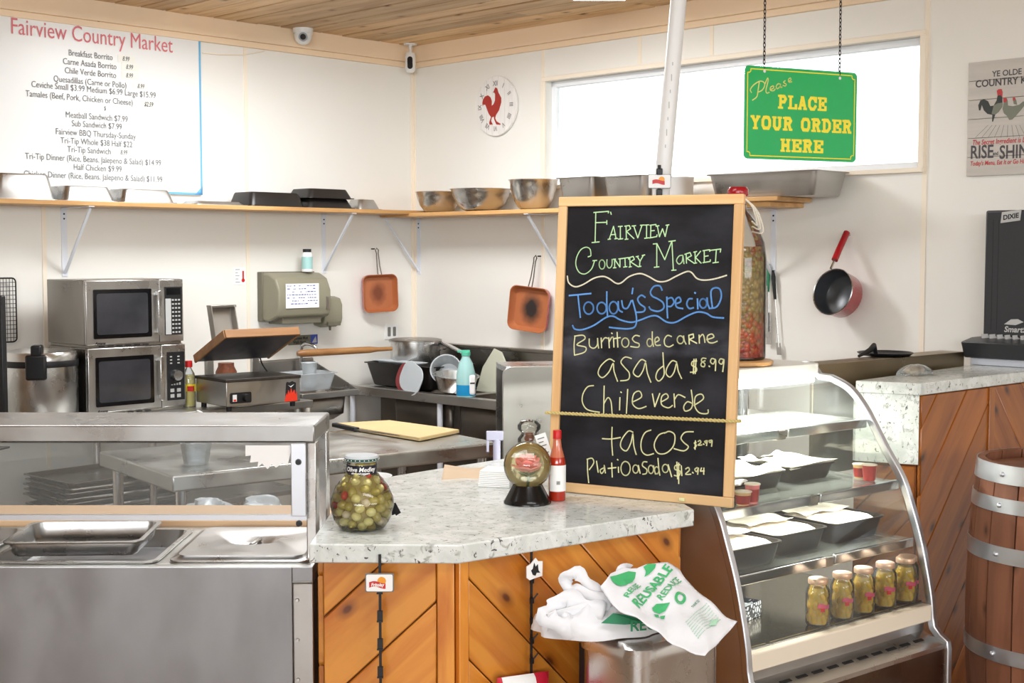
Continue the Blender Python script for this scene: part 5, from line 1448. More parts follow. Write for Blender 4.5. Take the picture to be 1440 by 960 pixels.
# --- rose globe
q = hp(742, 711, CZ); q.y += .05; q.z = CZ + .001; q.x = 22 / FPX * q.y
rg = thing('rose_globe', 'glass globe with a pink rose on a black stand', 'globe', q)
rb = 34 / FPX * q.y
hbse = .055
MB().lathe([(rb, 0), (rb * 1.0, .004), (rb * .92, .014), (rb * .66, hbse - .006), (rb * .62, hbse), (rb * .52, hbse), (rb * .45, hbse - .012), (.001, hbse - .014)], 40).build('stand', 'black_glossy', rg)
gc = Vector((0, 0, hbse - .012 + rb * .97))
MB().sphere(gc, rb, n=40, m=24).build('glass', 'glass_globe', rg, smooth=80)
MB().grid(24, 24, lambda u, v: gc + Vector((rb * .94 * math.cos(PI * u) * math.cos(PI * (v - .5)), rb * .94 * math.sin(PI * u) * math.cos(PI * (v - .5)), rb * .94 * math.sin(PI * (v - .5))))).build('amber_filling', 'globe_liquid', rg, smooth=80)
MB().lathe([(rb * .80, -.001), (rb * .86, .001), (rb * .80, .003)], 40).build('glass_ring', 'glass_jar', rg)
LAST[0].location = gc + Vector((0, -rb * .45, 0)); LAST[0].rotation_euler = (R(90), 0, 0)
# petals: cupped shells in whorls
def petal(w, h, cup, open_, ang, z0, m_, rg_):
    def fn(u, v):
        a = (u - .5) * 2; wv = w * math.sin(PI * min(1, v * .78 + .16)) ** .8
        x = a * wv; r_ = cup * (math.sin(v * PI * .55)) + open_ * v * v
        y = -(r_) + .25 * cup * a * a; z = z0 + h * (v - .06 * a * a)
        c, s_ = math.cos(ang), math.sin(ang); return gc + Vector((x * c - y * s_, x * s_ + y * c, z))
    return MB().grid(8, 8, fn).build('petal', m_, rg_, solid=.001, smooth=70)
rs_ = thing('rose', '', ''); del rs_['label']; del rs_['category']; rs_.parent = rg
for i in range(4): petal(rb * .20, rb * .48, rb * .18, 0, i * 1.6, -rb * .02, 'rose_deep', rs_)
for i in range(5): petal(rb * .32, rb * .52, rb * .32, rb * .05, i * 1.257 + .3, -rb * .10, 'rose_pink', rs_)
for i in range(6): petal(rb * .40, rb * .48, rb * .44, rb * .14, i * 1.047, -rb * .20, 'rose_pink', rs_)
for i in range(5): petal(rb * .38, rb * .28, rb * .42, rb * .30, i * 1.257 + .9, -rb * .26, 'rose_pale', rs_)
m = MB().tube([gc + Vector((0, 0, -rb * .9)), gc + Vector((.004, 0, -rb * .5)), gc + Vector((0, 0, -rb * .15))], .004, 8)
for a, dz in ((.5, -.45), (2.6, -.5), (4.2, -.4), (5.6, -.55)):
    c_ = gc + Vector((0, 0, rb * dz)); d_ = Vector((math.cos(a), math.sin(a), .4)) * rb * .45; s_ = Vector((-math.sin(a), math.cos(a), 0)) * rb * .16
    m.add([c_, c_ + d_ * .5 + s_, c_ + d_, c_ + d_ * .5 - s_], [(0, 1, 2, 3)])
m.build('stem', 'leaf_green', rs_, solid=.001)
# --- hot sauce bottle
q = hp(784, 705, CZ); q.y += .02; q.z = CZ + .001
q.x = 64 / FPX * q.y
hh = dp(784, 605, q.y).z - CZ; r = 12.2 / FPX * q.y
hs_ = thing('hot_sauce_bottle', 'slim red hot sauce bottle with red cap by the chalkboard', 'bottle', q)
MB().lathe([(r * .9, 0), (r, .004), (r, hh * .52), (r * .9, hh * .60), (r * .5, hh * .76), (r * .42, hh * .88)], 28).build('body', 'hot_sauce', hs_)
MB().lathe([(r * .86, hh * .62), (r * .53, hh * .765), (r * .45, hh * .885)], 28, caps=False).build('neck', 'sauce_neck', hs_)
MB().lathe([(r * .5, hh * .88), (r * .5, hh * .99), (r * .45, hh)], 24).build('cap', 'red_plastic', hs_)
m = MB(); m.grid(10, 2, lambda u, v: Vector((r * 1.02 * math.sin(R(-70 + 140 * u) + .25), -r * 1.02 * math.cos(R(-70 + 140 * u) + .25), hh * (.14 + .37 * v))))
m.build('label', 'white_paper', hs_)
b = MB()
def oncyl(a, z): return Vector((r * 1.035 * math.sin(a), -r * 1.035 * math.cos(a), z))
for k in range(12):
    a0 = -.1 + k * .035; b.add([oncyl(a0, hh * .24), oncyl(a0 + .018, hh * .24), oncyl(a0 + .018, hh * .29), oncyl(a0, hh * .29)], [(0, 1, 2, 3)])
b.build('label_print', 'ink_black', LAST[0], smooth=0)
# --- stacked glass spice jar behind the globe
q = dp(744, 690, 4.30); q.z = CZ + .001
zt = dp(744, 590, 4.30).z - CZ
sj = thing('ribbed_spice_jar', 'ribbed glass jar with brown spice behind the rose globe', 'jar', q)
pr = []
nb = 5
for k in range(nb):
    z0 = (zt) * k / nb; z1 = zt * (k + 1) / nb
    pr += [(.024, z0 + .001), (.037, z0 + (z1 - z0) * .3), (.037, z0 + (z1 - z0) * .6), (.026, z1 - .003)]
MB().lathe([(.001, 0)] + pr + [(.001, zt)], 32, caps=False).build('glass', 'glass_jar', sj, smooth=80)
MB().lathe([(.001, .004)] + [(r_ * .42, z_ * .80 + .004) for r_, z_ in pr], 24).build('spice', 'spice_brown', sj)
# --- paper tag behind the globe
p = dp(764, 625, 4.22)
pt_ = thing('paper_tag', 'small white tilted paper tag between spice jar and hot sauce bottle', 'tag', p, R(-10))
pt_.rotation_euler = (0, R(-18), R(-5))
MB().box(-.018, .018, -.0006, .0006, -.105, .035).build('card', 'white_paper', pt_)
b = MB()
for k in range(5): b.box(-.012, .010 - (k % 2) * .006, -.0012, -.0006, .02 - k * .012, .023 - k * .012)
b.build('lettering', 'grey_print', pt_)
# --- trigger bottle and cups in the kitchen behind
q = dp(695, 660, 5.1)
tbz = dp(697, 606, 5.1).z
tb_ = thing('trigger_bottle', 'lavender trigger spray bottle with navy base behind the counter', 'bottle', (q.x + .01, 5.1, .70))
MB().lathe([(.045, 0), (.045, .10), (.03, .17), (.014, .20), (.014, tbz - .70 - .03)], 20).build('body', 'lavender_plastic', tb_)
MB().lathe([(.0465, .0), (.0465, .085)], 20).build('label', 'navy_plastic', tb_)
MB().box(-.04, .025, -.012, .012, tbz - .70 - .035, tbz - .70).box(-.04, -.03, -.008, .008, tbz - .78, tbz - .735).build('trigger', 'lavender_plastic', tb_, bev=.003)
tag(MB().box(-.08, .20, 4.98, 5.22, .66, .699).build('low_shelf', 'steel', bev=.003), 'small steel shelf behind the counter under the trigger bottle', 'shelf')
q = dp(717, 640, 5.1)
tag(MB().lathe([(.001, .0), (.05, 0), (.062, .17), (.065, .17), (.06, .168), (.048, .004)], 24, caps=False).build('plastic_tub', 'frost_dense', None, loc=(q.x + .03, 5.1, .70)), 'clear plastic tub beside the trigger bottle behind the counter', 'tub')

# --- hanging clip strips on the cladding
def strip(x, y, z1, z0, ang, gap, label, kind):
    t = thing('clip_strip', label, 'clip strip', (x, y, 0), ang)
    MB().box(-.0035, .0035, -.003, 0, z0, z1).build('strap', 'black_rubber', t)
    z = z1 - .085; i = 0
    while z > z0:
        m = MB()
        if kind: m.box(-.007, .007, -.009, 0, z - .016, z + .012).box(-.008, .008, -.012, -.008, z - .017, z - .013)
        else: m.bar((-.010, -.012, z + .010), (.001, -.002, z - .006), .003, .003).bar((.014, -.012, z + .010), (.001, -.002, z - .012), .003, .004).box(-.005, .006, -.006, 0, z - .018, z - .002)
        m.build('clip', 'black_plastic', t); z -= gap
    return t
s1 = strip(-.341, 3.448, .975, .25, 0, .0735, 'black clip strip with small logo card hanging left on the cladding', True)
card_ = MB().prism_y(rrect(-.034, .034, .882, .925, .004), -.017, -.014).build('logo_card', 'white_paper', s1)
MB().prism_y(rrect(-.037, .037, .879, .928, .004), -.014, -.010).build('card_holder', 'grey_plastic', s1)
MB().cyl((.006, -.0172, .909), (.006, -.0176, .909), .011, n=20).build('logo_sun', 'logo_orange', card_)
m = MB(); m.grid(14, 2, lambda u, v: Vector((-.026 + u * .042, -.0182, .892 + v * .014 + .003 * math.sin(u * 5)))); m.build('logo_ribbon', 'logo_red', card_)
text('Fritolay', .012, 'white_paper', card_, lambda a, b: Vector((-.005 + a, -.0186, .8955 + b)), xs=.9, weight=.0004, shear=.2)
bx_ = Vector((.031, 3.60)); 
ang = math.atan2(p2[1] - p1[1], p2[0] - p1[0])
sp_ = Vector((.031, 0)); t_ = (sp_.x - p1[0]) / (p2[0] - p1[0]); yy = p1[1] + (p2[1] - p1[1]) * t_
nx_ = Vector((math.sin(ang), -math.cos(ang)))
s2 = strip(.031 + nx_.x * .035, yy + nx_.y * .035, .965, .30, ang, .055, 'black hook strip with torn label hanging on the angled cladding', False)
s2.name = 'hook_strip'
x0, z0 = 0, dp(737, 795, yy).z
m = MB(); m.prism_y([(-.026, z0 - .02), (-.016, z0 - .028), (.006, z0 - .024), (.026, z0 - .022), (.027, z0 + .018), (.012, z0 + .02), (.004, z0 + .03), (-.012, z0 + .016), (-.026, z0 + .010)], -.016, -.013)
m.build('torn_label', 'white_paper', s2)
MB().prism_y([(-.006, z0 - .015), (-.012, z0 - .002), (-.006, z0 + .002), (-.002, z0 + .018), (.003, z0 + .006), (.010, z0 + .012), (.012, z0 - .004), (.018, z0 - .012), (.006, z0 - .010), (.002, z0 - .018)], -.0175, -.016).build('label_print', 'ink_black', LAST[0], smooth=0)
# snack bag hanging from the hook strip
zc = dp(717, 938, yy).z
sg = thing('snack_bag', 'red and white snack bag hanging from the hook strip', 'bag', s2.location + Vector((0, 0, 0)), ang)
c0 = -.048
def pillow(u, v, s):
    x = -.085 + .17 * u; z = zc - .30 * v + .012 * (1 - u)
    return Vector((c0 + x, -.03 + s * .03 * (math.sin(PI * u) * math.sin(PI * min(1, max(0, v * 1.02)))) ** .5, z))
m = MB(); m.grid(14, 14, lambda u, v: pillow(u, v, -1)); m.grid(14, 14, lambda u, v: pillow(u, v, 1))
m.build('bag', 'chip_red', sg)
m = MB(); m.grid(10, 6, lambda u, v: pillow(.08 + u * .62, .0 + v * .22 * (1 - .3 * u), -1) + Vector((0, -.0015, 0))); m.build('white_panel', 'white_paper', sg)
text('BBQ', .03, 'grey_print', sg, lambda a, b: Vector((c0 - .02 + a, -.065, zc - .045 + b)))

# ============================================================ TRASH CAN AND BAGS
def rrp(w, d, r, n=6): return rrect(0, w, 0, d, r, n)
TC = (.318, 3.364)
tcn = thing('trash_can', 'stainless steel trash can with flat lid below the chalkboard', 'trash can', (TC[0], TC[1], 0), R(39))
TW, TD, TH = .325, .235, .755
MB().prism(rrp(TW, TD, .055), .02, TH - .05).build('body', 'steel_bright', tcn)
MB().prism(rrect(-.004, TW + .004, -.004, TD + .004, .038, 6), 0, .022).build('base', 'black_plastic', tcn)
rs = [(0, TH - .048, 0), (0, TH - .012, 0), (.012, TH, 0), (.03, TH + .002, 0)]
m = MB(); k = None; vs = []
for ins, z, _ in [(-.006, TH - .048, 0), (-.006, TH - .014, 0), (.004, TH - .002, 0), (.03, TH, 0)]:
    r_ = [(p[0], p[1], z) for p in rrect(ins, TW - ins, ins, TD - ins, .055, 6)]; k = len(r_); vs += r_
m.add(vs, [(i * k + j, i * k + (j + 1) % k, (i + 1) * k + (j + 1) % k, (i + 1) * k + j) for i in range(3) for j in range(k)] + [tuple(3 * k + j for j in range(k)), tuple(range(k - 1, -1, -1))])
m.build('lid', 'steel_bright', tcn)
MB().box(.03, TW - .03, TD, TD + .02, .1, TH - .05).build('hinge_cover', 'black_plastic', tcn)
MB().box(TW * .35, TW * .65, -.05, -.002, .025, .04).build('pedal', 'black_plastic', tcn, bev=.004)
# crumpled white bag lying under the printed one
cc = Vector((.235, 3.50, TH + .003))
rng = random.Random(4)
bg = thing('crumpled_bag', 'crumpled white plastic bag with loose handles on the trash can lid', 'bag', cc)
def pile(u, v):
    a = 2 * PI * u; el = v * PI / 2
    rr = 1 + .10 * math.sin(3 * a + 1) + .06 * math.sin(7 * a + 5 * v)
    x = .165 * rr * math.cos(a) * math.cos(el) ** .7; y = .085 * rr * math.sin(a) * math.cos(el) ** .7
    return Vector((x - .02, y, .075 * math.sin(el) * (1 + .25 * math.sin(9 * x / .1) * math.cos(7 * y / .1)) + .0))
MB().grid(40, 12, pile).build('bag_body', 'bag_white', bg, smooth=70)
def band(pts, w, name='handle'):
    pts = smooth_pts(pts, 5); mb = MB(); n = len(pts); vs = []
    for i, p in enumerate(pts):
        p = Vector(p); t = Vector(pts[min(i + 1, n - 1)]) - Vector(pts[max(i - 1, 0)])
        s_ = t.cross(Vector((.2, -1, .3))).normalized() * w * (1 + .25 * math.sin(i)) / 2
        vs += [p - s_, p + Vector((0, -.006 * math.sin(i * .8), 0)), p + s_]
    mb.add(vs, [(3 * i + j, 3 * i + j + 1, 3 * i + j + 4, 3 * i + j + 3) for i in range(n - 1) for j in (0, 1)])
    return mb.build(name, 'bag_white', bg, solid=.001, smooth=70)
L3 = lambda px, py, d: dp(px, py, d) - cc
band([L3(860, 850, 3.46), L3(825, 835, 3.48), L3(800, 828, 3.52), L3(797, 812, 3.53), L3(812, 806, 3.53), L3(828, 822, 3.51), L3(850, 845, 3.48)], .035)
band([L3(850, 862, 3.44), L3(820, 852, 3.46), L3(795, 842, 3.48), L3(778, 858, 3.46), L3(768, 865, 3.44), L3(790, 880, 3.42), L3(812, 884, 3.42)], .05)
band([L3(850, 840, 3.52), L3(868, 815, 3.55), L3(880, 798, 3.58), L3(884, 802, 3.6)], .03)
m = MB(); m.grid(12, 8, lambda u, v: L3(770 + 75 * u, 862 + 26 * v - 22 * u * (1 - v) , 3.44 + .02 * math.sin(6 * u) * v + .03 * u)); m.build('bag_flap', 'bag_white', bg, solid=.0012, smooth=70)
# printed sheet bag
A_, B_, D_ = dp(848, 822, 3.47), dp(945, 795, 3.62), dp(990, 925, 3.29)
U_ = (B_ - A_).normalized(); V_ = (D_ - A_); V_ = (V_ - U_ * V_.dot(U_)).normalized(); N_ = V_.cross(U_)
if N_.y > 0: N_ = -N_
def b2(px, py):
    d = ray(px, py); O = Vector((0, 0, EYE)); t = (A_ - O).dot(N_) / d.dot(N_); w = O + d * t - A_
    return Vector((w.dot(U_), w.dot(V_)))
def surf(c, e=0):
    bump_ = .006 * math.sin(c.x * 38 + c.y * 12) + .004 * math.sin(c.y * 47 - c.x * 20) + .003 * math.sin(c.x * 90 + c.y * 60)
    return A_ + U_ * c.x + V_ * c.y + N_ * (bump_ + e)
pb = thing('printed_bag', 'white plastic bag with green REUSABLE print draped over the trash can', 'bag')
edge_l = smooth_pts([(848, 822), (845, 826), (862, 850), (905, 880), (940, 897), (990, 925)], 4)
edge_r = smooth_pts([(858, 808), (880, 799), (945, 795), (965, 812), (1000, 845), (1036, 875)], 4)
def bfn(u, v):
    i = v * (len(edge_l) - 1); a = int(i); f_ = i - a; a2 = min(a + 1, len(edge_l) - 1)
    l_ = Vector(edge_l[a]).lerp(Vector(edge_l[a2]), f_); r_ = Vector(edge_r[a]).lerp(Vector(edge_r[a2]), f_)
    q_ = l_.lerp(r_, u); return surf(b2(q_.x, q_.y))
MB().grid(26, 36, bfn).build('sheet', 'bag_white', pb, solid=.0012, smooth=80)
sheet = LAST[0]
def bag_text(body, x0, y0, x1, y1, size, m_='green_print', wgt=.0006, xs=1.0):
    a = b2(820 + x0 / 6, 780 + y0 / 6); b = b2(820 + x1 / 6, 780 + y1 / 6); d = (b - a); L_ = d.length; d.normalize(); n = Vector((d.y, -d.x))
    cu = bpy.data.curves.new('t', 'FONT'); cu.body = body; cu.size = 1; o = bpy.data.objects.new('t', cu); COL.objects.link(o)
    bpy.context.view_layer.update(); w = max(o.dimensions.x, .01); bpy.data.objects.remove(o); bpy.data.curves.remove(cu)
    s = L_ / w
    text(body, 1, m_, pb, lambda x, y: surf(a + d * (x * s) + n * (y * size), .003), align='LEFT', weight=wgt * 20)
bag_text('REUSE', 372, 388, 492, 245, .022)
bag_text('REUSABLE', 470, 455, 745, 150, .036, wgt=.0012)
bag_text('REDUCE', 665, 385, 832, 215, .026)
bag_text('THANK YOU', 925, 460, 985, 395, .010, 'dark_green_print')
for k in range(8):
    bag_text('please return this bag to a participating store' [: 44 - k * 3], 860 + k * 15, 590 + k * 18, 1050 + k * 16, 400 + k * 20, .0045, wgt=.0)
def bag_poly(pts, m_='green_print', e=.003):
    P = [surf(b2(820 + x / 6, 780 + y / 6), e) for x, y in pts]; c = sum(P, Vector()) / len(P)
    MB().add([c] + P, [(0, i + 1, (i + 1) % len(P) + 1) for i in range(len(P))]).build('print_mark', m_, pb, smooth=0)
bag_poly([(222, 200), (280, 175), (380, 142), (450, 133), (445, 175), (420, 220), (355, 275), (310, 282), (270, 272), (240, 240)])
bag_poly([(505, 110), (540, 100), (608, 98), (600, 130), (560, 165), (520, 178), (530, 150)])
bag_poly([(585, 440), (620, 408), (680, 402), (730, 410), (700, 455), (650, 478), (600, 470)])
bag_poly([(600, 495), (640, 490), (645, 520), (610, 525)]); bag_poly([(655, 500), (700, 490), (690, 522), (660, 530)])
bag_poly([(1085, 540), (1145, 530), (1120, 600), (1055, 612)], 'pale_green_print')
rg2 = []
for rad in (46, 34):
    mb = MB(); pts = [(820 + (812 + rad * math.cos(a * PI / 12)) / 6, 780 + (385 + rad * .95 * math.sin(a * PI / 12)) / 6) for a in range(25)]
    P = [b2(*p) for p in pts]; mb.ribbon(P, .0025 if rad > 40 else .005, lambda x, y: surf(Vector((x, y)), .003)); mb.build('print_mark', 'green_print', pb, smooth=0)
# print on the crumpled bag
for body, px, py, s in (('REU', 905, 880, .05),):
    a = dp(px, py, 3.395) - cc
    text(body, s, 'dark_green_print', bg, lambda x, y: a + Vector((x * .8, -.002 + x * .25, y * .8 - .01)), weight=.001)
m = MB(); m.add([L3(845, 876, 3.40), L3(862, 862, 3.41), L3(880, 864, 3.42), L3(900, 870, 3.43), L3(922, 866, 3.44), L3(905, 876, 3.42), L3(878, 878, 3.41)], [(0, 1, 2, 3, 4, 5, 6)]); m.build('print_mark', 'dark_green_print', bg, smooth=0)

# ============================================================ POLE AND GREEN SIGN
pa = dp(930, 275, 5.05); pb_ = dp(954, 2, 5.05); dd = (pb_ - pa) / (pb_.z - pa.z)
ptop = pa + dd * (H0 - pa.z); pbot = pa + dd * (0 - pa.z)
pl = thing('leaning_pole', 'white plastic pipe leaning up to the ceiling behind the chalkboard', 'pole')
MB().cyl(pbot, ptop, .030, n=28).build('pipe', 'white_plastic', pl)
m = MB()
for k in range(7):
    c = pa + dd * (.18 + k * .05); m.obox(c + Vector((-.004, -.0305, 0)), (.0015, 0, 0), (0, .0006, 0), (0, 0, .006 + .006 * (k % 2)))
m.build('pipe_print', 'ink_faint', pl)['kind'] = 'stuff'
c = dp(927, 255, 4.99)
cs = thing('clip_strip', 'black clip strip with small logo card on the leaning white pole', 'clip strip', c)
MB().box(-.006, .006, -.004, .002, -.16, .06).build('strap', 'black_rubber', cs)
MB().prism_y(rrect(-.040, .040, -.024, .024, .004), -.010, -.006).build('logo_card', 'white_paper', cs)
cd = LAST[0]
MB().prism_y(rrect(-.042, .042, -.026, .026, .004), -.006, -.003).build('card_holder', 'grey_plastic', cs)
MB().cyl((.008, -.0102, .006), (.008, -.0107, .006), .011, n=18).build('logo_sun', 'logo_orange', cd)
MB().grid(12, 2, lambda u, v: Vector((-.026 + u * .045, -.0112, -.010 + v * .014 + .003 * math.sin(u * 5)))).build('logo_ribbon', 'logo_red', cd)
for z in (.035, -.04): MB().box(-.011, .011, -.014, .004, z - .012, z + .012).build('clip', 'black_plastic', cs, bev=.003)
# green sign
G = Plane(dp(1046, 222, 5.10), dp(1203, 229, 5.33), dp(1048, 92, 5.10), dp(1206, 102, 5.33))
gs = thing('order_sign', 'green hanging sign reading Please PLACE YOUR ORDER HERE in yellow', 'sign'); G.place(gs)
GW, GH = G.w, G.h
MB().prism_y(rrect(0, GW, 0, GH, .018, 5), 0, .004).build('plate', 'green_sign', gs)
def gu(x, y):
    u = G.p(1040 + x / 6, 80 + y / 6); return u
def outline(ins, w, notch=.022):
    a, b_, c, d_ = ins, GW - ins, ins, GH - ins; n_ = notch; cnt_ = [0]
    pts = [(a + n_, c), (b_ - n_, c), (b_ - n_, c + n_ * .6), (b_ - n_ * .6, c + n_), (b_, c + n_), (b_, d_ - n_), (b_ - n_ * .6, d_ - n_), (b_ - n_, d_ - n_ * .6), (b_ - n_, d_), (a + n_, d_), (a + n_, d_ - n_ * .6), (a + n_ * .6, d_ - n_), (a, d_ - n_), (a, c + n_), (a + n_ * .6, c + n_), (a + n_, c + n_ * .6), (a + n_, c)]
    return MB().ribbon(pts, w, lambda x, y: Vector((x, -.0006, y)))
outline(.012, .004, .014).build('border', 'yellow_print', gs, smooth=0)
GLY = {'P': ([[(.27, .1), (.27, .9)], [(.27, .9), (.68, .9), (.84, .72), (.68, .5), (.27, .5)]], [(0, .55, .08), (0, .4, .92)]),
 'L': ([[(.27, .1), (.27, .9)], [(.88, .1), (.88, .34)]], [(0, 1, .08), (0, .56, .92)]),
 'A': ([[(.2, .1), (.47, .92)], [(.80, .1), (.53, .92)], [(.3, .36), (.7, .36)]], [(0, .4, .08), (.6, 1, .08), (.3, .6, .92)]),
 'C': ([[(.86, .68), (.68, .9), (.36, .9), (.16, .68), (.16, .32), (.36, .1), (.68, .1), (.88, .34)], [(.88, .95), (.88, .62)]], []),
 'E': ([[(.27, .1), (.27, .9)], [(.88, .92), (.88, .68)], [(.88, .08), (.88, .32)], [(.62, .62), (.62, .38)]], [(0, .96, .08), (0, .96, .92), (.27, .62, .5)]),
 'Y': ([[(.2, .92), (.5, .5)], [(.8, .92), (.5, .5)], [(.5, .5), (.5, .1)]], [(0, .4, .92), (.6, 1, .92), (.25, .75, .08)]),
 'O': ([[(.5, .9), (.28, .88), (.15, .68), (.15, .32), (.28, .12), (.72, .12), (.85, .32), (.85, .68), (.72, .88), (.5, .9)]], []),
 'U': ([[(.22, .9), (.22, .3), (.38, .1), (.62, .1), (.78, .3), (.78, .9)]], [(0, .45, .92), (.55, 1, .92)]),
 'R': ([[(.27, .1), (.27, .9)], [(.27, .9), (.68, .9), (.82, .72), (.68, .52), (.27, .52)], [(.6, .5), (.78, .1)]], [(0, .5, .08), (0, .4, .92), (.62, 1, .08)]),
 'D': ([[(.27, .1), (.27, .9)], [(.27, .9), (.62, .9), (.84, .68), (.84, .32), (.62, .1), (.27, .1)]], [(0, .4, .08), (0, .4, .92)]),
 'H': ([[(.24, .1), (.24, .9)], [(.76, .1), (.76, .9)], [(.24, .5), (.76, .5)]], [(0, .45, .08), (0, .45, .92), (.55, 1, .08), (.55, 1, .92)])}
def slab(word, xa, xb, yt, yb):
    """Western slab lettering; xa..xb and yt..yb are where the word stands on the sign"""
    (u0, v1), (u1, _), (_, v0) = gu(xa, yt), gu(xb, (yt)), gu(xa, yb)
    u1 = gu(xb, yb)[0]
    mb = MB(); n = len([c for c in word if c != ' ']) + .7 * word.count(' '); cell = (u1 - u0) / n; x = u0; h = v1 - v0
    for c in word:
        if c == ' ': x += cell * .7; continue
        w = cell * .90; st, sf = GLY[c]
        fn = lambda a, b: Vector((x + a, -.0008 - len(mb.v) * 2e-6, v0 + b))
        for s in st: mb.ribbon([(p[0] * w, p[1] * h) for p in s], w * .29, fn)
        for a, b, z in sf: mb.ribbon([(a * w + w * .04, z * h), (b * w - w * .04, z * h)], h * .16, fn)
        x += cell
    mb.build('lettering', 'yellow_print', gs, smooth=0)
slab('PLACE', 325, 740, 318, 436); slab('YOUR ORDER', 92, 950, 490, 608); slab('HERE', 345, 712, 688, 800)
def script(strokes, w=.0045):
    mb = MB()
    for s in strokes: mb.ribbon(smooth_pts([gu(*p) for p in s], 4), w, lambda x, y: Vector((x, -.0008, y)))
    mb.build('lettering', 'pale_yellow', gs, smooth=0)
script([[(100, 300), (90, 275), (120, 235), (170, 205), (205, 215), (210, 245), (190, 280), (160, 295)], [(165, 215), (155, 280), (145, 335), (108, 365)], [(215, 225), (235, 180), (240, 200), (222, 280), (230, 305), (250, 298)],
        [(262, 275), (285, 262), (285, 245), (262, 255), (258, 280), (285, 285), (300, 270)], [(345, 230), (322, 228), (308, 252), (318, 268), (340, 250), (345, 232), (345, 255), (358, 255)], [(385, 200), (370, 215), (392, 230), (385, 245), (365, 240)], [(412, 205), (432, 195), (428, 178), (412, 190), (415, 212), (440, 210)]])
def chain(x):
    mb = MB(); x_, z_ = x; z = z_ - .004; i = 0
    top = H0 + .004
    while G.o.z + z * G.V.z < top:
        pts = [(.0045 * math.cos(a), .0, .010 * math.sin(a)) for a in [k * PI / 4 for k in range(8)]]
        if i % 2: pts = [(0, p[0], p[2]) for p in pts]
        mb.tube([(p[0] + x_, p[1] + .002, p[2] + z) for p in pts], .0017, 5, True); z += .0155; i += 1
    o = mb.build('chain', 'dark_wire', gs); o['kind'] = 'stuff'
for px in (1075, 1181):
    e = G.p(px, 97 if px < 1100 else 107); chain((e[0], e[1]))
    MB().cyl((e[0], -.001, e[1] - .008), (e[0], -.0016, e[1] - .008), .006, n=12).build('eyelet', 'white_plastic', gs)

# ============================================================ DISPLAY CASE
dc = thing('display_case', 'curved glass refrigerated display case right of the chalkboard', 'display case', DC.o, DC.a)
CW = .94; CB = .82
prof = [(.56, 1.353), (.52, 1.355), (.492, 1.330), (.478, 1.314), (.428, 1.312), (.365, 1.290), (.319, 1.261), (.275, 1.215), (.241, 1.167), (.18, 1.074), (.111, .976), (.066, .866), (.036, .779), (.010, .679), (-.010, .586), (-.018, .514), (-.024, .486), (-.045, .465), (-.074, .448), (-.079, .42), (-.079, .0)]
sp_pts = smooth_pts(prof[4:16], 4)
full = prof[:4] + sp_pts + prof[16:]
def frame_band(x0, x1, w):
    """chrome band following the end profile"""
    mb = MB(); P = [Vector(p) for p in full]; n = len(P); inn = []
    for i, p in enumerate(P):
        t = (P[min(i + 1, n - 1)] - P[max(i - 1, 0)]).normalized(); nn = Vector((-t.y, t.x))
        if nn.dot(Vector((1, -1.0 if i < 12 else 0))) < 0: nn = -nn
        inn.append(p + nn * w)
    vs = [(x0, p.x, p.y) for p in P] + [(x0, p.x, p.y) for p in inn] + [(x1, p.x, p.y) for p in P] + [(x1, p.x, p.y) for p in inn]
    fs = []
    for i in range(n - 1):
        fs += [(i, i + 1, n + i + 1, n + i), (2 * n + i, 3 * n + i, 3 * n + i + 1, 2 * n + i + 1), (i, 2 * n + i, 2 * n + i + 1, i + 1), (n + i, n + i + 1, 3 * n + i + 1, 3 * n + i)]
    fs += [(0, n, 3 * n, 2 * n), (n - 1, 3 * n - 1, 4 * n - 1, 2 * n - 1)]
    return mb.add(vs, fs)
frame_band(-.012, .012, .026).build('end_frame', 'alu_frame', dc, bev=.004)
frame_band(CW - .012, CW + .012, .026).build('end_frame', 'alu_frame', dc, bev=.004)
side = [(CB, 0), (CB, 1.353)] + full[:]
side_l = [(p[0] + (.004 if p[0] < CB else 0), p[1]) for p in side]
MB().prism_x(side_l, -.004, .004).build('end_panel', 'steel_side', dc)
MB().prism_x([(CB, .46), (CB, 1.345)] + [(p[0] + .01, p[1]) for p in full if p[1] > .47], CW - .003, CW + .003).build('end_glass', 'glass_case', dc)
MB().prism_x([(CB, 0), (CB, .46)] + [(p[0] + .004, p[1]) for p in full if p[1] <= .46], CW - .004, CW + .004).build('end_panel', 'steel', dc)
MB().box(.01, CW - .01, .48, CB, 1.318, 1.352).build('top_panel', 'white_enamel', dc, bev=.004)
MB().box(.01, CW - .01, .50, CB, 1.285, 1.318).build('light_housing', 'white_enamel', dc)
lh = LAST[0]
MB().cyl((.06, .47, 1.296), (CW - .06, .47, 1.296), .012).build('lamp_or_fill_tube', 'lamp_or_fill_tube', lh)
# glass front
gl = [(p[0] + .008, p[1]) for p in sp_pts if p[1] > .55]
m = MB(); n = len(gl); m.add([(.012, a, b) for a, b in gl] + [(CW - .012, a, b) for a, b in gl], [(i, i + 1, n + i + 1, n + i) for i in range(n - 1)])
m.build('curved_glass', 'glass_case', dc, smooth=80)
# rear doors
m = MB(); 
for a, b, y in ((.01, .47, CB - .03), (.45, .91, CB - .01)):
    m.box(a, b, y - .012, y, .58, .61).box(a, b, y - .012, y, 1.25, 1.285).box(a, a + .025, y - .012, y, .58, 1.285).box(b - .025, b, y - .012, y, .58, 1.285)
m.build('door_frame', 'alu_frame', dc)
MB().box(.03, .45, CB - .038, CB - .034, .61, 1.25).build('rear_door', 'glass_case', dc)
MB().box(.47, .89, CB - .018, CB - .014, .61, 1.25).build('rear_door', 'glass_case', dc)
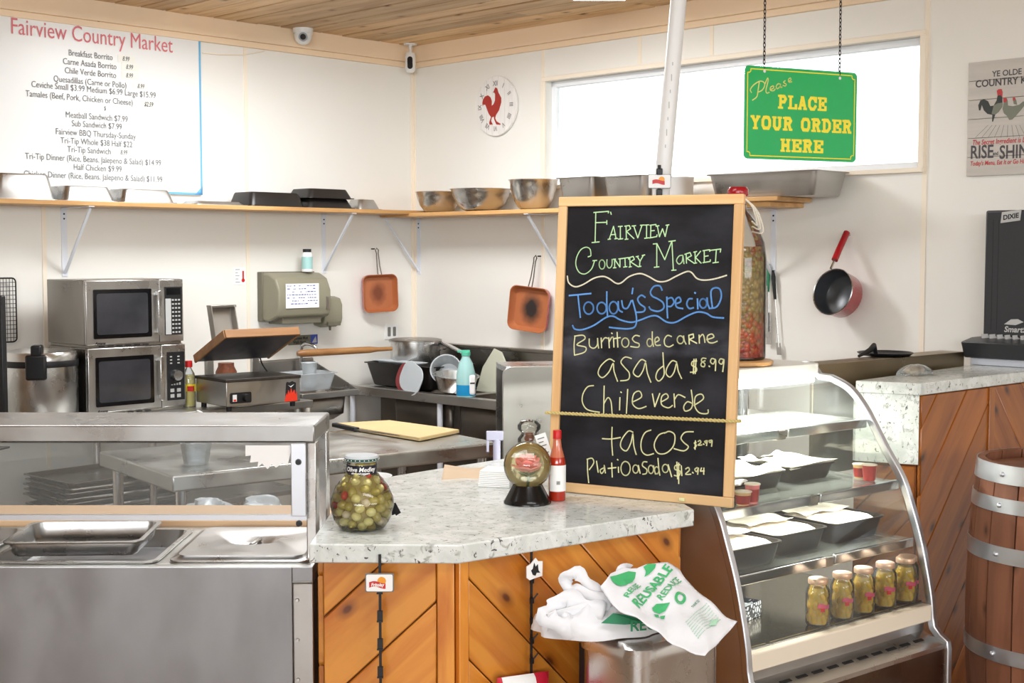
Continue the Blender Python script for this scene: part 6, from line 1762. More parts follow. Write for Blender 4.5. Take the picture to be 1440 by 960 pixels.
# deck and base
DKZ = .568
MB().box(.01, CW - .01, .03, CB - .04, DKZ - .02, DKZ).build('deck', 'steel_deck', dc)
MB().box(.012, CW - .012, -.008, .055, .548, .560).box(.012, CW - .012, -.012, -.002, .505, .560).build('front_lip', 'case_trim', dc, bev=.004)
m = MB()
for k in range(3): m.cyl((.14 + k * .31, .025, .560), (.14 + k * .31, .025, .564), .009, n=12)
m.build('screw', 'steel_bright', dc)['kind'] = 'stuff'
MB().box(.01, CW - .01, .02, CB, .44, .562).build('lower_body', 'steel', dc)
MB().box(.012, CW - .012, -.070, .03, .0, .440).build('kick_panel', 'steel_panel', dc)
MB().prism_x([(.03, .468), (-.072, .440), (-.072, .425), (.03, .425)], .012, CW - .012).build('vent_ledge', 'steel_bright', dc)
m = MB()
for k in range(11): m.obox((.08 + k * .076, -.022, .4545), (.024, 0, 0), (0, .006, .0017), (0, 0, .0012))
m.build('vent_slot', 'ink_black', dc)['kind'] = 'stuff'
# shelves
def shelf(z, y0, y1, label):
    MB().box(.02, CW - .02, y0 + .01, y1, z - .008, z).build('glass_shelf', 'glass_shelf', dc)
    s_ = LAST[0]
    for a, b in ((.02, CW * .475), (CW * .525, CW - .02)):
        MB().box(a, b, y0 - .004, y0 + .014, z - .028, z + .004).build('shelf_rail', 'chrome_soft', s_, bev=.003)
    MB().box(CW * .475, CW * .525, y0 + .004, y0 + .03, z - .034, z - .002).build('shelf_bracket', 'steel_dark', s_, bev=.003)
    for x in (.03, CW - .04): MB().box(x, x + .01, y0 + .01, CB - .03, z - .03, z - .008).build('shelf_arm', 'steel', s_)
S1, S2, S3 = 1.166, .966, .776
shelf(S1, .262, .62, ''); shelf(S2, .125, .68, ''); shelf(S3, .062, .72, '')
area('lamp_or_fill_glow', DC.w(.46, .44, 1.28), DC.w(.46, .25, .6), .8, .03, 22, (1, .98, .93)).rotation_euler.z = DC.a
def at(x, y, z): return DC.w(x, y, z)
for z_, y_ in ((S2 - .03, .17), (S3 - .03, .11)):  # fill tubes and glows added under both shelves to brighten the food and jars
    MB().cyl((.05, y_, z_ + .014), (CW - .05, y_, z_ + .014), .006).build('lamp_or_fill_tube', 'lamp_or_fill_tube', dc)
    area('lamp_or_fill_glow', DC.w(.46, y_, z_ + .004), DC.w(.46, y_ + .12, z_ - .3), .8, .02, 2.2, (1, .97, .9)).rotation_euler.z = DC.a
# trays with paper and food
def tray(x, y, w, d, h, z, label, rot=0):
    o = steam_pan(MB(), w, d, h, False, .012, rim=.006).build('food_tray', 'tray_black', None, solid=.002, loc=at(x, y, z), rz=DC.a + rot)
    return tag(o, label, 'tray')
def paper(x, y, w, d, z, amp, seed, label, m_='cream_paper', rot=0, lift=.0, name='wax_paper'):
    r_ = random.Random(seed); ph = [r_.uniform(0, 6) for _ in range(6)]
    def fn(u, v):
        a = u - .5; b = v - .5
        e = max(abs(a), abs(b)) * 2
        return Vector((a * w, b * d, amp * (1 + math.sin(9 * a + ph[0] + 4 * b) * math.cos(8 * b + ph[1]) * .6 + .35 * math.sin(21 * a * b + ph[2] + 12 * a)) + lift * max(0, e - .7) * 3.3))
    o = MB().grid(18, 18, fn).build(name, m_, None, solid=.0012, smooth=70, loc=at(x, y, z), rz=DC.a + rot)
    return tag(o, label, 'paper')
def rolls(x, y, n, w, d, z, label, grp, skip=0):
    out = []
    for i in range(n):
        xx = x - w / 2 + w * (i + .5) / n
        if i == 0 or not out:
            mb = MB(); r = w / n * .52
            ring = [Vector((0, -d / 2 + d * t, r * (.75 + .05 * math.sin(6 * t)))) for t in [k / 8 for k in range(9)]]
            mb.tube(ring, [r * .62, r * .98, r, r * .96, r * 1.02, r * .95, r, r * .96, r * .55], 12)
            o = mb.build('wrapped_burrito', 'tortilla', None, smooth=70)
        else:
            o = out[0].copy(); COL.objects.link(o)
        o.location = at(xx, y + random.uniform(-.006, .006), z); o.rotation_euler = (0, 0, DC.a + random.uniform(-.05, .05))
        tag(o, label + ', ' + ['first', 'second', 'third', 'fourth', 'fifth'][i] + ' from left', 'burrito', grp); out.append(o)
    return out
# middle shelf
tray(.37, .40, .32, .24, .055, S2 + .001, 'black tray with creased paper, left on the middle shelf of the case', .05)
paper(.36, .40, .30, .24, S2 + .022, .014, 1, 'creased cream paper lining the left tray on the middle shelf', lift=.03)
tray(.70, .43, .26, .24, .055, S2 + .001, 'black tray with paper, right on the middle shelf of the case', -.04)
paper(.70, .43, .25, .24, S2 + .020, .012, 2, 'creased cream paper lining the right tray on the middle shelf', lift=.03)
paper(.17, .27, .17, .15, S2 + .045, .012, 3, 'bright white folded paper behind the cups on the middle shelf', 'white_paper', .5, .0)
tray(.14, .33, .20, .28, .045, S2 + .001, 'black tray under the white folded paper on the middle shelf', .1)
def cup(x, y, z, r, h, c_, label, lid=True):
    t = thing('sauce_cup', label, 'cup', at(x, y, z))
    MB().lathe([(r * .72, 0), (r, h * .94), (r * 1.02, h * .94)], 24).build('cup', c_, t)
    MB().lathe([(r * 1.08, h * .93), (r * 1.08, h * .98), (r * .98, h), (.001, h)], 24).build('lid', 'case_trim' if lid else c_, t)
    MB().lathe([(r * .8, h * .08), (r * .97, h * .72)], 24, caps=False).build('filling', 'salsa_red' if 'red' in label or 'pink' in label else 'cup_beige', t)
cup(.215, .17, S2 + .001, .024, .062, 'cup_pink', 'tall pink salsa cup with lid at the left of the middle shelf')
cup(.165, .165, S2 + .001, .027, .044, 'cup_beige', 'low beige sauce cup with lid left of the pink salsa cup')
cup(.845, .19, S2 + .001, .025, .058, 'salsa_red', 'red salsa cup with lid at the right end of the middle shelf')
cup(.872, .25, S2 + .001, .024, .05, 'cup_beige', 'beige lidded cup behind the red salsa cup at the right end')
# lower shelf
tray(.16, .27, .27, .34, .07, S3 + .001, 'black tray of wrapped burritos, leftmost on the lower shelf of the case')
rolls(.16, .25, 5, .215, .26, S3 + .035, 'white burrito in the leftmost tray', 'burritos in the leftmost tray')
paper(.15, .31, .22, .20, S3 + .085, .006, 5, 'white paper laid over the burritos in the leftmost tray', 'white_paper')
tray(.45, .33, .27, .36, .07, S3 + .001, 'black tray of wrapped burritos, middle of the lower shelf')
rolls(.45, .31, 5, .215, .27, S3 + .035, 'white burrito in the middle tray of the lower shelf', 'burritos in the middle tray')
paper(.43, .36, .22, .18, S3 + .08, .007, 6, 'white paper laid over the burritos in the middle tray', 'cream_paper')
tray(.755, .33, .28, .36, .07, S3 + .001, 'black tray of wrapped burritos, rightmost on the lower shelf')
rolls(.755, .29, 5, .22, .24, S3 + .035, 'white burrito in the rightmost tray', 'burritos in the rightmost tray')
paper(.75, .38, .24, .18, S3 + .075, .008, 7, 'white paper laid over the burritos in the rightmost tray', 'cream_paper')
# patterned box on the deck
x_, z_ = DC.p(1078, 858, .22)
pbx = thing('patterned_box', 'open box with black and white flower pattern on the case deck', 'box', at(.255, .27, DKZ + .001), DC.a + .25)
m = MB().box(-.085, .085, -.05, -.047, 0, .05).box(-.085, .085, .047, .05, 0, .05).box(-.085, -.082, -.05, .05, 0, .05).box(.082, .085, -.05, .05, 0, .05).box(-.085, .085, -.05, .05, 0, .003)
m.build('box', 'flower_print', pbx)
MB().box(-.07, .04, -.035, .035, .03, .046).build('packet', 'frost_dense', pbx)
# jars of yellow peppers
grp = 'jars of yellow peppers'
jr = thing('pepper_jar', '', 'jar', (0, 0, 0), 0, grp)
jr_r, jr_h = .0385, .150
MB().lathe([(.001, 0), (jr_r * .86, 0), (jr_r * .98, .006), (jr_r, .03), (jr_r, jr_h * .68), (jr_r * .93, jr_h * .78), (jr_r * .74, jr_h * .86), (jr_r * .74, jr_h * .90)], 32, caps=False).build('glass', 'glass_jar', jr, smooth=80)
MB().lathe([(.001, .004), (jr_r * .72, .006), (jr_r * .74, jr_h * .7), (jr_r * .6, jr_h * .8), (.001, jr_h * .82)], 24, caps=False).build('brine', 'pepper_brine', jr)
MB().lathe([(jr_r * .80, jr_h * .885), (jr_r * .82, jr_h * .9), (jr_r * .82, jr_h * .975), (jr_r * .76, jr_h), (.001, jr_h)], 32).build('lid', 'lid_gold', jr)
m = MB(); m.grid(10, 3, lambda u, v: Vector((jr_r * 1.01 * math.sin(R(-20 + 62 * u)), -jr_r * 1.01 * math.cos(R(-20 + 62 * u)), jr_h * (.40 + .02 * math.sin(6 * u)) + jr_h * .09 * v))); m.build('label', 'label_pink', jr)
m = MB(); m.grid(5, 3, lambda u, v: Vector((jr_r * 1.012 * math.sin(R(-8 + 22 * u)), -jr_r * 1.012 * math.cos(R(-8 + 22 * u)), jr_h * .33 + jr_h * .08 * v))); m.build('label_mark', 'red_plastic', jr)
pp0 = None
rp_ = random.Random(8)
for z, r_, off in ((.020, .62, .2), (.045, .60, .9), (.070, .62, .4), (.095, .56, 1.1)):
    for k in range(5):
        a = off + k * 2 * PI / 5 + rp_.uniform(-.15, .15)
        if pp0 is None: pp0 = o = MB().sphere((0, 0, 0), .0125, .0105, .0165, n=10, m=7).build('pickled_pepper', 'pepper_yellow', jr)
        else: o = pp0.copy(); COL.objects.link(o)
        o.parent = jr; o.location = (jr_r * r_ * math.cos(a), jr_r * r_ * math.sin(a), z + rp_.uniform(-.004, .004)); o.rotation_euler = (rp_.uniform(-.5, .5), rp_.uniform(-.5, .5), rp_.uniform(0, 6)); o.scale = (1, 1, rp_.uniform(.85, 1.15))
order = ['nearest the patterned box, first from the left', 'second from the left', 'third from the left', 'fourth from the left', 'fifth from the left', 'last at the right by the frame']
for i, px in enumerate((1150, 1184, 1213.5, 1244, 1272, 1291)):
    x = DC.p(px, 850, .052)[0]; x = min(x, CW - .045 + .0)
    lab = 'jar of yellow peppers in the case, ' + order[i]
    loc = at(x, .052 + (.012 if i == 5 else 0), DKZ + .003)
    if i == 0: jr['label'] = lab; jr.location = loc; jr.rotation_euler = (0, 0, .15)
    else: dup(jr, loc, .15 + .12 * (i % 3 - 1), lab)
# --- wooden round and the tall layered pepper bottle on top of the case
q = dp(1040, 511, 4.86); q.z = 1.355
wr_ = MB().lathe([(.115, 0), (.12, .004), (.12, .014), (.115, .018), (.001, .018)], 40).build('wooden_round', 'shelf_wood', None, loc=(q.x - .01, q.y - .05, 1.354))
tag(wr_, 'round wooden board under the tall pepper bottle on the display case', 'board')
tag(MB().box(-.02, .02, -.01, .01, 0, .012).build('wooden_block', 'press_wood', None, loc=dp(1072, 508, 4.80).xy.to_3d() + Vector((0, 0, 1.354)), bev=.002), 'little wooden block on the case top beside the round board', 'block')
jy = 4.82; cxj = (1036 - 720) / FPX * jy
zb_ = 1.373; zt_ = dp(1036, 263, jy).z; hj2 = zt_ - zb_; rj2 = (1077 - 1036) / FPX * jy
tb = thing('pepper_bottle', 'tall glass bottle of layered red and yellow peppers behind the chalkboard', 'bottle', (cxj, jy, zb_))
MB().lathe([(.001, 0), (rj2 * .96, 0), (rj2, .01), (rj2, hj2 * .58), (rj2 * .92, hj2 * .68), (rj2 * .62, hj2 * .80), (rj2 * .30, hj2 * .87), (rj2 * .27, hj2 * .96)], 40, caps=False).build('glass', 'glass_jar', tb, smooth=80)
MB().lathe([(.001, .008), (rj2 * .93, .01), (rj2 * .93, hj2 * .58), (rj2 * .86, hj2 * .655), (.001, hj2 * .66)], 36, caps=False).build('layered_peppers', 'layers', tb)
MB().lathe([(rj2 * .33, hj2 * .945), (rj2 * .36, hj2 * .955), (rj2 * .36, hj2 * .985), (rj2 * .30, hj2), (.001, hj2)], 28).build('wax_cap', 'red_enamel', tb)
for k in range(3): MB().tube(smooth_pts([(rj2 * .2, -rj2 * .3, hj2 * .93), (rj2 * (.45 + .08 * k), -rj2 * .35, hj2 * (.88 - .01 * k)), (rj2 * (.62 + .1 * k), -rj2 * .3, hj2 * (.78 - .02 * k)), (rj2 * .4, -rj2 * .55, hj2 * (.80 - .03 * k))], 5), .003, 6).build('raffia', 'cream_paper', tb)

# ============================================================ RIGHT BAR
BR = Frame(1.508, 4.971, 41.7)
BZ = 1.27
br = thing('raised_bar', 'raised granite topped bar with dark pine cladding at right', 'counter', BR.o, BR.a)
BL_ = 1.205
ex_, ey_ = BR.l(Vector((1.295, 5.082, 0))).xy
MB().prism([(0, 0), (BL_, 0), (BL_ - .03, .33), (ex_, ey_)], BZ - .045, BZ).build('granite_top', 'granite', br, bev=.004)
MB().prism([(.02, .025), (BL_ - .03, .025), (BL_ - .06, .30), (ex_ + .03, ey_ + .01)], 0, BZ - .046).build('carcass', 'carcass', br)
# granite side piece
MB().prism([(ex_ + .005, ey_ + .0), (.012, .012), (.024, .022), (ex_ + .02, ey_ + .02)], .965, BZ - .046).build('side_slab', 'granite', br)
a_ = BR.w(.022, .022); b_ = BR.w(BL_ - .03, .022)
def clad_at(fr, a, b, segs, z1, parent, m):
    for (x0, x1, deg, ph) in segs:
        e = thing('cladding', '', ''); del e['label']; del e['category']; e.parent = parent; e.location = (0, a, 0)
        diag_planks(e, [(x0, .02), (x1, .02), (x1, z1), (x0, z1)], deg, .165, m, 0, .016, .004, ph)
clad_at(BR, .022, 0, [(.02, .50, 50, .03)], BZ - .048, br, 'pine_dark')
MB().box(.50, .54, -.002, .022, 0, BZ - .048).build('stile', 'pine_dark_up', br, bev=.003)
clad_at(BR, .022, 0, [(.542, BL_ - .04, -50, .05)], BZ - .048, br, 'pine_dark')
# wooden left end below the slab
e = thing('cladding', '', ''); del e['label']; del e['category']; e.parent = br
dxe = Vector((.02 - ex_ - .02, .02 - ey_ - .0)); L_ = dxe.length; ae = math.atan2(.02 - ey_, .02 - ex_)
e.location = (ex_ + .01, ey_ + .005, 0); e.rotation_euler = (0, 0, ae)
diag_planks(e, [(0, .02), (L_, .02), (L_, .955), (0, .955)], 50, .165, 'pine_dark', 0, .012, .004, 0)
# steel upstand and shelf behind the bar
up_ = thing('steel_upstand', 'long low steel upstand behind the raised bar', 'upstand', BR.o, BR.a)
MB().box(ex_ - .10, BL_ - .30, .345, .36, .9, BZ + .055).box(ex_ - .10, BL_ - .30, .36, .46, BZ + .035, BZ + .055).build('sheet', 'steel_warm', up_, bev=.002)
q = dp(1262, 508, 5.75)
bp_ = thing('black_pan', 'black pan handle and rim showing above the steel upstand', 'pan', BR.w(.36, .43, BZ + .056), BR.a)
MB().lathe([(.05, 0), (.10, .0), (.115, .012), (.11, .014), (.095, .004), (.001, .004)], 28, c=(.10, .02, 0)).build('pan', 'black_plastic', bp_)
MB().tube([(-.12, .0, .008), (-.04, .0, .03), (.0, .01, .045), (.02, .012, .012)], [.006, .011, .012, .008], 10).build('handle', 'black_plastic', bp_)
# pastry in a plastic bag
q = hp(1286, 527, BZ); q.z = BZ + .001
ps = thing('bagged_pastry', 'small pastry in a clear plastic bag on the raised bar', 'pastry', q, BR.a)
blob(MB(), (0, 0, .018), .055, .03, .018, .12, 5).build('pastry', 'pastry', ps)
def pbg(u, v):
    a = 2 * PI * u; el = v * PI / 2; r_ = 1 + .12 * math.sin(5 * a) + .08 * math.sin(9 * a + 2)
    return Vector((.095 * r_ * math.cos(a) * math.cos(el), .045 * r_ * math.sin(a) * math.cos(el), .003 + .038 * math.sin(el) + .003 * math.sin(9 * a) * math.sin(2 * el)))
MB().grid(32, 8, pbg).build('clear_bag', 'plastic_clear', ps, smooth=70)
# --- cutlery dispenser
x0, zt = WR.p(1386, 296, -.24); 
dx = .42
cd_ = thing('cutlery_dispenser', 'tall black cutlery dispenser standing on the raised bar at the right edge', 'dispenser', WR.w(x0, 0, 0), WR.a)
zbd = BZ + .001
MB().box(0, dx, -.24, -.04, zbd + .12, zt).build('tower', 'dispenser_black', cd_, bev=.008)
tw = LAST[0]
MB().box(.06, .062, -.2405, -.239, zbd + .15, zt - .04).box(.035, .037, -.2405, -.239, zbd + .15, zt - .04).build('groove', 'ink_black', tw)
MB().prism_x([(-.30, zbd + .03), (-.335, zbd + .10), (-.24, zbd + .115), (-.04, zbd + .115), (-.04, zbd + .03)], -.055, dx + .05).build('cutlery_bin', 'dispenser_black', cd_, bev=.006)
MB().box(-.03, dx + .03, -.29, -.05, zbd, zbd + .03).build('foot', 'grey_light', cd_, bev=.003)
MB().cyl((-.0, -.14, (zbd + zt) / 2 + .03), (-.018, -.14, (zbd + zt) / 2 + .03), .06, .05, 24).build('side_knob', 'grey_plastic', cd_)
m = MB()
for k in range(7): m.bar((.0 + k * .035, -.25, zbd + .12), (.04 + k * .03, -.22, zbd + .125), .012, .02)
m.build('cutlery', 'ink_faint', cd_)['kind'] = 'stuff'
lx, lz = WR.p(1422, 304, -.24)
MB().prism_y([(lx - .045 - x0, lz - .028), (lx + .04 - x0, lz - .018), (lx + .045 - x0, lz + .028), (lx - .04 - x0, lz + .018)], -.2425, -.2405).build('logo_badge', 'ink_faint', tw)
text('DIXIE', .028, 'ink_black', LAST[0], lambda a, b: Vector((lx - x0 + a, -.2432, lz - .01 + b + a * .14)), weight=.001)
lx, lz = WR.p(1412, 463, -.24)
text('SmartStock', .034, 'ink_faint', tw, lambda a, b: Vector((lx - x0 + a, -.2412, lz - .01 + b)), align='LEFT', weight=.001, shear=.2)
MB().prism_y([(lx + .0 - x0, lz + .022), (lx + .05 - x0, lz + .020), (lx + .085 - x0, lz + .034), (lx + .06 - x0, lz + .046), (lx + .03 - x0, lz + .044)], -.2418, -.2405).build('logo_mark', 'ink_faint', tw, smooth=0)

# ============================================================ BARREL
bc = (1.885, 4.60)
ba = thing('barrel', 'oak wine barrel with galvanised hoops at the right edge', 'barrel', (bc[0], bc[1], 0))
HB = 1.045
def brad(z): t = (z - HB / 2) / (HB / 2); return .305 - .032 * t * t
NS = 18
for k in range(NS):
    a0 = 2 * PI * k / NS + .003 / .3; a1 = 2 * PI * (k + 1) / NS - .003 / .3; am = (a0 + a1) / 2
    m = MB(); vs = []; NZ = 10
    for i in range(NZ + 1):
        z = HB * i / NZ; r_ = brad(z)
        for a in (a0, am, a1): vs.append((r_ * math.cos(a), r_ * math.sin(a), z))
        for a in (a1, a0): vs.append(((r_ - .022) * math.cos(a), (r_ - .022) * math.sin(a), z))
    c_ = Vector(((brad(.5)) * math.cos(am), brad(.5) * math.sin(am), HB / 2))
    # local frame: x up the stave so the grain runs along it
    rotm = Matrix(((0, 0, 1), (-math.sin(am), math.cos(am), 0), (-math.cos(am), -math.sin(am), 0))).transposed()
    lv = [tuple(rotm.transposed() @ (Vector(v) - c_)) for v in vs]
    fs = [(i * 5 + j, i * 5 + (j + 1) % 5, (i + 1) * 5 + (j + 1) % 5, (i + 1) * 5 + j) for i in range(NZ) for j in range(5)] + [(4, 3, 2, 1, 0), tuple(NZ * 5 + j for j in range(5))]
    o = m.add(lv, fs).build('stave', 'barrel_wood', ba); o.location = c_; o.rotation_euler = rotm.to_euler()
for z0, z1 in ((HB - .062, HB), (HB - .158, HB - .110), (HB - .325, HB - .270), (.385, .435), (.16, .21), (.0, .055)):
    MB().lathe([(brad(z0) + .001, z0), (brad(z0) + .004, z0), (brad(z1) + .004, z1), (brad(z1) + .001, z1)], 64, caps=False).build('hoop', 'galvanised', ba, bev=0)
    hp_ = LAST[0]
    zc_ = (z0 + z1) / 2; aa = R(207)
    MB().sphere((math.cos(aa) * (brad(zc_) + .005), math.sin(aa) * (brad(zc_) + .005), zc_), .009, n=10, m=6).build('rivet', 'galvanised', hp_)
MB().lathe([(brad(HB) - .024, HB - .05), (.001, HB - .05), (.001, HB - .03), (brad(HB) - .024, HB - .03)], 40, caps=False).build('barrel_head', 'barrel_wood', ba)
MB().lathe([(.075, 0), (.09, .004), (.145, .028), (.15, .03), (.14, .03), (.088, .009), (.001, .009)], 36).build('x', 'steel_bright', None)
LAST[0].name = 'shallow_dish'; LAST[0].location = (bc[0] + .03, bc[1], HB - .029); tag(LAST[0], 'shallow steel dish resting in the barrel top', 'dish')

# ============================================================ RIGHT WALL THINGS
# --- clock
x, z = WR.p(697, 149, -.02)
ck_ = thing('wall_clock', 'round white wooden clock with a red rooster on the right wall', 'clock', WR.w(x, 0, z), WR.a)
rc = .178
for k in range(7):
    a = -rc + 2 * rc * k / 7; b = -rc + 2 * rc * (k + 1) / 7
    poly_ = [(rc * math.cos(2 * PI * j / 64), rc * math.sin(2 * PI * j / 64)) for j in range(64)]
    pc = clip(clip(poly_, 1, 0, b - .0007), -1, 0, -a - .0007)
    MB().prism_y(pc, -.022, -.006).build('board', 'clock_face', ck_, bev=.001, seg=1)
MB().cyl((0, -.008, 0), (0, 0, 0), rc * .9, n=40).build('backing', 'sign_wood', ck_)
def ckp(px, py):
    a, b = WR.p(650 + px / 8, 90 + py / 8, -.022); return a - x, b - z
for i, nm in enumerate(('XII', 'I', 'II', 'III', 'IIII', 'V', 'VI', 'VII', 'VIII', 'IX', 'X', 'XI')):
    t = -2 * PI * i / 12; cs_, sn = math.cos(t), math.sin(t)
    text(nm, .042, 'clock_ink', ck_, lambda a, b: Vector(((a * .8) * cs_ - (b + rc * .68) * sn, -.0228, (a * .8) * sn + (b + rc * .68) * cs_)), weight=.0006)
rb_ = [(375, 262), (395, 275), (408, 320), (440, 380), (440, 430), (415, 520), (380, 575), (372, 610), (388, 645), (432, 672), (430, 684), (385, 680), (360, 620), (358, 590), (335, 600), (325, 640), (345, 680), (310, 682), (305, 660), (325, 595), (300, 560), (280, 510), (262, 460), (240, 455), (232, 475), (228, 440), (235, 400), (258, 365), (290, 352), (320, 375), (335, 420), (332, 470), (355, 450), (370, 410), (372, 340), (362, 320), (348, 322), (358, 300)]
m = MB(); P = [ckp(*p) for p in rb_]; m.prism_y(P, -.0236, -.0225); m.build('rooster_emblem', 'rooster_red', ck_, smooth=0)
# --- kitchen sign with hens
sx0, _ = WR.p(1361, 150, -.015); SZ0, SZ1 = 2.093, 2.60
sx1 = sx0 + .47
rs2 = thing('kitchen_sign', 'grey wooden sign with hens reading Ye Olde Country Kitchen on the right wall', 'sign', WR.w(0, 0), WR.a)
hs_n = 6
for k in range(hs_n):
    za = SZ0 + (SZ1 - SZ0) * k / hs_n; zb2 = SZ0 + (SZ1 - SZ0) * (k + 1) / hs_n
    MB().box(sx0, sx1, -.015, -.002, za + .001, zb2 - .001).build('board', 'sign_wood', rs2, bev=.001, seg=1)
def st_(body, px, py, size, m_='sign_ink', xs=.8, wgt=.0006, shear=0):
    a0, z0 = WR.p(px, py, -.016)
    text(body, size, m_, rs2, lambda a, b: Vector((a0 + a, -.0158, z0 + b)), align='LEFT', xs=xs, weight=wgt, shear=shear)
st_('YE OLDE', 1395, 108, .036, xs=.95); st_('COUNTRY KITCHEN', 1371.5, 123, .044, xs=.92, wgt=.001)
st_('The Secret Ingredient is Love', 1367, 204, .032, 'rooster_red2', .72, .0006, .2); st_('RISE', 1364, 223, .082, xs=.74, wgt=.0016); st_('and', 1396, 218, .022)
st_('SHINE', 1405, 223, .082, xs=.74, wgt=.0016); st_("Today's Menu, Eat It or Go Hungry", 1364, 233, .028, 'rooster_red2', .72, .0006, .2)
def sgp(x, y): a, b = WR.p(1340 + x / 5.05, 70 + y / 5.05, -.016); return (a, b)
def fig(pts, m_, e=0): MB().prism_y([sgp(*p) for p in pts], -.0162 - e, -.0150).build('hen_picture', m_, rs2, smooth=0)
fig([(185, 430), (180, 395), (195, 360), (220, 350), (250, 365), (265, 400), (290, 395), (310, 360), (318, 325), (340, 320), (350, 335), (352, 390), (330, 430), (300, 460), (285, 510), (278, 510), (280, 462), (245, 455), (220, 430), (205, 390), (195, 430)], 'hen_dark')
fig([(290, 395), (318, 380), (352, 375), (350, 405), (325, 440), (300, 460), (275, 455)], 'hen_grey', .0006)
fig([(318, 325), (312, 290), (325, 280), (345, 278), (352, 300), (350, 335), (335, 318)], 'rooster_red2', .0008)
fig([(352, 420), (360, 380), (362, 345), (375, 338), (388, 355), (390, 395), (425, 400), (470, 390), (500, 365), (520, 380), (480, 430), (445, 470), (420, 495), (400, 498), (385, 470), (362, 450)], 'hen_grey')
fig([(360, 372), (358, 342), (372, 338), (384, 352), (378, 372)], 'rooster_red2', .0008)
fig([(432, 385), (425, 345), (440, 338), (450, 360), (455, 390)], 'hen_grey'); fig([(426, 360), (426, 340), (440, 336), (446, 356)], 'rooster_red2', .0008)
for k in range(9):
    xa, xb = 160 + k * 45, 250 + k * 28
    MB().ribbon([sgp(xb, 535), sgp(xa, 622)], .0016, lambda a, b: Vector((a, -.0158, b))).build('field_line', 'clock_ink', rs2, smooth=0)
# --- red saucepan
x, z = WR.p(1185, 334, -.03)
rp2 = thing('red_saucepan', 'red saucepan with dark inside hanging on the right wall', 'saucepan', WR.w(x, -.02, z), WR.a)
axis = WR.l(WR.o + Vector((-.74, -.60, .26))).normalized()
c_ = WR.l(dp(1171, 410, (WR.w(x, -.17)).y)); c_ = c_ - WR.l(WR.w(x, -.02, z))
qr = Vector((0, 0, 1)).rotation_difference(axis)
def lathe_q(prof, n, name, m_):
    mb = MB().lathe(prof, n, caps=False); mb.v = [tuple(c_ + qr @ Vector(v)) for v in mb.v]; return mb.build(name, m_, rp2, smooth=50)
rr_ = .112
lathe_q([(.001, -.10), (rr_ * .86, -.10), (rr_ * .95, -.088), (rr_, -.0), (rr_ * 1.01, .002)], 40, 'pan_body', 'red_enamel')
lathe_q([(.001, -.093), (rr_ * .85, -.093), (rr_ * .93, -.083), (rr_ * .975, .0)], 40, 'pan_inside', 'nonstick')
lathe_q([(rr_ * .97, .001), (rr_ * 1.0, .005), (rr_ * 1.025, .001)], 40, 'pan_rim', 'steel_bright')
top_ = Vector((.012, .0, .012)); hb_ = c_ + Vector((.0, -.02, rr_ * .98)); 
MB().tube([hb_, hb_.lerp(top_, .28)], .006, 8).build('handle_neck', 'steel_bright', rp2)
MB().tube(smooth_pts([tuple(hb_.lerp(top_, .25)), tuple(hb_.lerp(top_, .6) + Vector((.004, -.01, 0))), tuple(top_ + Vector((.004, 0, .012)))], 5), .016, 12).build('handle', 'red_enamel', rp2)
tag(MB().cyl((0, 0, 0), (0, -.035, 0), .004, n=8).build('nail', 'steel', None, loc=WR.w(x + .02, 0, z + .012), rz=WR.a), 'nail holding up the red saucepan', 'nail')
# --- utensils
def utensil(px0, py0, px1, py1, label, hm, nm, kind, off=-.02):
    a = WR.p(px0, py0, off); b = WR.p(px1, py1, off)
    t = thing(nm, label, 'utensil', WR.w(a[0], off, a[1]), WR.a)
    d = Vector((b[0] - a[0], 0, b[1] - a[1]))
    MB().tube([(0, 0, 0), d * .08, d * .34], [.006, .011, .007], 8).build('handle', hm, t)
    m = MB()
    if kind == 'spatula': m.tube([d * .33, d * .6], .003, 6).obox(d * .8, d * .2, (.016, 0, 0), (0, .001, 0))
    elif kind == 'fork': m.tube([d * .33, d * .9], .004, 6).obox(d * .92, d * .07, (.013, 0, 0), (0, .0015, 0))
    else: m.bar(d * .33, d * .95 + Vector((.004, 0, 0)), .004, .009).bar(d * .33 + Vector((.012, 0, 0)), d * .97 + Vector((.02, 0, 0)), .004, .009)
    m.build('blade', 'steel_bright', t)
    tag(MB().cyl((0, -.004, 0), (0, .0195, 0), .003, n=8).build('nail', 'steel', None, loc=WR.w(a[0], off, a[1]), rz=WR.a), 'nail holding the ' + label.split(' hanging')[0], 'nail')
utensil(1080, 372, 1081, 484, 'green handled spatula hanging behind the pepper bottle', 'green_grip', 'spatula', 'spatula')
utensil(1087, 380, 1096, 500, 'black handled long fork hanging right of the green spatula', 'black_rubber', 'barbecue_fork', 'fork')
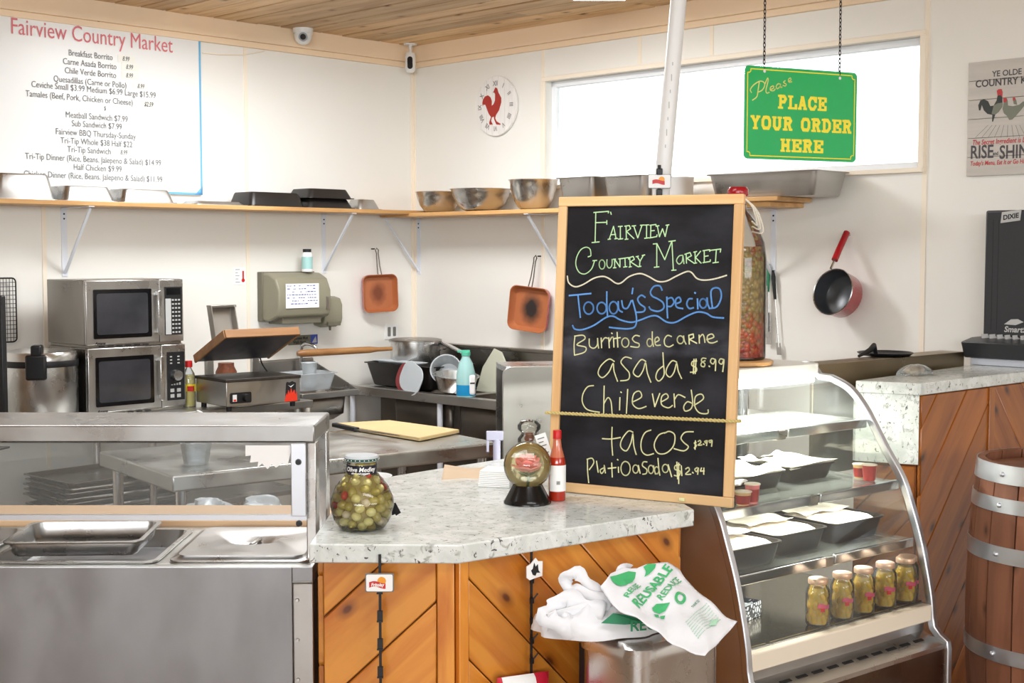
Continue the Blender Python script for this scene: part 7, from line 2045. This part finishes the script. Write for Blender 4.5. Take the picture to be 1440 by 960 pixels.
utensil(1076, 368, 1074, 470, 'steel tongs hanging left of the green spatula', 'black_rubber', 'tongs', 'tongs', -.03)

# ============================================================ CAMERAS AND CEILING LAMP
q = WL.w(WL.p(426, 35, -.09)[0], -.09, 0)
dcam = thing('dome_camera', 'white dome security camera on the ceiling edge above the left wall', 'camera', q)
MB().lathe([(.058, H0 - .03), (.060, H0 - .002)], 32).build('base', 'white_plastic', dcam)
MB().sphere((0, 0, H0 - .045), .052, n=28, m=16).build('dome', 'white_plastic', dcam)
vdir = (Vector((0, 0, EYE)) - Vector((q.x, q.y, H0 - .05))).normalized()
c0 = Vector((0, 0, H0 - .05)) + vdir * .046 
MB().cyl(c0, c0 + vdir * .012, .026, n=24).build('lens_ring', 'ring_grey', dcam); MB().cyl(c0 + vdir * .012, c0 + vdir * .016, .017, n=20).build('lens', 'black_glass', dcam)
q = hp(577, 61, H0)
cam2 = thing('bullet_camera', 'white capsule security camera hanging in the ceiling corner', 'camera', (q.x, q.y, 0), R(0))
MB().lathe([(.04, H0 - .012), (.043, H0 - .001)], 28).build('base', 'white_plastic', cam2)
MB().tube([(0, 0, H0 - .01), (.0, -.005, H0 - .06)], .009, 10).build('stem', 'white_plastic', cam2)
MB().lathe([(.001, H0 - .185), (.022, H0 - .180), (.033, H0 - .165), (.034, H0 - .08), (.028, H0 - .06), (.001, H0 - .055)], 28, caps=False).build('body', 'white_plastic', cam2, smooth=60)
MB().prism_y([(.017 * math.cos(a), H0 - .125 + (.022 if math.sin(a) > 0 else -.022) + .017 * math.sin(a)) for a in [2 * PI * k / 20 for k in range(20)]], -.037, -.022).build('lens', 'black_glass', cam2)
q = hp(842, 3, H0 - .062)
cl_ = thing('ceiling_lamp', 'white fluorescent ceiling lamp partly in view at the top edge', 'lamp', (q.x, q.y - .62, 0))
MB().box(-.15, .15, -.60, .60, H0 - .05, H0 - .002).build('housing', 'white_paint', cl_, bev=.006)
MB().box(-.13, .13, -.58, .58, H0 - .062, H0 - .05).build('diffuser', 'ceiling_lamp', cl_, bev=.004)
